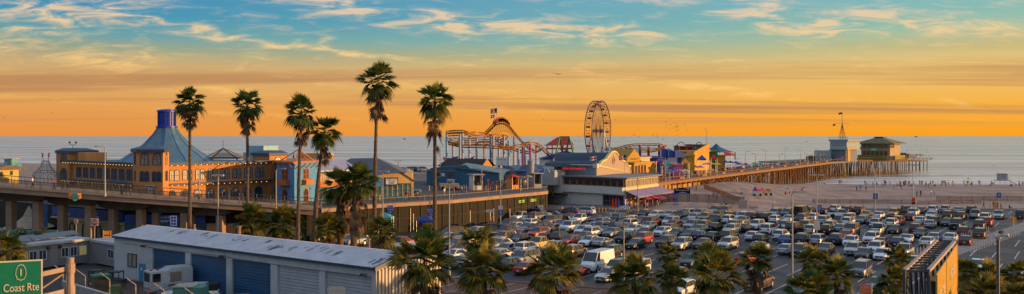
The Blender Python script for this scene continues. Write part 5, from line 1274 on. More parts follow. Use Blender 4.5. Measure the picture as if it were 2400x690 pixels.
b = MB(); b.box(-.2, 1.4, .3, .6, Zt(438, 172.6), Zt(417, 172.6), 0, FR2); o = b.build('wave_sign', M('mural_wave_blue', (.03, .22, .52), .6, var=.5, scale=1.4), rs)
b = MB(); b.tube([FR2.pt(.6 + .45 * math.cos(a), .62, 8.2 + .4 * math.sin(a)) for a in [x * .3 for x in range(0, 12)]], .05, 5); b.build('painted_wave', M('wave_pale', (.3, .5, .65)), o)
b = MB(); b.box(1.9, 4.5, .3, .7, Zt(435, 172.4), Zt(417, 172.4), 0, FR2); o = b.build('marquee_sign', M('marquee_frame', (.03, .05, .09), .5), rs)
b = MB(); b.box(2.1, 4.3, .7, .72, Zt(433, 172.4), Zt(420, 172.4), 0, FR2); b.build('panel', M('marquee_white', (.60, .64, .66), .5), o)
for k, s in enumerate(('MONDAY TO FRI', 'HAPPY HOUR', 'FISH TACOS', '& OYSTERS')): text(s, .22, FR2, 3.2, .73, Zt(422.5 + k * 2.9, 172.4), M('letter_dark', (.03, .04, .06)), o, .95)
# --- deck road details: railing along the near edge
pr = thing('deck_railing', (E[1][0], E[1][1], DZ), 'long grey post and rail barrier along the pier approach edge', 'railing')
railing([(p[0], p[1], DZ + .15) for p in E], 1.05, M('rail_grey', (.13, .14, .15), .6), pr, gap=.9, name='rails')
b = MB()
for px in (866, 890, 1006, 1113, 1118, 1139, 1152, 1043, 1130, 1163, 598, 675, 692, 704):
    D = (HC - DZ) * F / ((470 if px < 1000 else 447) - 319) if px > 800 else 147; x = X(px, D)
    bo = MB(); bo.cyl((x, D, DZ), (x, D, DZ + 1.1), .11, .11, 8); bo.build('bollard', M('bollard_yellow', (.60, .38, .04), .6), None, 'yellow steel bollard standing on the pier roadway', 'bollard', 'yellow bollards on the pier')
# --- blue warehouse
wh = thing('warehouse', (X(1090, 218), 220, DZ), 'low dark blue warehouse with a shallow blue roof on the pier', 'building')
bl = M('warehouse_blue', (.035, .12, .20), .75, var=.18, scale=.6)
f = Fr(PD(1000, 216), PD(1170, 212)); L = f.L
b = MB(); b.box(0, L, -9, 0, DZ, 8.2, 0, f); b.face_prism(f, [(0, 8.2), (L * .06, 9.2), (L * .55, 10.0), (L * .6, 9.2), (L, 8.2)], -9, 0); b.build('wall', bl, wh)
b = MB(); b.add([f.pt(L * .4, .5, 9.3), f.pt(L + .8, .5, 8.1), f.pt(L + .8, -10, 8.6), f.pt(L * .4, -10, 10.2)], [(0, 1, 2, 3)]); b.box(0, L * .4, -9.2, .2, 8.4, 8.6, 0, f); b.build('roof', M('warehouse_roof', (.13, .22, .26), .7), wh)
rect_window(f, 5.2, 6.6, 7.0, 8.0, wh, bl, glass_d, cols=2); rect_window(f, 2.3, 3.6, 7.0, 8.2, wh, M('sign_frame_white', (.5, .5, .5)), glass_d, cols=1)
b = MB(); b.box(3.8, 4.6, .0, .05, 7.2, 8.0, 0, f); o = b.build('wall_notice', M('sign_white', (.6, .6, .6)), wh)
for i, (uu, ss) in enumerate(((6.8, 9.0), (9.5, 9.0))): b = MB(); b.box(uu, uu + .9, -2.5, -1.6, 8.9, 9.5, 0, f); b.build('roof_vent', M('vent_white', (.5, .5, .5)), wh)
w2 = thing('timber_shed', (X(1095, 238), 238, DZ), 'shed with a dark brown roof and a bright orange plank gable', 'building')
f = Fr(PD(1030, 240), PD(1130, 232)); L = f.L; z0, z1 = 9.0, 10.9
b = MB(); b.box(0, L, -5, 0, DZ, z0, 0, f); b.build('wall', bl, w2)
b = MB(); b.add([f.pt(-.4, .6, z0 - .1), f.pt(L, .6, z0 - .1), f.pt(L, -3, z1), f.pt(.8, -3, z1), f.pt(L, -6.4, z0 - .1), f.pt(-.4, -6.4, z0 - .1)], [(0, 1, 2, 3), (3, 2, 4, 5)]); b.build('roof', M('dark_brown_roof', (.045, .028, .025), .9), w2)
g = Fr(f.pt(L, 0, 0)[:2], ang=.55); b = MB(); b.face_prism(g, [(0, 7.6), (2.9, 7.4), (2.9, 9.2), (1.45, z1 + .1), (0, 9.2)], 0, .2); b.build('plank_gable', M('orange_planks', (.62, .30, .07), .8, var=.2, scale=2, stretch=(8, 8, .3)), w2)
# lifeguard truck carrying a rescue boat
tr = thing('rescue_boat', (X(1054, 196), 196, DZ), 'white rescue boat with a yellow hull band and a boxy cabin on the pier roadway', 'boat')
f = Fr(PD(1030, 197), PD(1076, 196)); L = f.L
b = MB(); b.add([f.pt(.2, -.1, 5.4), f.pt(.0, 0, 6.0), f.pt(L, 0, 6.1), f.pt(L, 0, 5.4), f.pt(.6, -1.7, 5.4), f.pt(.2, -1.8, 6.0), f.pt(L, -1.8, 6.1), f.pt(L, -1.8, 5.4), f.pt(.3, -.9, 5.25), f.pt(L, -.9, 5.1)], [(0, 3, 2, 1), (1, 2, 6, 5), (5, 6, 7, 4), (2, 3, 9, 7, 6), (0, 8, 9, 3), (8, 4, 7, 9), (0, 1, 5, 4, 8)]); b.build('hull', M('boat_white', (.5, .5, .5), .5), tr)
b = MB(); b.box(.1, L, .01, .06, 5.75, 6.05, 0, f); b.build('hull_band', M('boat_yellow', (.75, .42, .06), .5), tr)
b = MB(); b.box(L * .38, L * .68, -1.4, -.3, 6.05, 7.2, 0, f); b.box(L * .36, L * .70, -1.5, -.2, 7.2, 7.3, 0, f); b.build('cabin', M('boat_white', (.5, .5, .5)), tr); b = MB(); b.box(L * .41, L * .65, -.3, -.27, 6.4, 7.0, 0, f); b.build('window', glass_d, tr)
for uu in (.8, L - .9):
    b = MB(); b.cyl(f.pt(uu, .1, 5.35), f.pt(uu, -.15, 5.35), .34, .34, 12); b.build('trailer_wheel', tyre_m, tr)
# vehicles on the deck
def deck_car(px, D, kind, c, ang, label):
    pass
DECKCARS = [(957, 178, 'large suv', 'teal', 0.08, 'dark teal van driving on the pier past the restaurant'), (925, 182, 'sedan', 'silver', .0, 'silver sedan waiting on the pier beside a dark teal van'), (945, 292, 'suv', 'silver', .3, 'silver SUV parked on the far deck behind the grey roof, leftmost'), (957, 296, 'pickup', 'white', .2, 'white pickup parked on the far deck behind the grey roof'), (972, 296, 'suv', 'black', .4, 'black SUV parked on the far deck behind the grey roof'), (993, 296, 'suv', 'silver', .3, 'silver SUV parked on the far deck beside the blue warehouse')]
for px, D, k, c, a, lab in DECKCARS:
    r, made = copy_thing(TPL[k], TREE[k], (X(px, D), D, DZ + .01), a, lab, 'vehicles on the pier deck'); r.name = 'parked_car'
    for o in made:
        if o.name.startswith('body'): override(o, 0, paint(c))
# small vehicles in the yard in front of the garage reuse the same patterns later
# kiosks and stalls on the approach
def kiosk(px0, px1, py0, py1, D, colr, roofc, label, cat='kiosk', base=DZ, name='kiosk'):
    f = Fr(PD(px0, D), PD(px1, D + 1)); zt = Zt(py0, D); t = thing(name, (X((px0 + px1) / 2, D), D, base), label, cat)
    b = MB(); b.box(0, f.L, -2.4, 0, base, base + .95, 0, f); 
    b.box(0, .12, -2.4, 0, base + .95, zt, 0, f); b.box(f.L - .12, f.L, -2.4, 0, base + .95, zt, 0, f); b.box(0, f.L, -2.4, -2.3, base + .95, zt, 0, f); b.build('walls', M('kiosk_' + colr, PALETTE[colr], .7), t)
    b = MB(); b.box(-.4, f.L + .4, -2.8, .5, zt, zt + .18, 0, f); b.build('roof', M('kiosk_' + roofc, PALETTE[roofc], .7), t)
    b = MB(); b.box(.12, f.L - .12, -1.2, -1.1, base + .95, zt, 0, f); b.build('serving_window', glass_d, t)
    return t
PALETTE = {'white': (.55, .56, .56), 'grey': (.25, .27, .28), 'red': (.45, .02, .015), 'blue': (.015, .07, .38), 'yellow': (.48, .26, .03), 'teal': (.04, .28, .33), 'brown': (.14, .08, .04), 'orange': (.6, .25, .05), 'darkgrey': (.08, .085, .09), 'pink': (.5, .12, .25), 'green': (.05, .25, .08), 'navy': (.015, .03, .16), 'purple': (.18, .05, .22), 'cream': (.55, .45, .30)}
kiosk(1110, 1131, 411, 440, 196, 'white', 'grey', 'small white ticket kiosk with a flat roof at the pier entrance')
kiosk(1200, 1216, 415, 441, 199, 'orange', 'darkgrey', 'orange souvenir stand under the red parasol')
kiosk(1252, 1270, 408, 436, 203, 'grey', 'grey', 'grey food stand under the blue wave arch')
def parasol(px, pyt, D, rpx, cols, label, base, group='parasols', tilt=0.0, name='parasol', h=None):
    x = X(px, D); k = D / F; R_ = rpx * k; zt = Zt(pyt, D); hh = h or R_ * .42
    t = thing(name, (x, D, base), label, 'parasol', group)
    b = MB(); n = 8
    for i in range(n):
        a0 = 2 * PI * i / n; a1 = 2 * PI * (i + 1) / n
        pts = [(x + tilt * R_, D, zt), (x + R_ * math.cos(a0), D + R_ * math.sin(a0), zt - hh - tilt * R_ * math.cos(a0)), (x + R_ * math.cos(a1), D + R_ * math.sin(a1), zt - hh - tilt * R_ * math.cos(a1))]
        b.add(pts + [(p[0], p[1], p[2] - .04) for p in pts], [(0, 1, 2), (5, 4, 3), (1, 4, 5, 2)], i % len(cols))
    b.build('canopy', [M('canvas_' + c, PALETTE[c], .85, var=.08, scale=3) for c in cols], t)
    b = MB(); b.bar((x, D, base), (x + tilt * R_, D, zt), .035); b.build('pole', steel, t)
parasol(1201, 408, 197, 14, ['red'], 'wide red parasol over the orange souvenir stand', DZ)
parasol(1221, 412, 195, 12, ['yellow', 'green', 'blue', 'red'], 'rainbow striped parasol, left of two by the food carts', DZ)
parasol(1237, 410, 198, 11, ['green', 'yellow', 'teal', 'orange'], 'green and yellow striped parasol, right of two by the food carts', DZ)
parasol(1192, 412, 202, 10, ['blue'], 'small blue parasol behind the wide red one', DZ)
# souvenir racks: each a rack with rows of coloured goods
for i, (px, lab) in enumerate(((1152, 'left souvenir rack hung with colourful goods at the pier entrance'), (1163, 'second souvenir rack hung with colourful goods beside the stop sign'), (1175, 'third souvenir rack of colourful goods left of the red parasol'))):
    D = 194 + i; f = Fr(PD(px - 5, D), PD(px + 5, D)); t = thing('souvenir_rack', (X(px, D), D, DZ), lab, 'souvenir rack', 'souvenir racks')
    b = MB(); b.box(0, f.L, -.06, 0, DZ, DZ + 2.2, 0, f); b.build('board', dark_m, t)
    b = MB(); rnd = random.Random(i)
    for a in range(7):
        for c in range(5): b.box(.05 + c * .18, .2 + c * .18, 0, .08, DZ + .2 + a * .28, DZ + .42 + a * .28, rnd.randrange(6), f)
    b.build('goods', [M('goods_' + n, PALETTE[n]) for n in ('red', 'yellow', 'blue', 'white', 'pink', 'teal')], t)
b = MB(); x, D = X(1144, 193), 193; b.cyl((x, D, Zt(423, D)), (x, D - .04, Zt(423, D)), .36, .36, 8); b.bar((x, D + .05, DZ), (x, D + .05, Zt(423, D)), .04); o = b.build('stop_sign', M('sign_red', (.50, .02, .02)), None, 'red stop sign on a post at the pier entrance', 'road sign'); text('STOP', .26, Fr((x, D), ang=0), 0, .05, Zt(423, D), M('lettering_white', (.65, .68, .72)), o)
lamp(1129, 393, 200, 'curved arm street lamp by the white ticket kiosk', base=DZ, arm=.9, signs=[(428, .7, .9, 'blue', None)])
lamp(968, 396, 176, 'curved arm street lamp beside the restaurant gable', base=DZ, arm=1.0)
lamp(1032, 344, 230, 'tall dark lamp mast behind the last tall palm', base=DZ, arm=.5)
lamp(933, 378, 250, 'twin headed lamp mast behind the grey hipped roof', base=DZ, arm=.4, twin=True)
# grey flat commercial row behind the kiosks
cr = thing('shop_row', (X(1215, 222), 222, DZ), 'long pale grey low shop row with curved roofs behind the kiosks', 'building')
f = Fr(PD(1165, 224), PD(1300, 216)); L = f.L; gy = M('pale_grey_render', (.34, .36, .36), .85)
b = MB(); b.box(0, L, -6, 0, DZ, 8.6, 0, f); b.build('wall', gy, cr)
for u0, u1, zt_ in ((1, 5, 9.6), (6, 10.5, 9.9)):
    b = MB(); b.face_prism(f, [(u0, 8.6)] + [(u0 + (u1 - u0) * k / 8, 8.6 + (zt_ - 8.6) * math.sin(PI * k / 8)) for k in range(1, 8)] + [(u1, 8.6)], -5.8, -.2); b.build('curved_roof', M('curved_roof_grey', (.15, .18, .20), .7), cr)
for k in range(5): rect_window(f, .6 + k * 2.2, 2.2 + k * 2.2, DZ + .1, 7.2, cr, M('shop_frame', (.2, .12, .06)), M('shop_lit_glass', (.55, .40, .25)), cols=2, t=.1)
b = MB(); b.box(5.5, 8.6, .02, 1.4, 8.1, 8.4, 0, f); b.build('blue_awning', M('awning_blue', (.02, .09, .42), .7), cr)
# blue wave arch
wa = thing('wave_arch', (X(1262, 210), 210, DZ), 'bright blue wave shaped entrance arch beside a grey turret column', 'arch')
f = Fr(PD(1226, 210), PD(1290, 208)); L = f.L
b = MB(); up = [(t * L, Zt(409 - 3 * t - 20 * max(0, t - .45) ** 1.2 * 2.0, 209)) for t in [k / 14 for k in range(12)]]; lo = [(u, z - .45 - .5 * (u / L)) for u, z in up]
b.face_prism(f, up + lo[::-1], 0, .5); b.build('wave_band', M('wave_blue', (.015, .10, .55), .5), wa)
b = MB(); pts = [f.pt(L * .70 + 1.9 * math.cos(a), .6, 8.0 + 2.1 * math.sin(a)) for a in [PI * .98 - k * PI / 12 for k in range(12)]]; b.tube(pts, .16, 6); b.build('arch_tube', M('wave_tube', (.12, .32, .60), .5), wa)
b = MB(); b.cyl(PD(1244, 206) + (DZ,), PD(1244, 206) + (Zt(378, 206),), .75, .75, 12); b.cyl(PD(1244, 206) + (Zt(378, 206),), PD(1244, 206) + (Zt(368, 206),), .8, .05, 12)
for k in range(7): z = 6 + k * .8; b.cyl(PD(1244, 206) + (z,), PD(1244, 206) + (z + .1,), .82, .82, 12)
b.build('turret_column', None, None, 'grey ringed turret column with a pointed cap by the wave arch', 'column') if False else b.build('turret_column', M('turret_grey', (.20, .24, .28), .6), None, 'grey ringed turret column with a pointed cap by the wave arch', 'column')
# amusement park entrance board
b = MB(); f = Fr(PD(1163, 240), PD(1190, 240)); b.box(0, f.L, 0, .3, Zt(388, 240), Zt(369, 240), 0, f); o = b.build('park_sign', M('park_sign_white', (.52, .58, .62), .6), None, 'white board reading pacific park under the coaster', 'sign'); text('PACIFIC PARK', .36, f, f.L / 2, .32, Zt(374, 240), M('lettering_blue', (.02, .12, .45)), o, 1.0)
for uu in (.2, f.L - .2): b = MB(); b.bar(f.pt(uu, -.1, DZ), f.pt(uu, -.1, Zt(388, 240)), .08); b.build('post', steel, o)
# people on the approach
APP = [(905, 462), (911, 461), (930, 459), (944, 458), (951, 470), (957, 471), (977, 469), (980, 465), (1041, 461), (1064, 459), (1078, 447), (1082, 455), (1087, 452), (1093, 453), (1160, 440), (1168, 441), (1186, 438), (1190, 440), (1208, 451), (1240, 441), (1258, 432), (1262, 430), (1245, 436), (1228, 439), (1215, 437), (1180, 442), (1150, 442), (1196, 437), (1232, 438), (1270, 433), (887, 463), (1030, 447), (1120, 446), (1205, 438), (1222, 441)]
usd = set()
for i, (px, py) in enumerate(APP):
    D = (HC - DZ) * F / (py - 319); sh = shirts[(i * 3) % 10]; lg = legs[i % 5]; po = ['walk', 'stand', 'walk', 'stand', 'photo'][i % 5]
    zn = 'outside the teal shop front' if px < 960 else ('on the roadway by the blue warehouse' if px < 1100 else 'among the pier entrance stalls')
    person(X(px, D), D + .4, DZ + .01, po, sh, lg, rp.uniform(-PI, PI), f'{dict(walk="walking", stand="standing", photo="phone holding")[po]} person, {sh} top, {lg} trousers, {zn}', 'people on the pier approach')
# ticket booths, tents and clutter at the car park gate
gt = thing('canopy_tent', (X(902, 138), 138, 0), 'teal pyramid canopy tent at the car park gate', 'canopy tent')
def canopy(t, px, D, wpx, py_top, py_eave, colm, walls=None):
    x = X(px, D); hw = wpx * D / F / 2; zt = Zt(py_top, D); ze = Zt(py_eave, D)
    b = MB(); c = [(x - hw, D - hw), (x + hw, D - hw), (x + hw, D + hw), (x - hw, D + hw)]
    b.add([q + (ze,) for q in c] + [(x, D, zt)] + [q + (ze - .35,) for q in c], [(0, 1, 4), (1, 2, 4), (2, 3, 4), (3, 0, 4), (0, 5, 6, 1), (1, 6, 7, 2), (2, 7, 8, 3), (3, 8, 5, 0)]); b.build('canopy', colm, t)
    for q in c: b = MB(); b.bar(q + (0,), q + (ze,), .05); b.build('leg', steel, t)
    if walls: b = MB(); b.box(x - hw * .85, x + hw * .85, D - hw * .7, D + hw * .8, 0, ze - .5); b.build('booth', walls, t)
canopy(gt, 902, 138, 36, 498, 509, M('canvas_teal', (.03, .26, .30), .8))
gt = thing('canopy_tent', (X(997, 132), 132, 0), 'navy blue pyramid canopy over a dark booth at the car park gate', 'canopy tent'); canopy(gt, 997, 132, 38, 503, 516, M('canvas_navy', (.015, .04, .22), .8), M('booth_dark', (.03, .03, .05), .7))
tb = thing('ticket_booth', (X(938, 116), 117, 0), 'boxy parking booth with a white flat roof and brown window panels', 'booth')
f = Fr(PD(917, 117), PD(951, 114)); b = MB(); b.box(0, f.L, -2.2, 0, 0, .9, 0, f); b.box(0, f.L, -2.2, 0, 2.5, 2.6, 0, f)
for u in (0, f.L * .33, f.L * .66, f.L - .08): b.box(u, u + .08, -.08, .01, .9, 2.5, 0, f)
b.box(0, .08, -2.2, 0, .9, 2.5, 0, f); b.build('frame', M('booth_white', (.5, .5, .5), .7), tb); b = MB(); b.box(.08, f.L - .1, -2.1, -.1, .9, 2.5, 0, f); b.build('window', M('booth_glass_brown', (.10, .04, .03), .3), tb); b = MB(); b.box(-.4, f.L + .3, -2.6, .5, 2.6, 2.8, 0, f); b.build('roof', M('booth_roof', (.42, .42, .42), .7), tb)
gc = thing('golf_cart', (X(967, 124), 124, 0), 'small white utility cart parked beside the parking booth', 'utility cart'); f = Fr(PD(956, 124), PD(981, 123)); L = f.L
b = MB(); b.box(0, L, -1.3, 0, .35, .95, 0, f); b.box(0, L * .45, -1.3, 0, .95, 1.15, 0, f); b.build('body', M('boat_white', (.5, .5, .5)), gc); b = MB(); b.box(.05, L * .5, -1.25, -.05, 1.15, 1.75, 0, f); b.build('windows', car_glass, gc); b = MB(); b.box(0, L * .55, -1.32, .02, 1.75, 1.85, 0, f); b.build('roof', M('boat_white', (.5, .5, .5)), gc)
for u in (.3, L - .3):
    b = MB(); b.cyl(f.pt(u, .03, .3), f.pt(u, -.2, .3), .3, .3, 12); b.build('wheel', tyre_m, gc)
def signboard(px, py, D, w_, h_, colr, label, base=0, txt=None, name='notice_sign', cat='sign', tc_='lettering_white', group=None, sx=1):
    x = X(px, D); z = Zt(py, D); f = Fr((x - w_ / 2, D), (x + w_ / 2, D)); b = MB(); b.box(0, w_, 0, .05, z - h_ / 2, z + h_ / 2, 0, f)
    o = b.build(name, M('board_' + colr, {**PALETTE, 'lime': (.25, .62, .05)}[colr], .6, var=.05), None, label, cat, group)
    b = MB(); b.bar((x, D + .06, base), (x, D + .06, z + h_ / 2), .04); b.build('post', steel, o)
    if txt:
        rows = txt.split('/')
        for i, s in enumerate(rows): text(s, h_ * .8 / len(rows) if len(s) > 1 else h_ * .8, f, w_ / 2, .055, z + h_ * (.5 - (i + .5) / len(rows)) * .9, M(tc_, (.65, .68, .72)), o, sx)
    return o
signboard(914, 492, 143, 1.0, 1.4, 'blue', 'tall blue welcome sign left of the teal tent, on the boarded wall', txt='WELCOME/TO THE/PIER', sx=.7); signboard(1010, 498, 152, .95, 1.4, 'blue', 'tall blue welcome sign above the navy tent, on the boarded wall', txt='WELCOME/TO THE/PIER', sx=.7)
signboard(962, 486, 151, .6, .5, 'green', 'small green sign high on the boarded wall')
signboard(1149, 495, 165, 1.5, .5, 'white', 'white one way arrow sign by the boarded wall', txt='AUTO EXIT', tc_='lettering_navy', sx=.9); signboard(1464, 486, 190, 1.8, .6, 'white', 'white arrow sign in front of the restaurant terrace', txt='PUBLIC PARKING', tc_='lettering_navy', sx=.7)
MATS['lettering_navy'].node_tree.nodes['Principled BSDF']
for i, (px, py) in enumerate(((1064, 490), (1107, 488), (1134, 487), (1207, 486), (1247, 484), (1318, 481), (1347, 481), (1038, 491))):
    D = 168 + max(0, (px - 1060)) * .09; signboard(px, py, D, .42, .6, 'blue', 'small blue disabled parking sign on a thin post along the pier wall', txt='i', group='blue parking bay signs')
for i, (px, py, lab) in enumerate(((969, 497, 'small red and white notice low on the boarded wall, left of the welcome sign'), (1102, 490, 'small red and white notice between two blue bay signs'), (1157, 485, 'small red and white notice above the arrow sign'), (1195, 486, 'small red and white notice right of the number five lamp'))):
    signboard(px, py, 150 + max(0, px - 1000) * .13, .4, .55, 'red', lab)
b = MB(); x, D = X(1267, 186), 186; t = thing('portable_toilet', (x, D, 0), 'red and white portable toilet cabin under the pier edge', 'portable toilet'); b.box(x - .6, x + .6, D, D + 1.2, .05, 2.1); b.build('cabin', M('boat_white', (.5, .5, .5)), t); b = MB(); b.box(x - .5, x + .2, D - .03, D, .15, 1.9); b.build('door', M('toilet_red', (.5, .02, .02), .5), t); b = MB(); b.prism([(x - .65, D - .05), (x + .65, D - .05), (x + .65, D + 1.25), (x - .65, D + 1.25)], 2.1, 2.3); b.build('roof', M('boat_white', (.5, .5, .5)), t)
# dark passage under the deck with two lime exit boards
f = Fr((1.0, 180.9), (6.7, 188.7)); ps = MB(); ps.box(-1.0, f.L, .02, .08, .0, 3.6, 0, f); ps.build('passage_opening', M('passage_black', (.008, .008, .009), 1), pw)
for u, lab in ((1.4, 'left lime green exit board over the passage under the pier'), (5.6, 'right lime green exit board over the passage under the pier')):
    b = MB(); b.box(u - 1.0, u + 1.0, .1, .2, 3.3, 3.85, 0, f); o = b.build('exit_sign', M('board_lime', (.20, .50, .04), .5, var=0), None, lab, 'sign'); text('EXIT ONLY', .34, f, u, .21, 3.57, M('letter_dark', (.03, .04, .06)), o)
# blue delineator posts and yellow bollards on the gate road
for i, (px, c) in enumerate(((810, 'blue'), (819, 'blue'), (838, 'blue'), (842, 'blue'), (851, 'yellow'), (1052, 'yellow'), (1080, 'yellow'), (1093, 'yellow'), (1110, 'yellow'), (1117, 'yellow'), (1124, 'yellow'), (1129, 'yellow'), (1088, 'red'))):
    D = 152 if px < 900 else 150 - (px - 1050) * .0; x = X(px, D); b = MB(); b.cyl((x, D, 0), (x, D, 1.05), .09, .09, 8); b.build('bollard', M('bollard_' + c, PALETTE[c] if c != 'yellow' else (.60, .38, .04)), None, f'{c} post standing on the gate road below the pier', 'bollard', f'{c} posts on the gate road')
# ================= garage, trailers, yard, near signs =================
rib_w = M('ribbed_metal_white', (.46, .48, .50), .6, var=.12, scale=1.0)
P_fl = (-48.0, 107.0); P_fr = (-12.5, 81.0); GZ = 5.0
FG = Fr(P_fl, P_fr); GW = 8.6
gar = thing('maintenance_garage', (-27, 99, 0), 'long white ribbed metal garage with blue and white roller doors', 'garage')
L = FG.L
b = MB(); b.box(.02, L - .02, -GW, -.35, 0, GZ - .3, 0, FG); b.build('wall', rib_w, gar)
doors = [(10.4, 16.8, 'blue'), (18.0, 24.4, 'blue'), (25.5, 31.9, 'blue'), (33.0, 37.3, 'white'), (38.3, L - 1.2, 'white')]
# measured door edges along the front (bearing -> distance along the wall)
def ualong(px):
    k = (px - 1200) / F; o, U = FG.o, FG.U; return (k * o.y - o.x) / (U.x - k * U.y)
doors = [(ualong(357), ualong(434), 'blue'), (ualong(446), ualong(530), 'blue'), (ualong(543), ualong(634), 'blue'), (ualong(650), ualong(748), 'white'), (ualong(762), ualong(871), 'white')]
edges = [0] + [e for d in doors for e in d[:2]] + [L]
b = MB()
for i in range(0, len(edges), 2): b.box(edges[i], edges[i + 1], -.36, 0, 0, 4.05, 0, FG)
b.box(0, L, -.36, .0, 4.05, 4.75, 0, FG); fw = b.build('front_wall', rib_w, gar)
b = MB(); u = .15
while u < L: b.box(u, u + .05, 0, .03, 4.08, 4.7, 0, FG); u += .3
u = .3
while u < edges[1] - .2: b.box(u, u + .06, 0, .03, 0.1, 4.05, 0, FG); u += .45
b.build('ribs', rib_w, gar)
dm = {'blue': M('roller_door_blue', (.018, .085, .19), .55, var=.25, scale=.6, stretch=(.3, .3, 2)), 'white': M('roller_door_white', (.40, .42, .45), .6, var=.12, scale=.8)}
for u0, u1, c in doors:
    b = MB(); nz = 13
    for k in range(nz):
        z0 = 4.05 * k / nz; z1 = 4.05 * (k + 1) / nz - .035
        b.box(u0, u1, -.30, -.22, z0, z1, 0, FG)
    b.build('roller_door', dm[c], gar, label={'blue': 'blue roller door', 'white': 'white roller door'}[c])
b = MB(); b.box(-.1, L + .2, -.12, .28, 4.74, GZ, 0, FG); b.build('fascia', M('fascia_dark_teal', (.012, .06, .085), .5), gar)
# low gable roof of corrugated sheets
roof_m = M('corrugated_roof_worn', (.50, .49, .52), .55, .1, var=.16, scale=.8, stretch=(1, 1, 1))
RZ = GZ + .9; b = MB(); n = int(L / .42); P = []; ov = .35
for i in range(n * 2 + 1):
    u = -.2 + (L + .4) * i / (n * 2); dz = .05 if i % 2 else 0
    P += [FG.pt(u, .3, GZ - .02 + dz), FG.pt(u, -GW / 2, RZ + dz), FG.pt(u, -GW - .3, GZ - .02 + dz)]
fs = []
for i in range(n * 2): a = i * 3; fs += [(a, a + 3, a + 4, a + 1), (a + 1, a + 4, a + 5, a + 2)]
b.add(P, fs); rfo = b.build('roof', roof_m, gar)
def on_roof(u, nn): return GZ + (RZ - GZ) * (1 - abs(-nn - GW / 2) / (GW / 2)) + .07
rs_ = random.Random(5)
for px, py, w_, h_ in ((350, 549, 3.2, .5), (430, 558, 3.0, 1.3), (510, 568, 2.4, 1.0), (590, 562, 2.2, .6), (622, 583, 3.2, 1.2), (672, 592, 3.4, .8), (735, 593, 2.2, 1.3), (846, 604, 2.2, 1.3), (560, 590, 1.4, .3)):
    u = ualong(px) + rs_.uniform(0, 1); nn = -rs_.uniform(1.5, 4.2)
    b = MB()
    for k in range(7):
        uu = u + rs_.uniform(-w_ / 2, w_ / 2); n_ = nn + rs_.uniform(-h_, h_) * .6; ll = rs_.uniform(.3, 1.1)
        z = on_roof(uu, n_) + .03; b.add([FG.pt(uu, n_ - .08, z + (.014)), FG.pt(uu + .12, n_ + .05, z), FG.pt(uu + .15, n_ + ll, on_roof(uu, n_ + ll) + .03), FG.pt(uu + .05, n_ + ll, on_roof(uu, n_ + ll) + .03)], [(0, 1, 2, 3)])
    b.build('rust_patch', M('roof_rust_dark', (.07, .055, .045), .9, var=.4, scale=3), rfo)
for px, hh, r in ((412, .5, .12), (521, .8, .2), (790, .45, .1), (841, .8, .13)):
    u = ualong(px) - 3.5; nn = -GW * .55; z = on_roof(u, nn); b = MB(); b.cyl(FG.pt(u, nn, z - .3), FG.pt(u, nn, z + hh), r, r, 10); b.cyl(FG.pt(u, nn, z + hh), FG.pt(u, nn, z + hh + .12), r * 1.5, r * 1.5, 10); b.build('roof_vent', M('vent_rusty', (.22, .13, .10), .8), rfo)
FE = Fr(P_fr, FG.pt(L, -GW, 0)[:2])
b = MB(); b.face_prism(FE, [(0, 0), (GW, 0), (GW, GZ - .3), (GW / 2, RZ - .35), (0, GZ - .3)], 0, .12); 
u = .2
while u < GW: b.box(u, u + .22, .12, .30, .05, GZ - .35 + (.8 * (1 - abs(u - GW / 2) / (GW / 2))), 0, FE); u += .44
b.build('end_wall', M('ribbed_metal_cream', (.52, .47, .40), .6, var=.1), gar)
b = MB(); b.add([FE.pt(-.3, .0, GZ - .25), FE.pt(GW / 2, 0, RZ - .2), FE.pt(GW + .3, 0, GZ - .25), FE.pt(-.3, .32, GZ - .25), FE.pt(GW / 2, .32, RZ - .2), FE.pt(GW + .3, .32, GZ - .25), FE.pt(-.3, 0, GZ + .04), FE.pt(GW / 2, 0, RZ + .08), FE.pt(GW + .3, 0, GZ + .04), FE.pt(-.3, .32, GZ + .04), FE.pt(GW / 2, .32, RZ + .08), FE.pt(GW + .3, .32, GZ + .04)],
   [(3, 4, 10, 9), (4, 5, 11, 10), (9, 10, 7, 6), (10, 11, 8, 7), (0, 1, 4, 3), (1, 2, 5, 4)]); b.build('barge_board', M('fascia_grey', (.12, .13, .15), .6), gar)
d0 = ualong(327); b = MB(); b.box(d0, d0 + 1.25, .02, .07, .0, 2.1, 0, FG); dd = b.build('door', M('door_blue', (.05, .20, .36), .6), gar); b = MB(); b.box(d0 + .4, d0 + .7, .07, .09, 1.3, 1.65, 0, FG); b.build('notice', M('sign_white', (.6, .6, .6)), dd)
rect_window(FG, ualong(300), ualong(321), 1.5, 3.1, gar, M('frame_black', (.02, .02, .02)), glass_w, cols=2, t=.08, proud=.08)
for px in (345, 530, 862):
    u = ualong(px); b = MB(); b.bar(FG.pt(u, .0, 4.3), FG.pt(u, .5, 4.35), .03)
    for d in (-.25, 0, .25): b.cyl(FG.pt(u + d, .45, 4.38), FG.pt(u + d * 1.6, .65, 4.2), .07, .1, 8)
    b.build('floodlight', dark_m, gar)
b = MB(); b.tube([FG.pt(2, .04, 4.25), FG.pt(9, .05, 4.1), FG.pt(20, .05, 4.2), FG.pt(33, .05, 4.02), FG.pt(L - 1, .05, 4.1)], .02, 4); b.build('cable', dark_m, gar)
sheet('yard', [(-62, 100), (-62, 122), (-48, 122), (-48, 107.2), (-12.5, 81), (-9, 50), (-62, 50)], .006, asph2)
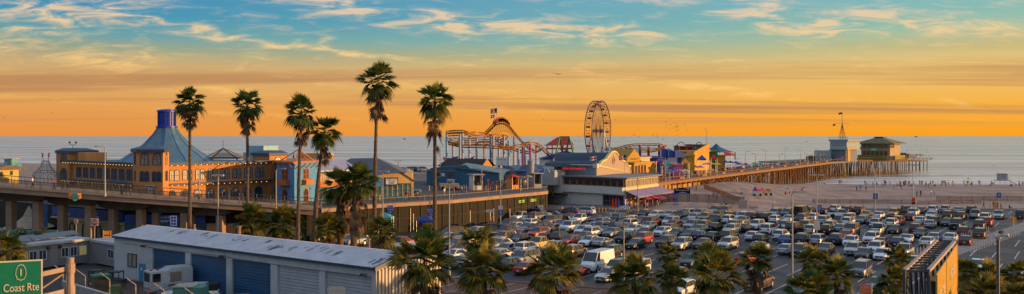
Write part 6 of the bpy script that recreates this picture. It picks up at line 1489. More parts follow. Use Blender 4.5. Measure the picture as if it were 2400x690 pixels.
# office trailers
FT = Fr(PD(-30, 107), PD(212, 118)); FT2 = Fr(PD(212, 118), PD(268, 113.5))
ot = thing('office_trailer', (-55, 116, 0), 'long grey site office trailer with a row of white framed windows', 'office trailer')
tg = M('trailer_grey_panels', (.20, .20, .21), .8, var=.1, scale=2); L = FT.L
b = MB(); b.box(0, L, -6.5, 0, .25, 3.1, 0, FT); b.build('wall', tg, ot); b = MB(); b.box(-.2, L + .1, -6.7, .18, 3.1, 3.42, 0, FT); b.build('roof', M('trailer_roof_white', (.40, .41, .43), .7, var=.15, scale=.6), ot)
u = .3; b = MB()
while u < L: b.box(u, u + .02, 0, .012, .3, 3.1, 0, FT); u += .3
b.build('panel_seams', M('seam_dark', (.08, .08, .09)), ot)
def uT(f, px):
    k = (px - 1200) / F; return (k * f.o.y - f.o.x) / (f.U.x - k * f.U.y)
wf = M('window_frame_white', (.5, .52, .54), .6)
for i, (a, c) in enumerate(((46, 64), (68, 87), (90, 109), (143, 161), (164, 181), (185, 203))):
    rect_window(FT, uT(FT, a), uT(FT, c), 1.25, 2.55, ot, wf, glass_d if i != 5 else M('window_lit_yellow', (.35, .28, .08), .5, emit=.3), t=.09)
b = MB(); b.box(uT(FT, 117), uT(FT, 135), 0, .05, .3, 2.5, 0, FT); b.build('door', M('trailer_door', (.24, .23, .22), .7), ot)
for px in (111, 139): b = MB(); u = uT(FT, px); b.box(u - .15, u + .15, 0, .35, 2.55, 2.9, 0, FT); b.build('wall_lamp', dark_m, ot)
o2 = thing('office_trailer', (-50, 117, 0), 'short grey site office trailer next to the garage corner', 'office trailer'); L2 = FT2.L
b = MB(); b.box(.1, L2, -5, 0, .25, 3.0, 0, FT2); b.build('wall', tg, o2); b = MB(); b.box(0, L2 + .2, -5.2, .2, 3.0, 3.3, 0, FT2); b.build('roof', MATS['trailer_roof_white'], o2); rect_window(FT2, uT(FT2, 253), uT(FT2, 267), 1.2, 2.4, o2, wf, glass_d)
for k, lab in enumerate(('leftmost tilted solar panel row on the office trailer roof', 'second tilted solar panel row on the office trailer roof', 'third tilted solar panel row on the office trailer roof', 'rightmost tilted solar panel row on the office trailer roof')):
    u0 = uT(FT, (10, 45, 100, 150)[k]); nn = (-1.8, -3.4, -2.2, -3.8)[k]; t = thing('solar_panel', FT.pt(u0 + 2, nn, 3.42), lab, 'solar panel', 'solar panels on the trailer roof')
    b = MB(); b.add([FT.pt(u0, nn, 3.62), FT.pt(u0 + 4.4, nn, 3.62), FT.pt(u0 + 4.4, nn - 1.5, 4.02), FT.pt(u0, nn - 1.5, 4.02), FT.pt(u0, nn, 3.66), FT.pt(u0 + 4.4, nn, 3.66), FT.pt(u0 + 4.4, nn - 1.5, 4.06), FT.pt(u0, nn - 1.5, 4.06)], [(0, 3, 2, 1), (4, 5, 6, 7), (0, 1, 5, 4), (1, 2, 6, 5), (2, 3, 7, 6), (3, 0, 4, 7)]); b.build('panel', M('solar_glass', (.03, .035, .05), .2, spec=.8), t)
    b = MB()
    for a in (.3, 2.2, 4.1): b.bar(FT.pt(u0 + a, nn, 3.4), FT.pt(u0 + a, nn, 3.64), .04); b.bar(FT.pt(u0 + a, nn - 1.4, 3.4), FT.pt(u0 + a, nn - 1.4, 4.0), .04)
    b.bar(FT.pt(u0, nn + .02, 3.6), FT.pt(u0 + 4.4, nn + .02, 3.6), .035); b.build('frame', steel, t)
# hedges between the bridge and the trailers
leafm = leaf_mat('hedge_leaf', (.02, .035, .012), (.07, .07, .02))
def bush(x, y, z, w_, d_, h_, label, seed, n=700):
    r = random.Random(seed); b = MB()
    for i in range(n):
        a = r.uniform(0, 2 * PI); q = r.random() ** .4; zz = r.random(); k = math.sin(PI * (.15 + .8 * zz)) ; px_ = x + math.cos(a) * q * w_ * k; py_ = y + math.sin(a) * q * d_ * k; pz = z + h_ * zz * r.uniform(.75, 1.1); s = r.uniform(.10, .24)
        d1 = Vector((r.gauss(0, 1), r.gauss(0, 1), r.gauss(0, 1))).normalized(); d2 = d1.orthogonal().normalized(); c = Vector((px_, py_, pz)); b.add([c - d1 * s, c + d2 * s * .5, c + d1 * s, c - d2 * s * .5], [(0, 1, 2, 3)])
    t = thing('bush', (x, y, z), label, 'bush'); b.build('foliage', leafm, t); b = MB(); b.cyl((x, y, z), (x, y, z + h_ * .5), .08, .04, 6); b.build('stem', trunk_m, t)
for i, (px, D, w_, h_, lab) in enumerate(((8, 126, 2.6, 3.4, 'dark bush at the far left behind the office trailer'), (48, 127, 2.4, 3.6, 'dry brownish bush behind the office trailer'), (82, 127, 2.2, 3.2, 'low dark bush left of a bridge column'), (104, 126, 1.4, 3.9, 'orange tinged bush in front of a bridge column'))): bush(X(px, D), D, 0, w_, 1.4, h_, lab, i + 3)
b = MB(); f = Fr(PD(-5, 131), PD(135, 131)); b.box(0, f.L, 0, .15, 0, 3.1, 0, f); b.build('mural_wall', M('mural_wall_turquoise', (.06, .26, .30), .8, var=.6, scale=.6), None, 'turquoise painted low wall behind the bushes under the bridge', 'wall')
# yard vehicles
def yard_thing(name, px, D, label, cat): return thing(name, (X(px, D), D, 0), label, cat)
def wheels(t, f, us, n0, n1, r):
    for u in us:
        for nn in (n0, n1): b = MB(); b.cyl(f.pt(u, nn - .14, r), f.pt(u, nn + .14, r), r, r, 14); w_ = b.build('wheel', tyre_m, t); b = MB(); b.cyl(f.pt(u, nn + .12, r), f.pt(u, nn + .16, r), r * .5, r * .5, 10); b.build('rim', rim_m, w_)
# white boxy work truck
f = Fr(PD(352, 93.5), PD(452, 96.5)); t = yard_thing('work_truck', 400, 92, 'white boxy work truck with a flat windscreen parked before the blue doors', 'truck'); L = f.L
ww = M('truck_white', (.46, .48, .50), .5, coat=.3); b = MB(); b.box(0, 1.9, -2.0, 0, .55, 2.6, 0, f); b.box(1.9, L, -2.1, 0, 1.1, 2.7, 0, f); b.box(2.2, L - .1, -2.05, -.05, 2.7, 2.85, 0, f); b.box(0, L, -1.8, -.2, .45, .9, 0, f); b.build('body', ww, t)
b = MB(); b.box(-.03, 0, -1.8, -.15, 1.5, 2.45, 0, f); b.box(.25, 1.1, 0, .03, 1.5, 2.4, 0, f); b.build('windscreen', car_glass, t); b = MB(); b.box(2.1, 3.3, .0, .04, 1.4, 2.4, 0, f); b.build('louvre_panel', M('louvre_tan', (.25, .2, .15)), t)
for u in (.3, 1.0): b = MB(); b.box(u, u + .25, -1.1, -.9, 2.6, 2.75, 0, f); b.build('beacon', M('beacon_red', (.45, .03, .02), .3), t)
wheels(t, f, (.9, L - 1.2), -1.9, -.15, .48)
# white pickup with bed boxes: reuse pattern
r, made = copy_thing(TPL['pickup'], TREE['pickup'], (X(447, 91), 91, 0), math.atan2(-.30, -.95), 'white pickup with tool boxes and a tank in its bed, parked in the yard', 'yard vehicles'); r.name = 'pickup_truck'; r['category'] = 'pickup truck'
for o in made:
    if o.name.startswith('body'): override(o, 0, paint('white'))
x, y = X(472, 92), 92.2
b = MB(); b.box(x - 1.0, x + .5, y - .7, y + .6, .9, 1.75); b.build('tool_box', ww, None, 'pale tool box in the bed of the yard pickup', 'tool box'); b = MB(); b.box(x + .6, x + 1.7, y - .6, y + .7, .9, 1.7); b.build('generator', dark_m, None, 'black generator in the bed of the yard pickup', 'generator')
r, made = copy_thing(TPL['sedan'], TREE['sedan'], (X(556, 87), 87, 0), math.atan2(-.45, -.89), 'silver sedan at the foot of the third blue door', 'yard vehicles'); r.name = 'parked_car'
for o in made:
    if o.name.startswith('body'): override(o, 0, paint('grey'))
# teal flatbed cabinet in the near yard
f = Fr(PD(385, 86.5), PD(474, 86.5)); t = yard_thing('service_trailer', 440, 75, 'faded green service trailer with a tan lid in the near yard', 'trailer'); b = MB(); b.box(.8, f.L, -1.9, 0, .7, 2.2, 0, f); b.box(-.8, f.L + .3, -2.0, .2, .5, .7, 0, f); b.build('body', M('faded_green', (.07, .24, .19), .7, var=.2, scale=1.5), t); b = MB(); b.box(.7, f.L * .75, -2.0, .1, 2.2, 2.3, 0, f); b.build('lid', M('lid_tan', (.38, .34, .24), .7), t); wheels(t, f, (.9, 3.0), -1.8, .0, .4)
# tractor
f = Fr(PD(214, 90), PD(292, 92)); t = yard_thing('tractor', 250, 78, 'green tractor with a glazed cab parked behind the yard fence', 'tractor'); L = f.L; gm_ = M('tractor_green', (.02, .16, .05), .5)
b = MB(); b.box(.2, 1.9, -1.5, 0, 2.55, 2.75, 0, f); b.build('roof', gm_, t); b = MB(); b.box(.35, 1.75, -1.4, -.1, 1.3, 2.55, 0, f); b.build('cab', M('cab_glass_green', (.02, .04, .03), .15), t); b = MB(); b.box(1.8, L - .2, -1.1, -.4, .8, 1.5, 0, f); b.box(.3, 1.9, -1.3, -.2, .7, 1.3, 0, f); b.face_prism(f, [(2.0 + .75 * math.cos(a), .55 + .75 * math.sin(a)) for a in [PI * k / 8 for k in range(9)]], -.05, .15); b.build('bonnet', gm_, t)
wheels(t, f, (.9,), -1.5, .0, .75); wheels(t, f, (L - .6,), -1.3, -.1, .5)
for px, D, lab in ((222, 100, 'left black utility buggy by the office trailer steps'), (268, 99, 'right black utility buggy by the garage corner')):
    f = Fr(PD(px - 18, D), PD(px + 18, D)); t = yard_thing('utility_buggy', px, D, lab, 'buggy'); b = MB(); b.box(0, f.L, -1.3, 0, .4, .9, 0, f); b.box(.1, f.L * .8, -1.3, 0, 1.7, 1.8, 0, f)
    for u in (.1, f.L * .75): b.box(u, u + .08, -.08, 0, .9, 1.7, 0, f); b.box(u, u + .08, -1.3, -1.22, .9, 1.7, 0, f)
    b.build('body', dark_m, t); b = MB(); b.box(.05, .1, -1.2, -.1, .95, 1.65, 0, f); b.build('windscreen', M('clear_screen', (.2, .24, .26), .1), t); wheels(t, f, (.4, f.L - .4), -1.2, -.1, .33)
b = MB(); x, y = X(347, 93), 93; b.cyl((x, y, .02), (x, y, .75), .2, .03, 10); b.box(x - .28, x + .28, y - .28, y + .28, 0, .04); b.build('traffic_cone', M('cone_orange', (.7, .16, .02), .7), None, 'orange traffic cone beside the blue garage door', 'traffic cone')
# yard fence with outward arms and taut wires
yf = thing('yard_fence', (X(250, 62), 62, 0), 'tall wire mesh fence with angled barbed wire arms around the yard', 'fence')
fpts = [(90, 71), (148, 69), (200, 66), (257, 63.5), (318, 61), (384, 58.5), (457, 56), (520, 54)]; tops = [617, 622, 632, 640, 652, 665, 677, 689]
pole_m = M('fence_pole_warm', (.42, .34, .26), .6); Pp = []
for (px, D), py in zip(fpts, tops):
    x = X(px, D); z = Zt(py + 16, D); b = MB(); b.cyl((x, D, 0), (x, D, z), .035, .035, 6); b.cyl((x, D, z), (x - .75, D + .1, z + .5), .035, .03, 6); b.build('post', pole_m, yf); Pp.append((x, D, z))
b = MB()
for p, q in zip(Pp[:-1], Pp[1:]):
    for d in (0, .25, .5): b.bar((p[0] - d * 1.5, p[1], p[2] + d), (q[0] - d * 1.5, q[1], q[2] + d), .012)
    b.bar((p[0], p[1], p[2] - .1), (q[0], q[1], q[2] - .1), .02)
    n = 26
    for k in range(n):
        a = Vector(p) + (Vector(q) - Vector(p)) * (k / n); c = Vector(p) + (Vector(q) - Vector(p)) * min(1, (k + 3.5) / n); b.bar((a.x, a.y, .3), (c.x, c.y, c.z - .1), .006); b.bar((c.x, c.y, .3), (a.x, a.y, a.z - .1), .006)
b.build('wire_mesh', M('wire_dark', (.05, .045, .04), .7), yf)
f = Fr(PD(150, 60), PD(330, 52)); b = MB(); b.box(0, f.L, -.05, .05, 0, Zt(664, 59), 0, f); u = 0
while u < f.L: b.box(u, u + .1, .05, .12, 0, Zt(664, 59), 0, f); u += .22
b.build('corrugated_fence', M('corrugated_pale', (.32, .34, .36), .6), None, 'low pale corrugated fence at the bottom left', 'fence')
# iron fence along the car park
fi = thing('iron_fence', (X(1200, 90), 90, 0), 'rusty iron picket fence behind the near palms', 'fence'); f = Fr(PD(930, 97), PD(1720, 83)); b = MB(); L = f.L; u = 0
while u < L: b.bar(f.pt(u, 0, .05), f.pt(u, 0, 2.05), .022); u += .17
b.build('pickets', M('iron_rusty', (.14, .075, .045), .8), fi); b = MB(); b.bar(f.pt(0, 0, 1.85), f.pt(L, 0, 1.85), .04); b.bar(f.pt(0, 0, .25), f.pt(L, 0, .25), .04); b.build('rails', M('iron_dark', (.04, .03, .03), .7), fi)
# ---- green highway sign and its gantry
hs = thing('highway_sign', (-13.6, 31, 0), 'green highway sign reading Coast Rte with a route one shield on a steel arm', 'road sign')
f = Fr((X(-70, 30.3), 30.3), (X(100, 31.2), 31.2)); L = f.L; zt = Zt(608, 31.2); zb = zt - 2.2
sg = M('sign_green', (.001, .17, .095), .45, var=.12, scale=3); sw = M('sign_letter_cream', (.62, .55, .42), .5, var=.05)
b = MB(); b.box(0, L, -.05, 0, zb, zt, 0, f); pn = b.build('panel', sg, hs)
b = MB(); b.ring(f, [(0, zb), (0, zt), (L, zt), (L, zb)], [(.05, zb + .05), (.05, zt - .05), (L - .05, zt - .05), (L - .05, zb + .05)], 0, .012); b.build('border', sw, pn)
def uu_(px):
    k = (px - 1200) / F; return (k * f.o.y - f.o.x) / (f.U.x - k * f.U.y)
zc = lambda py: HC - (py - 319) * 31.0 / F
cu_ = uu_(49); sh = [(0, .30), (.09, .26), (.155, .12), (.17, -.06), (.12, -.22), (0, -.27), (-.12, -.22), (-.17, -.06), (-.155, .12), (-.09, .26)]
zz = zc(639); b = MB(); b.ring(f, [(cu_ + x * .98, zz + y) for x, y in sh], [(cu_ + x * .90, zz + y * .92) for x, y in sh], 0, .02); b.build('shield_outline', sw, pn)
text('1', .34, f, cu_, .012, zz, sw, pn); text('Coast Rte', .385, f, uu_(50), .012, zc(674), sw, pn, .70)
gs = M('gantry_steel', (.34, .25, .20), .6, .3, var=.2, scale=2); px0 = X(165, 32.3)
b = MB(); b.cyl((px0, 32.3, 0), (px0, 32.3, Zt(604, 32.3)), .13, .13, 12); b.build('post', gs, hs)
for za, zb2 in ((626, 637), (678, 690)):
    b = MB(); z0, z1 = Zt(zb2, 32), Zt(za, 32); b.add([(X(98, 31.6), 31.6, z0 - .12), (px0, 32.3, z0), (px0, 32.3, z1), (X(98, 31.6), 31.6, z1 - .12), (X(98, 31.6), 31.8, z0 - .12), (px0, 32.5, z0), (px0, 32.5, z1), (X(98, 31.6), 31.8, z1 - .12)], [(0, 1, 2, 3), (7, 6, 5, 4), (3, 2, 6, 7), (0, 4, 5, 1)]); b.build('arm', gs, hs)
    b = MB(); b.cyl((px0, 32.3, z0 - .08), (px0, 32.3, z1 + .08), .165, .165, 12); b.build('collar', gs, hs)
b = MB(); b.bar((X(100, 31.7), 31.7, Zt(672, 32)), (px0, 32.4, Zt(632, 32)), .035); b.bar((X(150, 32), 32.2, Zt(632, 32)), (X(150, 32), 32.2, Zt(680, 32)), .03); b.build('brace', gs, hs)
# ---- truss gantry with the sun-struck sign panel on its right side
tg_ = thing('sign_gantry', (20, 48, 0), 'steel lattice sign truss carrying a sun struck yellow panel on its right face', 'sign gantry')
a0, a1 = Vector((X(2120, 45), 45)), Vector((X(2196, 58), 58)); c0, c1 = Vector((X(2176, 45), 45)), Vector((X(2237, 57.5), 57.5)); zt = Zt(632, 45)
ts = M('truss_steel_warm', (.36, .27, .22), .6, .2, var=.15, scale=2); ts2 = M('truss_steel_dark', (.055, .06, .075), .6, .3)
for p, q in ((a0, a1), (c0, c1)):
    f_ = Fr(p, q); b = MB(); b.box(0, f_.L, -.09, .09, zt - .14, zt, 0, f_); b.build('chord', ts, tg_)
    b = MB(); b.box(0, f_.L, -.08, .08, zt - 4.5, zt - 4.36, 0, f_)
    n = 7
    for k in range(n):
        u0, u1 = f_.L * k / n, f_.L * (k + 1) / n; b.bar(f_.pt(u0, 0, zt - .1), f_.pt(u0, 0, zt - 4.4), .06); b.bar(f_.pt(u0, 0, zt - .1), f_.pt(u1, 0, zt - 4.4), .05)
    b.build('side_lattice', ts2, tg_)
b = MB(); n = 13
for k in range(n + 1):
    p = a0 + (a1 - a0) * (k / n); q = c0 + (c1 - c0) * (k / n); b.bar((p.x, p.y, zt - .07), (q.x, q.y, zt - .07), .05)
    if k < n: q2 = c0 + (c1 - c0) * ((k + 1) / n); b.bar((p.x, p.y, zt - .07), (q2.x, q2.y, zt - .07), .035)
b.build('top_lattice', ts2, tg_)
b = MB(); b.box(-.05, .05, 0, 0, 0, 0) if False else None
for p in (a0, c0):
    b = MB(); b.cyl((p.x, p.y, 0), (p.x, p.y, zt), .09, .09, 8); b.build('end_post', ts2, tg_)
b = MB(); b.bar((a0.x, a0.y, zt - .07), (c0.x, c0.y, zt - .07), .07); b.bar((a0.x, a0.y, zt - .5), (c0.x, c0.y, zt - 3.5), .05); b.build('end_brace', ts2, tg_)
FP = Fr(c0 + Vector((.32, -.1)), c1 + Vector((.18, .1))); L = FP.L
yp = M('sign_panel_sunlit', (.50, .30, .035), .40, .15, var=.12, scale=1.5); b = MB(); b.box(0, L, 0, .06, zt - 4.4, zt - .25, 0, FP); b.box(L * .02, L, -.5, 0, zt - .65, zt - .6, 0, FP); p_ = b.build('sign_panel', yp, tg_)  # golden sunlight on the panel is put into its base colour
b = MB()
for u in (.04, L * .4, L - .04): b.box(u - .03, u + .03, .06, .09, zt - 4.4, zt - .25, 0, FP)
b.box(0, L, .06, .09, zt - 2.6, zt - 2.55, 0, FP); b.build('panel_seam', M('seam_sunlit', (.6, .38, .10)), p_)
lw = M('sign_letters_pale', (.72, .58, .32), .5); text('bear the', 1.15, FP, L * .2, .07, zt - 1.5, lw, p_, .9); text('West Best', 1.1, FP, L * .7, .07, zt - 1.4, lw, p_, .9); text('beach', 1.1, FP, L * .2, .07, zt - 3.5, lw, p_, .9); text('Great', 1.1, FP, L * .7, .07, zt - 3.4, lw, p_, .9)
# camera pole
D = 40; x = X(2339, D); t = thing('camera_pole', (x, D, 0), 'dark steel pole with a cluster of traffic cameras on top, lower right', 'camera pole'); zt = Zt(556, D)
b = MB(); b.cyl((x, D, 0), (x, D, zt), .09, .07, 10); b.build('pole', M('pole_dark', (.10, .095, .09), .5, .3), t)
for dx, dz, ang in ((-.12, .05, 2.5), (.10, .08, .4), (.02, .22, 1.5)):
    b = MB(); b.cyl((x + dx, D - .1, zt + dz), (x + dx + .25 * math.cos(ang), D - .28, zt + dz + .04), .07, .08, 8); b.build('camera', dark_m if dz > .1 else M('camera_white', (.5, .5, .5), .4), t)
b = MB(); b.ball((x, D, zt + .02), .15, 10); b.build('mount', M('camera_white', (.5, .5, .5)), t)
# orange arrow boards at the bottom
x, D = X(2028, 84), 84; t = thing('direction_boards', (x, D, 0), 'stack of four orange direction boards on a post in front of a minivan', 'sign'); f = Fr((x - .55, D), (x + .65, D))
for k in range(4): b = MB(); z = Zt(667 + k * 7, D); b.box(.0, 1.15, 0, .05, z - .22, z, 0, f); b.build('board', M('board_orange_red', (.62, .15, .05), .6), t)
b = MB(); b.bar((x + .62, D + .05, 0), (x + .62, D + .05, Zt(664, D)), .05); b.build('post', steel, t)
signboard(789, 684, 70, 1.25, .8, 'cream', 'cream and red no parking board in front of the white roller doors', txt='NO PARKING/TOW AWAY', tc_='lettering_red', sx=.75)
MATS['lettering_red'].node_tree.nodes['Principled BSDF'].inputs['Base Color'].default_value = (.5, .03, .02, 1)
# ================= seafood restaurant =================
K0, K1, K2, K3 = PD(1286, 222), PD(1403, 213), PD(1465, 206), PD(1543, 224.6)
sr = thing('seafood_restaurant', (30, 220, 0), 'two storey seafood restaurant with mission style gable, red lettering and a lilac awning', 'building')
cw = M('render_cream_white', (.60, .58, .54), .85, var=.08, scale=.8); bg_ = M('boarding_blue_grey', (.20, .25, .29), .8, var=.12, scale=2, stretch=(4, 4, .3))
FL = Fr(K0, K1); FM = Fr(K1, K2); FRt = Fr(K2, K3)
back = [PD(1543, 246), PD(1288, 246)]
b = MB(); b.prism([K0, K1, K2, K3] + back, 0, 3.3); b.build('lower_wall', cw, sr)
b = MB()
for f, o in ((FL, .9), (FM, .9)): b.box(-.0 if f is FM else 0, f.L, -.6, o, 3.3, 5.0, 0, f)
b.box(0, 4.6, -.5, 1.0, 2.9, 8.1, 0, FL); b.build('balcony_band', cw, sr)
b = MB(); b.prism([K0, K1, K2, K3] + back, 3.3, 7.0); b.build('upper_wall', M('upper_wall_brown', (.13, .09, .06), .8, var=.3, scale=.8), sr)  # dark brown wall around the upper windows
for f, n in ((FL, 5), (FM, 4)):
    for k in range(n):
        u0 = 4.8 + (f.L - 4.8) * k / n if f is FL else f.L * k / n; u1 = u0 + (f.L - 4.8) / n - .25 if f is FL else u0 + f.L / n - .2
        rect_window(f, u0, u1, 5.05, 6.8, sr, M('timber_post_orange', (.35, .14, .05), .7), glass_d, t=.12, cols=1, proud=.3)
for k in range(9): rect_window(FRt, .3 + k * 2.3, 2.35 + k * 2.3, 4.9, 6.75, sr, M('frame_cream', (.58, .48, .30), .6), glass_w, t=.16, cols=2, proud=.14)
b = MB(); b.box(0, FRt.L, 0, .12, 3.4, 4.85, 0, FRt); b.build('lit_band', M('render_yellow_cream', (.60, .48, .26), .8), sr)
b = MB(); b.prism([FL.pt(4.4, 1.1, 0)[:2], FM.pt(0, 1.3, 0)[:2], FRt.pt(-1.2, 1.0, 0)[:2], FRt.pt(FRt.L + .5, .9, 0)[:2], FRt.pt(FRt.L + .5, -9, 0)[:2], FL.pt(4.4, -6, 0)[:2]], 7.0, 7.3); b.build('flat_roof', M('flat_roof_grey', (.16, .19, .22), .8), sr)
aw = M('awning_lilac', (.20, .19, .36), .7, var=.08)
b = MB(); b.add([FRt.pt(-.4, .13, 4.3), FRt.pt(FRt.L + 1, .13, 4.3), FRt.pt(FRt.L + 1, 3.6, 3.0), FRt.pt(-.4, 3.6, 3.0), FRt.pt(-.4, .13, 4.2), FRt.pt(FRt.L + 1, .13, 4.2), FRt.pt(FRt.L + 1, 3.6, 2.7), FRt.pt(-.4, 3.6, 2.7)], [(0, 3, 2, 1), (4, 5, 6, 7), (3, 7, 6, 2), (0, 4, 7, 3), (1, 2, 6, 5)]); b.build('awning', aw, sr)
for k in range(8): rect_window(FRt, .5 + k * 2.5, 2.6 + k * 2.5, .2, 2.8, sr, orange_w, M('shop_lit_glass', (.55, .40, .25)), t=.14, cols=2, rows=2, proud=.14)
for u in [k * 3 + .1 for k in range(8)]: b = MB(); b.bar(FRt.pt(u, 3.4, 0), FRt.pt(u, 3.4, 2.9), .08); b.build('awning_post', M('post_blue', (.03, .10, .36), .6), sr)
rect_window(FM, 1.5, FM.L - .4, .3, 3.0, sr, orange_w, glass_d, cols=3, rows=2, t=.12, proud=.1)
b = MB(); b.add([FL.pt(.6, .2, 2.7), FL.pt(5.8, .2, 2.7), FL.pt(5.8, 3.4, 2.1), FL.pt(.6, 3.4, 2.1), FL.pt(.6, .2, 2.5), FL.pt(5.8, .2, 2.5), FL.pt(5.8, 3.4, 1.95), FL.pt(.6, 3.4, 1.95)], [(0, 3, 2, 1), (4, 5, 6, 7), (3, 7, 6, 2), (0, 4, 7, 3), (1, 2, 6, 5)]); b.build('entrance_canopy', M('canopy_charcoal', (.03, .035, .045), .8), sr)
b = MB(); c = FL.pt(2.6, 1.05, 6.6); b.cyl(c, FL.pt(2.6, 1.15, 6.6), .55, .55, 16); lg_ = b.build('round_logo', M('logo_plum', (.22, .08, .12), .6), sr); b = MB(); b.cyl(FL.pt(2.6, 1.14, 6.6), FL.pt(2.6, 1.18, 6.6), .38, .38, 14); b.build('logo_centre', M('logo_pale', (.5, .48, .46), .6), lg_)
# barn with curved gable
GA, GB = PD(1398, 217), PD(1478, 236); FG2 = Fr(GA, GB); gl = FG2.L
gp = [(1398, 389), (1405, 389), (1411, 380), (1421, 375), (1427, 366), (1434, 358), (1439, 356), (1444, 358), (1450, 367), (1457, 376), (1466, 381), (1472, 390), (1478, 390)]
def onG(px, py):
    k = (px - 1200) / F; u = (k * FG2.o.y - FG2.o.x) / (FG2.U.x - k * FG2.U.y); Dq = FG2.o.y + FG2.U.y * u; return (u, Zt(py, Dq))
gq = [onG(*q) for q in gp]
b = MB(); b.face_prism(FG2, [(gq[0][0], 7.0)] + gq + [(gq[-1][0], 7.0)], -.5, 0); b.build('mission_gable', M('boarding_taupe', (.34, .27, .22), .8, var=.12, scale=2, stretch=(4, 4, .3)), sr)
b = MB(); b.ring(FG2, [(u, z + .28) for u, z in gq] + [(gq[-1][0], 7.2)], [(u, z - .05) for u, z in gq] + [(gq[-1][0] - .3, 7.2)], -.6, .2); b.build('gable_trim', M('trim_yellow_cream', (.72, .55, .18), .6), sr)
cu2 = onG(1438, 377); b = MB(); b.cyl(FG2.pt(cu2[0], 0, cu2[1]), FG2.pt(cu2[0], .15, cu2[1]), .95, .95, 18); lg_ = b.build('gable_logo', M('logo_gold', (.45, .22, .05), .6), sr); b = MB(); b.cyl(FG2.pt(cu2[0], .14, cu2[1]), FG2.pt(cu2[0], .2, cu2[1]), .6, .6, 14); b.build('logo_centre', M('logo_plum', (.22, .08, .12)), lg_)
b = MB(); k = len(gq); sh_ = Vector((-13.5, 2.0)); sc_ = .82
P = [FG2.pt(u, -.5, z - .15) for u, z in gq] + [(FG2.pt(u, -.5, 0)[0] + sh_.x, FG2.pt(u, -.5, 0)[1] + sh_.y, z - .3) for u, z in gq]
b.add(P, [(i, i + 1, k + i + 1, k + i) for i in range(k - 1)]); b.build('barn_roof', M('roof_dark_teal', (.02, .05, .08), .7, var=.15, scale=.5), sr)
FW = Fr(PD(1299, 223), GA); b = MB(); b.box(0, FW.L, -.5, 0, 7.1, 9.75, 0, FW); wl = b.build('sign_wall', bg_, sr); b = MB(); b.box(-.3, FW.L + .3, -.6, .15, 9.75, 9.95, 0, FW)
for u in (-.3, FW.L - .9): b.box(u, u + 1.2, -.7, .25, 9.2, 10.2, 0, FW)
b.build('wall_coping', cw, sr)
red_l = M('letters_red_lit', (.85, .02, .02), .5, emit=.8, var=0); text('BUBBA GUMP SHRIMP CO.', .78, FW, FW.L * .48, .06, 8.85, red_l, wl, .72)
b = MB(); b.prism([PD(1330, 236), PD(1398, 222), PD(1475, 240), PD(1400, 256), PD(1300, 250)], 7.1, 8.9); b.build('back_block', bg_, sr)
# small second gable and flags
f = Fr(PD(1328, 240), PD(1351, 240)); b = MB(); b.face_prism(f, [(0, 9.5)] + [(f.L * t, 10.2 + 2.3 * math.exp(-((t - .5) / .22) ** 2)) for t in [k / 12 for k in range(13)]] + [(f.L, 9.5)], 0, .4); b.build('rear_gable', M('boarding_taupe', (.34, .27, .22)), None, 'small curved rear gable rising behind the sign wall of the seafood restaurant', 'gable')
def flagpole(px, py_top, py_base, D, cols, label, side=-1, fw=1.6, fh=1.0, at=0.0, base=None):
    x = X(px, D); zt = Zt(py_top, D); zb_ = base if base is not None else Zt(py_base, D); t = thing('flagpole', (x, D, zb_), label, 'flagpole')
    b = MB(); b.cyl((x, D, zb_), (x, D, zt), .06, .03, 6); b.build('pole', steel, t)
    b = MB(); n = 6; z0 = zt - at
    for r_ in range(len(cols)):
        for i in range(n):
            q = lambda i_, r2: (x + side * fw * i_ / n, D + .15 * math.sin(i_ * 1.3), z0 - fh * r2 / len(cols) - .25 * (i_ / n))
            b.add([q(i, r_), q(i + 1, r_), q(i + 1, r_ + 1), q(i, r_ + 1)], [(0, 1, 2, 3)], r_)
    if cols[0] == 'canton':
        cols = ['red'] + cols[1:]; b.add([(x + side * .02, D - .2, z0), (x + side * fw * .42, D - .2, z0 - .1), (x + side * fw * .42, D - .2, z0 - .1 - fh * .5), (x + side * .02, D - .2, z0 - fh * .5)], [(0, 1, 2, 3)], len(cols)); cols = cols + ['navy']
    b.build('flag', [M('flag_' + c, PALETTE[c], .9) for c in cols], t)
    return t
stripes = ['canton', 'white', 'red', 'white', 'red', 'white', 'red']
flagpole(1398, 366, 390, 216, ['white', 'red', 'white'], 'flag with red stripe on the near corner of the sign wall', fw=1.6)
flagpole(1468, 363, 385, 226, stripes, 'striped national flag behind the mission style gable', fw=1.9, fh=1.2)
flagpole(1300, 368, 385, 224, ['red', 'white', 'red'], 'drooping flag at the left end of the sign wall', fw=.4, fh=1.4)
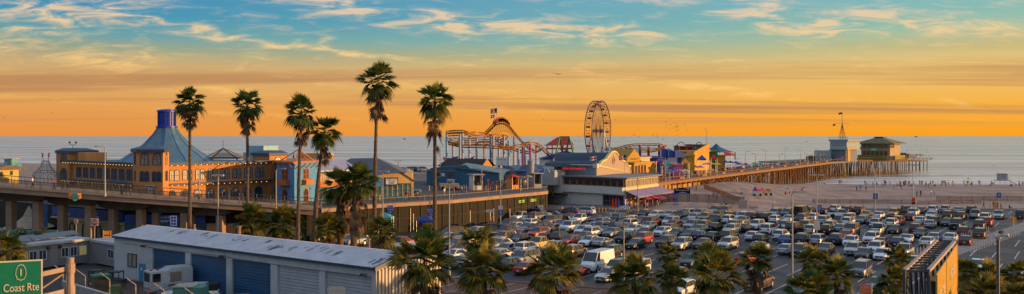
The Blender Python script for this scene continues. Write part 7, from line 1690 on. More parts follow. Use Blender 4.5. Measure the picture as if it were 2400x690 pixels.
# parasols and tables in the terrace
for i, (px, py, c, lab) in enumerate(((1513, 462, 'red', 'first red parasol of the terrace nearest the corner post'), (1530, 460, 'red', 'second red parasol on the restaurant terrace'), (1546, 460, 'red', 'third red parasol on the restaurant terrace, behind the big blue ones'), (1566, 457, 'red', 'red peaked parasol at the far end of the terrace'),
    (1541, 463, 'blue', 'big blue parasol in the middle of the terrace'), (1551, 466, 'blue', 'small blue parasol in front of a big blue one'), (1579, 454, 'blue', 'blue parasol near the pier name arch'), (1592, 470, 'blue', 'low blue parasol right beside the arch post'))):
    parasol(px, py - 2, 206 + (px - 1500) * .12, 15 if i != 5 else 11, [c], lab, 0, 'terrace parasols')
for i, (px, c, lab) in enumerate(((1436, 'red', 'left folded red parasol by the restaurant entrance'), (1443, 'red', 'right folded red parasol by the restaurant entrance'), (1450, 'blue', 'first folded blue parasol by the restaurant entrance'), (1463, 'blue', 'second folded blue parasol by the restaurant entrance'), (1475, 'blue', 'third folded blue parasol by the restaurant entrance'), (1588, 'blue', 'folded blue parasol inside the pier name arch'))):
    D = 200 if px < 1500 else 212; x = X(px, D); t = thing('folded_parasol', (x, D, 0), lab, 'parasol', 'folded terrace parasols'); b = MB(); b.cyl((x, D, 1.0), (x, D, 3.0), .34, .04, 8); b.build('canopy', M('canvas_' + c, PALETTE[c]), t); b = MB(); b.bar((x, D, 0), (x, D, 1.0), .04); b.build('pole', steel, t)
b = MB(); f = Fr(PD(1300, 203), PD(1478, 200)); railing([f.pt(0, 0, 0), f.pt(f.L, 0, 0)], 1.3, M('rail_dark_wire', (.06, .07, .09), .6), None, gap=.35); o = [o for o in COL.objects if o.name.startswith('railing')][-1]
tag(o, 'dark wire fence in front of the seafood restaurant', 'fence'); o.name = 'wire_fence'
for i, px in enumerate((1404, 1412, 1420, 1428, 1436, 1445, 1470)): b = MB(); x, D = X(px, 197), 197; b.cyl((x, D, 0), (x, D, 1.0), .1, .1, 8); b.build('bollard', MATS['bollard_yellow'], None, 'yellow steel bollard before the seafood restaurant fence', 'bollard', 'yellow bollards by the restaurant')
# name arch
na = thing('name_arch', (X(1599, 212), 212, 0), 'blue two post arch sign reading Santa Monica Pier over the ramp', 'sign arch'); D = 212; pb = M('arch_post_blue', (.02, .05, .28), .5)
for px in (1581, 1617): b = MB(); b.cyl((X(px, D), D, 0), (X(px, D), D, Zt(440, D)), .16, .14, 8); b.build('post', pb, na)
f = Fr(PD(1581, D), PD(1617, D)); L = f.L; arc = [(L * k / 10, Zt(445, D) + .45 * math.sin(PI * k / 10)) for k in range(11)]; b = MB(); b.ring(f, arc, [(u, z - .95) for u, z in arc], .05, .2)
k = len(arc); b.add([f.pt(u, .2, z) for u, z in arc] + [f.pt(u, .2, z - .95) for u, z in arc], [(i, i + 1, k + i + 1, k + i) for i in range(k - 1)]); pn = b.build('name_board', M('board_royal_blue', (.015, .07, .38), .5), na)
text('SANTA MONICA PIER', .40, f, L / 2, .24, Zt(447.5, D) + .1, wt, pn, .82); text('STATE BEACH', .26, f, L / 2, .24, Zt(451.5, D) + .02, wt, pn, .9)
# ramp walls and sand fences
sf = M('sand_fence_red_brown', (.16, .085, .06), .9, var=.3, scale=2)
def slat_fence(p, q, h, mat, label, gap=.22, name='sand_fence'):
    f = Fr(p, q); b = MB(); u = 0; rnd = random.Random(int(p[0]))
    while u < f.L:
        x, y, _ = f.pt(u, 0, 0); z = max(0, ground_z(x, y)); hh = h * rnd.uniform(.9, 1.05); b.bar((x, y, z - .1), (x, y, z + hh), .055 if int(u / gap) % 14 else .09); u += gap
    return b.build(name, mat, None, label, 'fence')
slat_fence(at_ground(1905, 476), at_ground(2145, 478), 1.1, sf, 'reddish slatted sand fence behind the blue number two sign'); slat_fence(at_ground(2196, 471), at_ground(2400, 471), 1.3, sf, 'reddish slatted sand fence right of the walking pair'); slat_fence(at_ground(2150, 479), at_ground(2300, 477), .9, sf, 'low reddish sand fence left of the orange banner')
slat_fence(PD(1480, 212), PD(1746, 212), 2.0, M('ramp_fence_grey', (.17, .15, .14), .9, var=.2, scale=1), 'grey boarded fence along the ramp beside the pier name arch', .16); slat_fence(at_ground(1650, 466), at_ground(1735, 474), 1.2, sf, 'short slatted fence running down the sand to a concrete block')
b = MB(); x, y = at_ground(1742, 489); b.box(x - .9, x + .9, y, y + .8, -.1, 2.2); b.build('concrete_block', concr, None, 'square concrete wall end beside the beach path', 'wall')
# ================= the pier proper =================
pn0 = Vector((39.6, 229)); pd_ = Vector((.52, .854)).normalized(); FPi = Fr((39.6, 229), ang=math.atan2(.854, .52))   # u along the near edge, n = seaward right
timber = M('pier_timber', (.20, .105, .045), .9, var=.35, scale=1.3, bump=.4); timber_l = M('pier_timber_edge', (.24, .115, .03), .85, var=.3, scale=2)
pier = thing('pier', (60, 260, 0), 'long timber pier on many piles with a lit plank edge running out to sea', 'pier')
PL = 205.0
def pp(u, n): w = FPi.pt(u, n, 0); return (w[0], w[1])
deck_poly = [(9, 223), (37.5, 226), pp(0, 0), pp(PL, 0), PD(2012, 436), PD(2128, 447), PD(2134, 497), PD(1985, 500), pp(PL, -34), pp(PL - 20, -14), pp(118, -14), pp(105, -62), pp(40, -110), (-60, 300), (-60, 235), (9, 235)]
b = MB(); b.prism(deck_poly, DZ - .6, DZ); b.build('deck', M('pier_planks', (.20, .16, .12), .9, var=.25, scale=.8), pier)
b = MB(); b.box(-27, PL, 0, .25, DZ - .5, DZ + .08, 0, FPi); fe = Fr(PD(2012, 436), PD(2128, 447)); b.box(0, fe.L, 0, .3, DZ - .9, DZ + .1, 0, fe); b.build('edge_beam', timber_l, pier)
rpt = [FPi.pt(u, .05, DZ + .1) for u in range(-26, int(PL) + 1, 3)] + [PD(2012, 436) + (DZ + .1,), PD(2128, 447) + (DZ + .1,), PD(2134, 497) + (DZ + .1,)]
railing(rpt, 1.15, M('pier_rail_timber', (.24, .13, .06), .85, var=.2, scale=2), pier, gap=1.2); 
for u in range(-26, int(PL), 18): b = MB(); b.box(u, u + 3.2, .12, .2, DZ + .45, DZ + 1.0, 0, FPi); b.build('rail_board', timber_l, pier)
np_ = 0; rest = MB(); rnd = random.Random(9); cap = MB()
def pile(b, u, n, lean=0): x, y, _ = FPi.pt(u, n, 0); zb_ = min(ground_z(x, y), 20) - .3; zb_ = max(zb_, -5); b.cyl((x + lean, y, zb_), (x, y, DZ - .6), .24, .20, 8)
for u in range(6, int(PL), 4):
    cap.box(u - .2, u + .2, -13.6, .5, DZ - 1.0, DZ - .6, 0, FPi)
    for j, n in enumerate((-.5, -3.4, -6.8, -10.2, -13.4)):
        if j == 0 and np_ < 52: b = MB(); pile(b, u, n, rnd.uniform(-.1, .1)); b.build('piling', timber, pier); np_ += 1
        else: pile(rest, u, n, rnd.uniform(-.3, .3))
fe = Fr(PD(2012, 436), PD(2128, 447))
def pile2(b, u, n, lean=0): x, y, _ = fe.pt(u, n, 0); b.cyl((x + lean, y, -5), (x, y, DZ - .6), .24, .20, 8)
for i2 in range(8):
    for j, n in enumerate((-.6, -9, -18, -28, -40)):
        if j == 0:
            for k2 in range(0, 3): b = MB(); pile2(b, .5 + i2 * 3.2 + k2 * 1.1, n, rnd.uniform(-.5, .5)); b.build('piling', timber, pier); np_ += 1
        else:
            for k2 in range(2): pile2(rest, .5 + i2 * 3.2 + k2 * 1.6, n, rnd.uniform(-1, 1))
for u in []:
    for j, n in enumerate((11, 4, -4, -12, -22, -32)):
        if j == 0 and np_ < 80: b = MB(); pile(b, u, n, rnd.uniform(-.5, .5)); b.build('piling', timber, pier); np_ += 1
        else: pile(rest, u + rnd.uniform(-1, 1), n, rnd.uniform(-1.2, 1.2))
for u in range(int(PL), int(PL) + 32, 4):
    for n in (1, -4, -12, -22, -32): pile(rest, u, n, rnd.uniform(-.8, .8))
for u in range(-24, 110, 7):
    for n in (-20, -34): pile(rest, u, n)
o = rest.build('piles_behind', timber, pier, kind='stuff'); cap.build('crossbeams', timber_l, pier)
b = MB()
for u in range(6, int(PL) - 8, 12): b.bar(FPi.pt(u, .1, -1 if u > 100 else 2), FPi.pt(u + 8, .1, DZ - .8), .12); 
b.build('cross_braces', timber, pier)
b = MB()
for u in range(-24, 6, 3): b.bar(FPi.pt(u, .2, .2), FPi.pt(u + 1.6, .2, DZ - .7), .28)
b.box(-24, 28, -.9, -.6, 0, DZ - .6, 0, FPi); b.build('shore_bracing', M('timber_ochre', (.40, .20, .05), .85, var=.3, scale=1), pier)
# lower landing at the end
FPo = FPi; FPi = Fr(PD(2120, 492), PD(2190, 500)); PL = -95.0
ll = thing('fishing_landing', FPi.pt(9, 0, 0), 'low fishing landing at the very end of the pier crowded with people', 'landing'); b = MB(); b.box(0, 17.4, -14, 0, 2.6, 3.1, 0, FPi); b.box(-1, 12, -16, -3, 4.7, 5.2, 0, FPi); b.build('deck', timber_l, ll)
for i, (u, n) in enumerate([(a, c) for a in (.6, 3.4, 6.2, 9, 11.8, 14.4, 17) for c in (-.5, -6, -13)]): b = MB(); x, y, _ = FPi.pt(u, n, 0); b.cyl((x, y, -5), (x, y, 2.6), .26, .22, 8); b.build('piling', timber, ll)
railing([FPi.pt(0, 0, 3.1), FPi.pt(17.4, 0, 3.1), FPi.pt(17.4, -14, 3.1)], 1.1, M('pier_rail_timber', (.24, .13, .06)), ll, gap=.8); railing([FPi.pt(-1, -3, 5.2), FPi.pt(12, -3, 5.2), FPi.pt(12, -16, 5.2)], 1.1, M('pier_rail_timber', (.24, .13, .06)), ll, gap=.8, name='upper_railing')
# harbour office with signal mast
ho = thing('harbor_office', PD(1975, 425) + (DZ,), 'two storey pale harbour office with a tall signal mast and yellow lit end', 'building'); f = Fr(PD(1948, 425), PD(1986, 418)); L = f.L; k4 = lambda py: Zt(py, 422); tw_ = M('office_teal_white', (.28, .38, .40), .8)
b = MB(); b.box(-1.5, L - 1.5, -10, -.5, DZ, k4(351), 0, f); b.build('lower_wall', M('lower_wall_grey', (.17, .19, .21), .8), ho); b = MB(); b.box(-.3, L, -10, .5, k4(351), k4(331), 0, f); b.build('upper_wall', tw_, ho)  # lower storey in a darker grey than the upper one
g = f.side(L, 0); b = MB(); b.box(-.5, 7, 0, .3, k4(351), k4(345), 0, g); b.box(-.5, 7, 0, .3, k4(334), k4(328), 0, g); b.box(.2, 2.2, -.5, .1, DZ, k4(351), 0, g); b.build('end_band', M('office_yellow', (.42, .24, .03), .7), ho)
for k in range(7): rect_window(f, .5 + k * (L - .8) / 7, .2 + (k + 1) * (L - .8) / 7, k4(342), k4(335), ho, M('frame_timber_pink', (.34, .22, .16), .7), glass_w, t=.14, cols=1, proud=.6)
b = MB(); b.box(-.8, L + 1, -10.5, 1.0, k4(331), k4(327.5), 0, f); b.build('roof', M('office_roof_blue', (.20, .30, .38), .7), ho); railing([f.pt(-.8, .9, k4(327.5)), f.pt(L + .9, .9, k4(327.5)), f.pt(L + .9, -10, k4(327.5))], 1.1, rail_teal, ho, gap=.9)
mx_, my_ = PD(1974, 424); zb_ = k4(327.5); b = MB()
for dx, dy in ((-1.3, -1), (1.3, -1), (1.3, 1), (-1.3, 1)): b.bar((mx_ + dx, my_ + dy, zb_), (mx_, my_, k4(289)), .10)
for z, w_ in ((k4(320), 1.0), (k4(312), .7), (k4(303), .45)): b.tube([(mx_ - w_, my_ - w_ * .8, z), (mx_ + w_, my_ - w_ * .8, z), (mx_ + w_, my_ + w_ * .8, z), (mx_ - w_, my_ + w_ * .8, z), (mx_ - w_, my_ - w_ * .8, z)], .06, 4)
b.cyl((mx_, my_, zb_), (mx_, my_, k4(262)), .14, .07, 6); b.bar((mx_ - 3.4, my_, k4(289)), (mx_ + 3.1, my_, k4(289)), .08)
for s in (-3.3, 3.0): b.bar((mx_ + s, my_, k4(289)), (mx_ + s * .3, my_, k4(318)), .02)
b.build('signal_mast', M('mast_dark', (.06, .05, .045), .6), ho)
for x_, z_, w_ in ((mx_ - .1, k4(263), -1.6), (mx_ - 3.4, k4(290), -1.0)): b = MB(); b.add([(x_, my_, z_), (x_ + w_, my_ + .3, z_ - .3), (x_ + w_, my_ + .1, z_ - 1.3), (x_, my_, z_ - 1.0)], [(0, 1, 2, 3)]); b.build('flag', M('flag_red_dark', (.45, .03, .02), .9), ho)
b = MB(); f2 = Fr(PD(1925, 420), PD(1948, 422)); b.box(0, f2.L, -5, 0, DZ, k4(353), 0, f2); b.build('storage_shed', tw_, None, 'plain pale shed left of the harbour office', 'shed')
# green roofed restaurant at the end
gr = thing('pier_end_restaurant', PD(2066, 452) + (DZ,), 'square restaurant with a broad green hipped roof at the pier end', 'building'); f = Fr(PD(2018, 452), PD(2086, 440)); g = Fr(PD(2086, 440), PD(2110, 452)); L = f.L; k5 = lambda py: Zt(py, 446); wallg = M('wall_olive_tan', (.36, .27, .15), .85, var=.12, scale=.6)
pl = [PD(2018, 452), PD(2086, 440), PD(2110, 452), PD(2108, 466), PD(2022, 470)]; b = MB(); b.prism(pl, DZ, k5(335)); b.build('wall', wallg, gr)
cx_, cy_ = PD(2063, 455); b = MB(); ev = [(cx_ + (x - cx_) * 1.30, cy_ + (y - cy_) * 1.35) for x, y in pl]; tp = [(cx_ + (x - cx_) * .32, cy_ + (y - cy_) * .32) for x, y in pl]; k = 5; b.add([p + (k5(336),) for p in ev] + [p + (k5(324),) for p in tp] + [p + (k5(337.5),) for p in ev], [(i, (i + 1) % k, k + (i + 1) % k, k + i) for i in range(k)] + [(i, 2 * k + i, 2 * k + (i + 1) % k, (i + 1) % k) for i in range(k)] + [tuple(range(k, 2 * k)), tuple(range(2 * k, 3 * k))[::-1]]); rf = b.build('roof', M('roof_moss_green', (.15, .13, .05), .85, var=.3, scale=.6), gr)
b = MB(); b.prism([p for p in tp], k5(324), k5(321)); b.build('roof_lantern', dark_m, rf)
for k in range(9): rect_window(f, .5 + k * 1.55, 1.8 + k * 1.55, k5(347), k5(339), gr, M('frame_olive', (.12, .10, .06), .7), glass_w, cols=2, t=.14, proud=.12)
for k in range(4): rect_window(g, .3 + k * 1.6, 1.6 + k * 1.6, k5(347), k5(339), gr, M('frame_olive', (.12, .10, .06)), glass_w, cols=2, t=.14, proud=.12)
for k in range(6): rect_window(f, .8 + k * 2.3, 2.6 + k * 2.3, k5(366), k5(354), gr, M('frame_red_brown', (.26, .08, .04), .7), glass_d, cols=2, rows=2, t=.14, proud=.12)
b = MB(); b.box(5.5, 8.6, .1, .3, k5(353), k5(348.5), 0, f); o = b.build('green_sign', M('sign_sea_green', (.05, .42, .28), .5, emit=.15), gr); text('MEXICAN', .55, f, 7.05, .32, k5(350.7), wt, o)
b = MB(); b.box(-.5, L, 2.2, 2.4, DZ + .3, k5(364), 0, f); b.box(0, g.L, 2.2, 2.4, DZ + .3, k5(364), 0, g); b.build('terrace_parapet', M('parapet_yellow_green', (.20, .16, .02), .8), gr); b = MB(); b.box(-5, 0, -3, -1, k5(350), k5(347), 0, f); b.build('bridge_walkway', timber_l, gr)
# ================= amusement park =================
steel_y = M('coaster_track_yellow', (.26, .105, .006), .5, .1, var=.1); col_w = M('column_pale_lilac', (.42, .40, .46), .6); 
def track(t, pts, name='track', g_=.55):
    P = [Vector(p) for p in pts]; sm_ = []
    for i in range(len(P) - 1):
        p0 = P[max(0, i - 1)]; p1 = P[i]; p2 = P[i + 1]; p3 = P[min(len(P) - 1, i + 2)]
        for k in range(5):
            s = k / 5; sm_.append(.5 * ((2 * p1) + (-p0 + p2) * s + (2 * p0 - 5 * p1 + 4 * p2 - p3) * s * s + (-p0 + 3 * p1 - 3 * p2 + p3) * s ** 3))
    sm_.append(P[-1]); b = MB(); A, B2, C = [], [], []
    for i, p in enumerate(sm_):
        d = (sm_[min(i + 1, len(sm_) - 1)] - sm_[max(i - 1, 0)]).normalized(); s = d.cross(Vector((0, 0, 1))).normalized() * g_; A.append(tuple(p + s)); B2.append(tuple(p - s)); C.append(tuple(p - Vector((0, 0, .6)))); 
        if i % 2 == 0: b.bar(A[-1], B2[-1], .05); b.bar(A[-1], C[-1], .05); b.bar(B2[-1], C[-1], .05)
    b.tube(A, .15, 5); b.tube(B2, .15, 5); b.tube(C, .2, 5); b.build(name, steel_y, t); return sm_
rc = thing('roller_coaster', PD(1150, 262) + (DZ,), 'yellow tracked roller coaster on pale columns with a red train on its hill', 'roller coaster')
def q(px, py, D): return (X(px, D), D, Zt(py, D))
tA = track(rc, [q(1050, 308, 255), q(1070, 306, 251), q(1088, 307, 250), q(1105, 315, 252), q(1125, 318, 256), q(1150, 316, 262), q(1178, 316, 268), q(1186, 322, 272), q(1170, 328, 275), q(1130, 328, 272), q(1085, 331, 268), q(1055, 335, 266), q(1049, 331, 262), q(1060, 324, 270), q(1100, 325, 276), q(1140, 322, 278)], 'loop_track')
tB = track(rc, [q(1139, 310, 262), q(1150, 300, 261), q(1160, 290, 260), q(1170, 286, 260), q(1181, 286, 260), q(1192, 293, 260), q(1203, 306, 260), q(1216, 322, 260), q(1230, 337, 260), q(1245, 349, 260), q(1256, 353, 262), q(1268, 348, 264)], 'hill_track')
tC = track(rc, [q(1052, 333, 252), q(1080, 340, 250), q(1120, 341, 250), q(1165, 343, 251), q(1195, 344, 253), q(1220, 340, 256), q(1238, 334, 258), q(1252, 333, 260), q(1266, 342, 262), q(1280, 356, 264), q(1290, 362, 266)], 'lower_track')
tD = track(rc, [q(1050, 314, 262), q(1090, 312, 264), q(1125, 310, 268), q(1160, 322, 276), q(1175, 334, 272), q(1210, 350, 268), q(1240, 356, 266)], 'return_track'); tE = track(rc, [q(1060, 336, 258), q(1110, 334, 260), q(1160, 337, 264), q(1200, 352, 266)], 'inner_track')
b = MB()
for k in range(3, 30, 2):
    p = tB[k]; b.bar(p, (p[0] + .4, p[1], p[2] - 3.2), .07); b.bar((p[0], p[1], p[2] - .4), (p[0] + 1.2, p[1], p[2] - 3), .05)
b.build('hill_lattice', M('lattice_amber', (.50, .26, .06), .6), rc)
for k in range(9, 27, 2):
    p = tB[k]; d = (tB[k + 1] - tB[k]).normalized(); b = MB(); up = Vector((0, 0, 1)); 
    c = p + up * .45; b.add([tuple(c + d * a + Vector((0, s, 0)) + up * h) for h in (-.3, .45) for a, s in ((-.6, -.6), (.6, -.6), (.6, .6), (-.6, .6))], [(0, 1, 2, 3), (4, 5, 6, 7), (0, 1, 5, 4), (1, 2, 6, 5), (2, 3, 7, 6), (3, 0, 4, 7)]); b.add([tuple(c + d * a + Vector((0, s, 0)) + up * h) for h in (.45, .9) for a, s in ((-.45, -.5), (-.15, -.5), (-.15, .5), (-.45, .5))], [(0, 1, 2, 3), (4, 5, 6, 7), (0, 1, 5, 4), (2, 3, 7, 6)])
    b.build('train_car', M('train_red', (.50, .03, .04), .5), rc)
for px, pt, D, c in ((1047, 310, 254, 'column_pale_blue'), (1062, 332, 268, 'column_pale_lilac'), (1100, 312, 256, 'column_pale_lilac'), (1135, 326, 272, 'column_pale_lilac'), (1192, 330, 262, 'column_pale_blue'), (1215, 344, 256, 'column_pale_blue'), (1243, 338, 258, 'column_pink'), (1078, 314, 249, 'column_pale_blue'), (1084, 310, 258, 'column_pale_lilac'), (1117, 324, 262, 'column_pale_lilac'), (1150, 316, 264, 'column_deep_blue'), (1156, 318, 258, 'column_pale_lilac'), (1169, 318, 272, 'column_pale_lilac'), (1181, 320, 268, 'column_pale_lilac'), (1205, 320, 260, 'column_pale_lilac'), (1225, 345, 258, 'column_pink'), (1230, 346, 264, 'column_pale_lilac'), (1257, 336, 262, 'column_pale_lilac')):
    cm = M(c, {'column_pale_blue': (.22, .38, .50), 'column_pale_lilac': (.42, .40, .46), 'column_deep_blue': (.04, .18, .42), 'column_pink': (.45, .05, .22)}[c], .6); b = MB(); x, y = PD(px, D); b.cyl((x, y, DZ + 3.2), (x, y, Zt(pt, D)), .34, .34, 10); cl = b.build('column', cm, rc)
    b = MB(); b.cyl((x, y, DZ), (x, y, DZ + 3.2), .45, .45, 10); b.build('column_base', M('column_base_' + ('yellow' if px in (1047, 1156, 1205) else 'plum'), (.62, .42, .05) if px in (1047, 1156, 1205) else (.28, .06, .22), .6), cl)
flagpole(1165, 254, 286, 258, stripes, 'national flag flying above the roller coaster hill', fw=1.9, fh=1.4); flagpole(1159, 269, 286, 258, ['navy', 'white', 'red'], 'small dark flag below the national flag on the coaster hill', fw=1.1, fh=.9)
for i, (p0, p1, c) in enumerate((((1037, 375), (1075, 366), 'purple'), ((1088, 376), (1112, 366), 'purple'))):
    b = MB(); A = q(p0[0], p0[1] - 6, 250); B2 = q(p1[0], p1[1], 250); b.add([A, q((p0[0] + p1[0]) / 2, p0[1] - 4, 252), B2, q(p1[0] - 4, p1[1] + 11, 248), q(p0[0] + 3, p0[1] + 2, 246)], [(0, 1, 3, 4), (1, 2, 3)]); b.build('shade_sail', M('sail_purple', (.14, .03, .12), .8), None, ('left' if i == 0 else 'right') + ' purple shade sail slung under the roller coaster', 'shade sail', 'shade sails')
# ferris wheel
fwD = 300.0; hx, hy, hz = X(1402, fwD), fwD, Zt(307, fwD); WR = 70 * fwD / F; FWh = Fr((hx, hy), ang=math.radians(66))
wl_ = thing('ferris_wheel', (hx, hy, DZ), 'tall ferris wheel with twin blue rims and red and yellow gondolas', 'ferris wheel')
rim_b = M('wheel_rim_blue', (.02, .04, .12), .5, .2); spk = M('wheel_spokes_pale', (.24, .18, .14), .5, .2); HW_ = 1.25
def wpnt(a, r, n): return FWh.pt(r * math.cos(a), n, hz + r * math.sin(a))
for n in (-HW_, HW_):
    b = MB(); b.tube([wpnt(2 * PI * k / 60, WR, n) for k in range(61)], .17, 6); b.build('rim', rim_b, wl_)
    b = MB(); b.tube([wpnt(2 * PI * k / 40, WR * .86, n) for k in range(41)], .06, 4); b.tube([wpnt(2 * PI * k / 30, WR * .55, n) for k in range(31)], .05, 4)
    for k in range(40): b.bar(wpnt(2 * PI * k / 40, .5, n * .6), wpnt(2 * PI * (k + .5) / 40, WR * .98, n), .035)
    b.build('spokes', spk, wl_)
b = MB()
for k in range(40): a = 2 * PI * k / 40; b.bar(wpnt(a, WR, -HW_), wpnt(a, WR, HW_), .06); b.bar(wpnt(a, WR * .86, -HW_), wpnt(a + PI / 40, WR, HW_), .035)
b.cyl(wpnt(0, 0, -HW_ - .9), wpnt(0, 0, HW_ + .9), .55, .55, 14); b.build('axle_and_ties', spk, wl_)
for k in range(20):
    a = 2 * PI * (k + .25) / 20; c = Vector(wpnt(a, WR, 0)) + Vector((0, 0, -.9)); f_ = Fr((c.x, c.y), ang=math.atan2(FWh.U.y, FWh.U.x)); b = MB()
    b.face_prism(f_, [(-.8, c.z), (.8, c.z), (.5, c.z - .6), (-.5, c.z - .6)], -.65, .65); b.bar((c.x, c.y, c.z), (c.x, c.y, c.z + .9), .05); b.cyl((c.x, c.y, c.z + .7), (c.x, c.y, c.z + 1.0), .7, .1, 8)
    b.build('gondola', M('gondola_' + ('red' if k % 3 else 'yellow'), (.36, .012, .012) if k % 3 else (.40, .20, .02), .5), wl_)
for n in (-HW_ - .8, HW_ + .8):
    for s in (-1, 1): b = MB(); b.cyl(wpnt(0, 0, n), FWh.pt(s * 4.6, n * 1.5, DZ), .3, .38, 8); b.build('support_leg', M('support_white_blue', (.40, .48, .55), .6), wl_)
# green swing ride, red roofed hall, second coaster, coloured sheds, tents
gs_ = thing('swing_ride', PD(1324, 262) + (DZ,), 'green A framed swing ride beside a red pitched roof', 'ride'); gm2 = M('ride_green', (.03, .22, .05), .6); b = MB(); D = 262
for a, c in (((1312, 322), (1303, 360)), ((1312, 322), (1318, 360)), ((1334, 322), (1326, 360)), ((1334, 322), (1344, 360))): b.cyl(q(*a, D), q(*c, D - 2 if c[0] % 2 else D + 2), .22, .25, 6)
b.bar(q(1311, 321, D), q(1335, 321, D), .25); b.build('frame', gm2, gs_); b = MB(); b.bar(q(1323, 322, D), q(1320, 348, D), .1); b.box(X(1312, D), X(1328, D), D - .8, D + .8, Zt(352, D), Zt(347, D)); b.build('gondola', M('gondola_red', (.5, .02, .02)), gs_)
rh = thing('red_roof_pavilion', PD(1305, 275) + (DZ,), 'open pavilion with a red pitched roof left of the green swing ride', 'pavilion'); f = Fr(PD(1280, 276), PD(1345, 276)); L = f.L; D = 276
b = MB(); b.add([f.pt(-.3, .5, Zt(342, D)), f.pt(L, .5, Zt(340, D)), f.pt(L * .82, -4, Zt(322, D)), f.pt(L * .42, -4, Zt(322, D)), f.pt(L, -8, Zt(340, D)), f.pt(-.3, -8, Zt(342, D))], [(0, 1, 2, 3), (3, 2, 4, 5), (0, 3, 5), (1, 4, 2)]); b.build('roof', M('roof_red', (.34, .025, .01), .7), rh)
for k in range(6): b = MB(); b.bar(f.pt(.3 + k * (L - .6) / 5, 0, DZ), f.pt(.3 + k * (L - .6) / 5, 0, Zt(341, D)), .15); b.build('post', M('post_red_brown', (.2, .05, .03)), rh)
b = MB(); b.box(0, L, -.1, .1, Zt(350, D), Zt(347, D), 0, f); b.build('eave_band', M('roof_red', (.34, .025, .01)), rh)
r2 = thing('low_coaster', PD(1490, 300) + (DZ,), 'low yellow track ride on coloured posts right of the ferris wheel', 'ride')
track(r2, [q(1432, 358, 292), q(1470, 349, 292), q(1520, 347, 294), q(1560, 350, 300)], 'front_track', .7); track(r2, [q(1435, 352, 296), q(1460, 343, 297), q(1485, 338, 298), q(1515, 337, 300), q(1548, 338, 302), q(1556, 344, 306), q(1530, 352, 306), q(1490, 352, 304), q(1445, 350, 302), q(1436, 346, 300)], g_=.7)
for px, c, pt in ((1468, 'green', 345), (1477, 'green', 346), (1500, 'purple', 340), (1520, 'red', 344), (1545, 'blue', 340), (1556, 'red', 342)): b = MB(); b.cyl(q(px, 372, 299), q(px, pt, 299), .42, .42, 8); b.build('post', M('post_' + c, PALETTE[c], .6), r2)
def shed(px0, px1, pyt, D, dep, colr, label, base=DZ, roof=None, peak=0, ang=0, name='arcade_hall', cat='building', col=None):
    f = Fr(PD(px0, D), PD(px1, D + ang)); t = thing(name, ((f.o.x), D, base), label, cat); zt = Zt(pyt, D); b = MB(); b.box(0, f.L, -dep, 0, base, zt, 0, f); b.build('wall', M('hall_' + colr, col or PALETTE[colr], .8, var=.12, scale=.7), t)
    b = MB()
    if peak: b.face_prism(f, [(-.3, zt), (f.L / 2, zt + peak), (f.L + .3, zt)], -dep - .2, .3)
    else: b.box(-.3, f.L + .3, -dep - .3, .4, zt, zt + .3, 0, f)
    b.build('roof', M('hall_roof_' + (roof or colr), PALETTE[roof or colr], .8), t); return t, f, zt
shed(1268, 1395, 374, 262, 14, 'white', 'long low white hall with a dark blue pitched roof behind the seafood restaurant', roof='navy', peak=2.4)
t, f, zt = shed(1470, 1500, 372, 246, 9, 'yellow', 'yellow gabled arcade front behind the mission style gable', peak=2.6, ang=3); text('ARCADE', .7, f, f.L / 2, .06, zt - .1, M('letter_dark', (.03, .04, .06)), t, .9)
shed(1500, 1523, 371, 250, 6, 'cream', 'cream square parapet shop next to the yellow gable', ang=4); t, f, zt = shed(1486, 1536, 384, 238, 8, 'yellow', 'yellow low shop row facing the pier rail with dark windows', ang=9)
for k in range(4): rect_window(f, .4 + k * 1.6, 1.6 + k * 1.6, DZ + 1, zt - .5, t, orange_w, glass_d, t=.1)
t, f, zt = shed(1522, 1612, 373, 262, 26, 'navy', 'deep blue long games hall with pale blue letters on its side', ang=20, col=(.025, .045, .22)); text('PLAYLAND', 1.5, f, f.L * .66, .06, zt - 1.8, M('letter_teal_blue', (.05, .30, .52), .6), t)
for i in range(3):
    b = MB(); p = PD(1550 + i * 16, 268); f_ = Fr(p, ang=.35); b.face_prism(f_, [(0, zt + .3), (7, zt + .3), (0, zt + 3.6 - i * .5)], -.3, 0); b.build('roof_sawtooth', M('sawtooth_blue', (.02, .08, .36), .7), t)
t, f, zt = shed(1614, 1628, 366, 262, 5, 'yellow', 'small bright yellow booth building with a pitched front on the pier', peak=1.4)
t, f, zt = shed(1626, 1662, 357, 276, 9, 'yellow', 'bright yellow wall with a slanted top behind the parasols', ang=14, col=(.44, .22, .015)); b = MB(); b.face_prism(f, [(0, zt), (f.L, zt), (f.L, zt + 2.6)], -.4, .1); b.build('slanted_parapet', M('hall_yellow_b', (.44, .22, .015)), t)
shed(1660, 1682, 356, 292, 8, 'green', 'dark green stall building right of the bright yellow wall', col=(.03, .14, .04)); shed(1680, 1700, 366, 296, 5, 'yellow', 'little yellow kiosk right of the green stall building'); shed(1580, 1600, 388, 244, 4, 'pink', 'small pink and wood snack stall by the pier rail'); shed(1590, 1622, 345, 305, 8, 'red', 'dark red ride building under the black hoops', col=(.16, .02, .02)); shed(1618, 1652, 341, 312, 8, 'darkgrey', 'dark grey boxy building behind the black hoops')
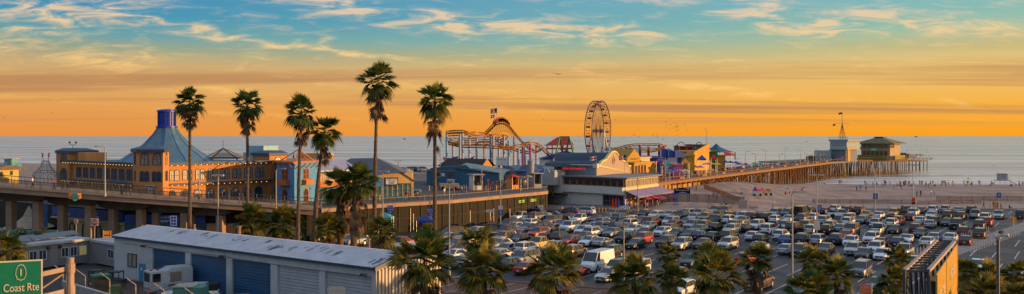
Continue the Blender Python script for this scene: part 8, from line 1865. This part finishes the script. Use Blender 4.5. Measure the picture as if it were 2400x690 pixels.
for i, (px, pw_, lab) in enumerate(((1596, 22, 'first and widest black hoop over the red ride'), (1617, 15, 'second black hoop over the red ride'), (1638, 16, 'third black hoop above the yellow wall'), (1659, 10, 'small fourth black hoop beside the green stall'), (1586, 12, 'low left black hoop by the blue sawtooth roof'))):
    D = 298; x = X(px, D); R_ = pw_ / 2 * D / F; zc_ = Zt(350 if i != 2 else 346, D); b = MB(); b.tube([(x + R_ * math.cos(a), D, zc_ + 1.5 * R_ * math.sin(a)) for a in [PI * k / 12 for k in range(13)]], .12, 6); b.bar((x - R_, D, DZ), (x - R_, D, zc_), .12); b.bar((x + R_, D, DZ), (x + R_, D, zc_), .12); b.build('ride_hoop', M('hoop_black', (.02, .02, .025), .5), None, lab, 'hoop', 'black hoops on the pier')
b = MB(); x, y = PD(1679, 305); b.lathe([(6.2, Zt(357, 305)), (3.4, Zt(351, 305)), (1.4, Zt(345, 305)), (.1, Zt(337, 305))], (x, y), 8); o = b.build('big_tent', M('tent_dark_teal', (.02, .10, .16), .8), None, 'dark teal peaked big tent on the pier', 'tent'); 
for a in range(4): b = MB(); b.bar((x + 5 * math.cos(a * PI / 2), y + 5 * math.sin(a * PI / 2), DZ), (x + 5 * math.cos(a * PI / 2), y + 5 * math.sin(a * PI / 2), Zt(356, 305)), .12); b.build('pole', steel, o)
b = MB(); b.add([q(1696, 354, 296), q(1722, 361, 296), q(1722, 365, 292), q(1698, 366, 292), q(1696, 358, 300)], [(0, 1, 2, 3), (0, 4, 1)]); o = b.build('red_awning', M('awning_red_white', (.5, .04, .03), .8), None, 'red slanted awning beside the dark teal tent', 'awning'); b = MB(); b.bar(q(1723, 357, 294), q(1723, 374, 294), .2); b.build('post', dark_m, o)
lamp(1656, 304, 300, 'thin tall radio mast behind the hoops', base=DZ, arm=.3); 
# pier lamps, parasols, crowd
for i, (px, py, D) in enumerate(((1747, 356, 318), (1795, 352, 335), (1840, 349, 352), (1771, 361, 322), (1827, 361, 342), (1876, 352, 372), (1912, 350, 385), (1560, 371, 232), (1725, 372, 300), (2160, 352, 500), (2170, 350, 500), (1893, 360, 380), (1906, 358, 384), (1922, 358, 392), (2125, 352, 470), (2178, 357, 505))):
    lamp(px, py, D, ('hook topped pier lamp number', 'plain')[0].replace(' number', '') + ' standing along the timber pier rail', base=DZ, arm=.8, sgn=(-1 if i % 2 else 1), group='lamps along the timber pier', r=.1)
for i, (px, py, D, c) in enumerate(((1700, 376, 292, ['blue']), (1712, 377, 296, ['blue']), (1725, 378, 300, ['blue']), (1733, 381, 304, ['purple', 'blue']), (1748, 382, 308, ['blue', 'red']), (1770, 380, 318, ['green', 'yellow']), (1782, 381, 322, ['teal', 'green']), (1640, 388, 262, ['blue']), (1655, 381, 268, ['blue']), (1665, 380, 272, ['yellow']), (1680, 381, 277, ['yellow']), (1570, 398, 236, ['blue', 'teal']), (1578, 396, 238, ['blue']), (1593, 397, 242, ['green', 'white', 'pink']), (1604, 396, 245, ['pink', 'white']), (1963, 368, 415, ['blue']), (1972, 367, 415, ['pink', 'blue']), (1980, 367, 415, ['red', 'blue']))):
    zn = 'beside the deep blue games hall' if px < 1610 else ('before the bright yellow wall' if px < 1690 else ('near the teal tent' if px < 1760 else ('on the narrow pier' if px < 1900 else 'by the harbour office')))
    parasol(px, py, D, 11 if px < 1900 else 6, c, f'{" and ".join(c)} parasol {zn}', DZ, 'parasols on the pier')
rc2 = random.Random(31)
MASS = []
def crowd(px0, px1, n, D0, D1, zone, base=DZ, sc=1.0, solo=99):
    for i in range(n):
        t = (i + rc2.uniform(.1, .9)) / n; px = px0 + (px1 - px0) * t; D = D0 + (D1 - D0) * t + rc2.uniform(0, 9); sh = rc2.choice(shirts); lg = rc2.choice(legs)
        if i % 10 >= solo: MASS.append((X(px, D), D + 1.5, base, rc2.choice(['stand', 'walk']), rc2.uniform(-PI, PI))); continue
        person(X(px, D), D, base, rc2.choice(['stand', 'walk', 'stand', 'photo']), sh, lg, rc2.uniform(-PI, PI), f'pier visitor, {sh} top, {lg} trousers, {zone}', 'crowd on the pier', s=rc2.uniform(.95, 1.08) * sc)
crowd(1545, 1640, 40, 236, 262, 'between the rail and the deep blue games hall', solo=6); crowd(1630, 1735, 66, 256, 298, 'in the dense crowd before the yellow wall', solo=5); crowd(1730, 1860, 80, 296, 350, 'on the narrow pier right of the parasols', solo=3); crowd(1860, 1945, 70, 362, 408, 'on the narrow pier near the harbour office', solo=1)
crowd(1945, 2015, 12, 408, 440, 'in front of the harbour office'); crowd(2122, 2164, 14, 496, 500, 'on the upper end landing', 5.2); crowd(2128, 2188, 15, 493, 502, 'on the low fishing landing', 3.1); crowd(1470, 1560, 14, 200, 208, 'at the tables under the terrace parasols', 0.0)
bm_ = bmesh.new(); cm_ = [cloth(c) for c in ('black', 'dark', 'grey', 'red', 'blue', 'white')] + [MATS['skin'], MATS['hair_dark'], MATS['shoes'], cloth('denim')]
for x, y, z, po, rz in MASS:
    src = POSE[po]; n0 = len(bm_.verts); k0 = len(bm_.faces); tmp = src.copy(); tmp.transform(Matrix.Translation((x, y, z)) @ Matrix.Rotation(rz, 4, 'Z')); bm_.from_mesh(tmp); bpy.data.meshes.remove(tmp); bm_.faces.ensure_lookup_table(); s0 = rc2.randrange(6)
    for fc in bm_.faces[k0:]: fc.material_index = (s0, 9 if s0 % 2 else 1, 6, 7, 8)[fc.material_index]
me_ = bpy.data.meshes.new('crowd'); bm_.to_mesh(me_); bm_.free(); [me_.materials.append(m_) for m_ in cm_]
oc = bpy.data.objects.new('crowd', me_); COL.objects.link(oc); tag(oc, 'dense far crowd of pier visitors that reads as one mass along the narrow pier', 'crowd', None, 'stuff')
# beach vendors
def cart(px, py, label, w_=2.6, colr='white', tubm=None):
    x, y = at_ground(px, py); z = ground_z(x, y); t = thing('vendor_cart', (x, y, z), label, 'vendor cart'); b = MB(); b.box(x - w_ / 2, x + w_ / 2, y - .5, y + .5, z + .45, z + 1.3); b.box(x - w_ / 2 - .1, x + w_ / 2 + .1, y - .6, y + .6, z + 1.3, z + 1.36); b.build('body', M('cart_' + colr, PALETTE[colr], .6), t)
    for s in (-1, 1): b = MB(); b.cyl((x + s * w_ * .35, y - .55, z + .35), (x + s * w_ * .35, y - .45, z + .35), .35, .35, 12); b.build('wheel', tyre_m, t)
    b = MB(); b.box(x - w_ * .3, x + w_ * .3, y - .3, y + .3, z + 1.36, z + 1.7); b.build('goods', M('goods_red', PALETTE['red']), t); return x, y, z
x, y, z = cart(1774, 460, 'white vendor cart under the left tilted rainbow umbrella on the sand', 2.4); x, y, z = cart(1800, 459, 'cream vendor cart with a dark hood right of the rainbow umbrellas', 1.9, 'cream')
D = at_ground(1780, 460)[1]
parasol(1773, 437, D, 11, ['red', 'orange', 'yellow', 'green', 'blue', 'purple', 'pink', 'red'], 'tilted rainbow beach umbrella, left of two over the vendor carts', 0.2, 'beach umbrellas', tilt=-.35, h=1.2); parasol(1787, 440, D + 1, 11, ['blue', 'green', 'yellow', 'red', 'purple', 'orange', 'red', 'teal'], 'upright rainbow beach umbrella, right of two over the vendor carts', 0.2, 'beach umbrellas', h=1.0)
parasol(1848, 440, at_ground(1848, 458)[1], 9, ['grey'], 'grey beach umbrella above two seated people', 0.1, 'beach umbrellas'); parasol(1884, 438, at_ground(1884, 452)[1], 8, ['pink', 'purple'], 'small pink beach umbrella behind a yellow lamp head', 0.0, 'beach umbrellas'); parasol(2270, 417, at_ground(2270, 436)[1], 5, ['yellow'], 'small yellow beach umbrella among people at the waterline', -1.5, 'beach umbrellas'); parasol(2017, 434, at_ground(2017, 437)[1] + 2, 6, ['blue'], 'low blue beach shade near the surf', -1.6, 'beach umbrellas')
signboard(1981, 413, at_ground(1981, 432)[1], 1.1, 1.6, 'yellow', 'yellow warning board on a post at the waterline', base=-2.3); signboard(2341, 458, 205, 1.0, 1.2, 'blue', 'blue square sign on a pole behind the last car row', txt='+'); signboard(1920, 488, 190, 1.0, 1.3, 'blue', 'blue parking section sign beside the maroon sedan', txt='2')
o = signboard(2333, 486, 203, .75, 2.4, 'orange', 'tall orange feather banner by the beach path'); o = signboard(2375, 517, 150, 1.0, 1.2, 'orange', 'orange square sign on a pole by the right hand delineators', txt='J')
# walkway: painted bars with delineator posts on both sides
wk = MB(); w0 = Vector((X(2195, 120), 120)); 
Wp, Wq = Vector(G(2165, 612)), Vector(G(2420, 523)); Fwk = Fr(Wp, Wq); u = 0
while u < Fwk.L: wk.add([Fwk.pt(u, -1.6, .012), Fwk.pt(u + .5, -1.6, .012), Fwk.pt(u + .5, 1.9, .012), Fwk.pt(u, 1.9, .012)], [(0, 1, 2, 3)]); u += 1.1
wk.build('walkway_bars', M('walkway_paint', (.34, .34, .34), .8, var=.3), kind='structure', origin=(0, 0, 0)); sheet('walkway', [Fwk.pt(0, -1.9, 0)[:2], Fwk.pt(0, 2.2, 0)[:2], Fwk.pt(Fwk.L, 2.2, 0)[:2], Fwk.pt(Fwk.L, -1.9, 0)[:2]], .008, M('walkway_grey', (.09, .09, .10), .8))
dl = M('delineator_white', (.62, .62, .60), .5); nn = 0
for side, us in ((-2.3, [k * 1.5 + 2 for k in range(30)]), (2.5, [k * 1.5 + 14 for k in range(22)])):
    for u in us:
        if u > Fwk.L or (side < 0 and 16 < u < 20): continue
        x, y, _ = Fwk.pt(u, side, 0); b = MB(); b.cyl((x, y, 0), (x, y, .06), .12, .12, 8); b.cyl((x, y, .06), (x, y, 1.15), .05, .05, 6); b.build('delineator_post', dl, None, 'white flexible delineator post beside the striped walkway, ' + ('near row' if side > 0 else 'row on the car side'), 'delineator post', 'delineator posts ' + ('near row' if side > 0 else 'car side'))
# pedal surrey and bicycle heap
b = MB(); x, y = PD(1589, 209); t = thing('pedal_surrey', (x, y, 0), 'small pedal surrey with two riders on the path by the restaurant', 'pedal cart'); b.box(x - .9, x + .8, y - .4, y + .4, .35, .55); b.box(x - .9, x - .7, y - .4, y + .4, .55, 1.0); b.build('frame', dark_m, t)
for s in (-.7, .7): b = MB(); b.cyl((x + s, y - .5, .32), (x + s, y - .44, .32), .32, .32, 12); b.build('wheel', tyre_m, t)
person(x - .3, y, .5, 'sit', 'blue', 'dark', PI / 2, 'rider in blue sitting on the pedal surrey', None); person(x + .3, y + .1, .5, 'sit', 'teal', 'dark', PI / 2, 'rider in teal sitting on the pedal surrey', None)
b = MB(); x, y = PD(1757, 203)
for k in range(4):
    for s in (0, 1.0): b.tube([(x + k * .5 + s * .3 + .33 * math.cos(a), y + k * .1 + s, .35 + .33 * math.sin(a)) for a in [2 * PI * j / 12 for j in range(13)]], .03, 4)
    b.tube([(x + k * .5, y + k * .1, .35), (x + k * .5 + .1, y + .4, .95), (x + k * .5 + .3, y + 1, .35)], .03, 4); b.bar((x + k * .5 - .2, y + .2, 1.1), (x + k * .5 + .2, y + .2, 1.1), .03)
b.build('bicycle_rack', dark_m, None, 'rack of dark bicycles behind the last car row', 'bicycle rack')
# path stanchions
for i in range(26): px = 1470 + i * 34; D = 205.2; x = X(px, D); b = MB(); b.cyl((x, D, 0), (x, D, 1.0), .07, .07, 6); b.build('path_post', steel, None, 'thin grey post between the car park and the beach path', 'post', 'posts along the beach path')
# boats and birds
for px, py, lab in ((948, 327, 'tiny dark boat on the sea left of the roller coaster'), (2147, 317.9 + 2.2, 'tiny boat on the horizon right of the pier end')):
    D = 19.5 * F / (py - 319) if py > 321 else 15000; b = MB(); x = X(px, D); s = D / 5500.0; b.add([(x - 9 * s, D, SEA), (x + 9 * s, D, SEA), (x + 11 * s, D, SEA + 3 * s), (x - 10 * s, D, SEA + 3 * s), (x - 9 * s, D + 5, SEA), (x + 9 * s, D + 5, SEA), (x + 11 * s, D + 5, SEA + 3 * s), (x - 10 * s, D + 5, SEA + 3 * s)], [(0, 1, 2, 3), (3, 2, 6, 7), (7, 6, 5, 4), (1, 5, 6, 2), (0, 3, 7, 4)]); b.box(x - 5 * s, x + 3 * s, D, D + 4, SEA + 3 * s, SEA + 6 * s); b.build('boat', dark_m, None, lab, 'boat')
bird_m = M('bird_dark', (.02, .018, .02), .9)
def bird(px, py, D, span, rz, flap, label, group=None):
    x, z = X(px, D), Zt(py, D); b = MB(); c, s_ = math.cos(rz), math.sin(rz)
    P = [(0, .16, 0), (0, -.22, 0), (span * .22, 0, flap * .5), (span * .5, -.14, flap), (-span * .22, 0, flap * .5), (-span * .5, -.14, flap), (span * .22, -.15, flap * .5), (-span * .22, -.15, flap * .5), (0, -.03, -.08)]
    P = [(x + p[0] * c - p[1] * s_, D + p[0] * s_ + p[1] * c, z + p[2]) for p in P]; b.add(P, [(0, 2, 6, 1), (2, 3, 6), (0, 1, 7, 4), (4, 7, 5), (0, 8, 2), (0, 4, 8), (1, 6, 8), (1, 8, 7)]); b.build('bird', bird_m, None, label, 'bird', group)
rb_ = random.Random(8)
for i in range(34): bird(1582 + rb_.gauss(0, 13), 298 + rb_.gauss(0, 8), 270 + rb_.uniform(-10, 20), 1.1, rb_.uniform(-.6, .6), rb_.uniform(-.1, .35), 'small dark bird in the flock high over the blue games hall', 'flock over the games hall')
for i in range(30): bird(rb_.uniform(1440, 1562), 324 + (1562 - 1440) * 0 + rb_.gauss(0, 5), 280 + rb_.uniform(-10, 20), .95, rb_.uniform(-.6, .6), rb_.uniform(-.1, .35), 'small dark bird flying low over the yellow track ride', 'flock over the track ride')
for i in range(8): bird(rb_.uniform(1345, 1368), 329 + rb_.gauss(0, 5), 270, .9, rb_.uniform(-.6, .6), .2, 'small dark bird left of the ferris wheel rim', 'birds left of the wheel')
for px, py, sp, lab in ((1309, 174, 2.9, 'large gull gliding in the open sky between a palm and the wheel'), (1274, 281, .9, 'small bird left of the ferris wheel above the horizon'), (1443, 281, 1.2, 'gull just right of the ferris wheel top half'), (124, 265, .8, 'tiny bird in the sky above the left end of the hall'), (10, 276, .8, 'tiny bird at the far left above the horizon'), (1890, 333, 1.6, 'gull over the sea left of the harbour office'), (2327, 389, 1.4, 'gull over the surf left of the lifeguard tower')): bird(px, py, 130 if sp > 2 else 250, sp, .2, .25, lab)
for ob in list(TPL.values()):
    for c in kids(ob):
        for g_ in kids(c): bpy.data.objects.remove(g_)
        bpy.data.objects.remove(c)
    bpy.data.objects.remove(ob)
# small structures that fill out the far pier
for i, (px, py, D, w_, c, lab) in enumerate(((1905, 369, 392, 9, 'brown', 'small brown bait hut on the narrow pier left of the harbour office'), (1936, 366, 408, 8, 'grey', 'grey flat hut beside the pale storage shed'), (2120, 362, 476, 10, 'brown', 'low brown shed right of the pier end restaurant'), (2001, 364, 428, 7, 'orange', 'orange lit snack hut between the harbour office and the restaurant'))):
    shed(px - w_, px + w_, py, D, 4, c, lab, name='pier_hut', peak=.8)
for i, (px, py, D, w_, c, lab) in enumerate(((1565, 384, 246, 9, 'teal', 'teal peaked stall tent before the deep blue hall'), (1606, 380, 250, 8, 'orange', 'orange peaked stall tent before the deep blue hall'), (1645, 372, 262, 9, 'blue', 'blue peaked stall tent under the bright yellow wall'), (1672, 371, 268, 7, 'red', 'red peaked stall tent right of the blue one'), (1545, 378, 250, 8, 'purple', 'purple peaked stall tent by the low yellow shop row'))):
    x = X(px, D); k = w_ * D / F; zt = Zt(py - 4, D); ze = Zt(py + 1, D); t = thing('stall_tent', (x, D, DZ), lab, 'tent'); b = MB(); cc_ = [(x - k, D - k), (x + k, D - k), (x + k, D + k), (x - k, D + k)]
    b.add([p + (ze,) for p in cc_] + [(x, D, zt + .6)] + [p + (ze - .4,) for p in cc_], [(0, 1, 4), (1, 2, 4), (2, 3, 4), (3, 0, 4), (0, 5, 6, 1), (1, 6, 7, 2), (2, 7, 8, 3), (3, 8, 5, 0)]); b.build('canopy', M('canvas_' + c, PALETTE[c], .85), t)
    for p in cc_: b = MB(); b.bar(p + (DZ,), p + (ze,), .06); b.build('leg', steel, t)
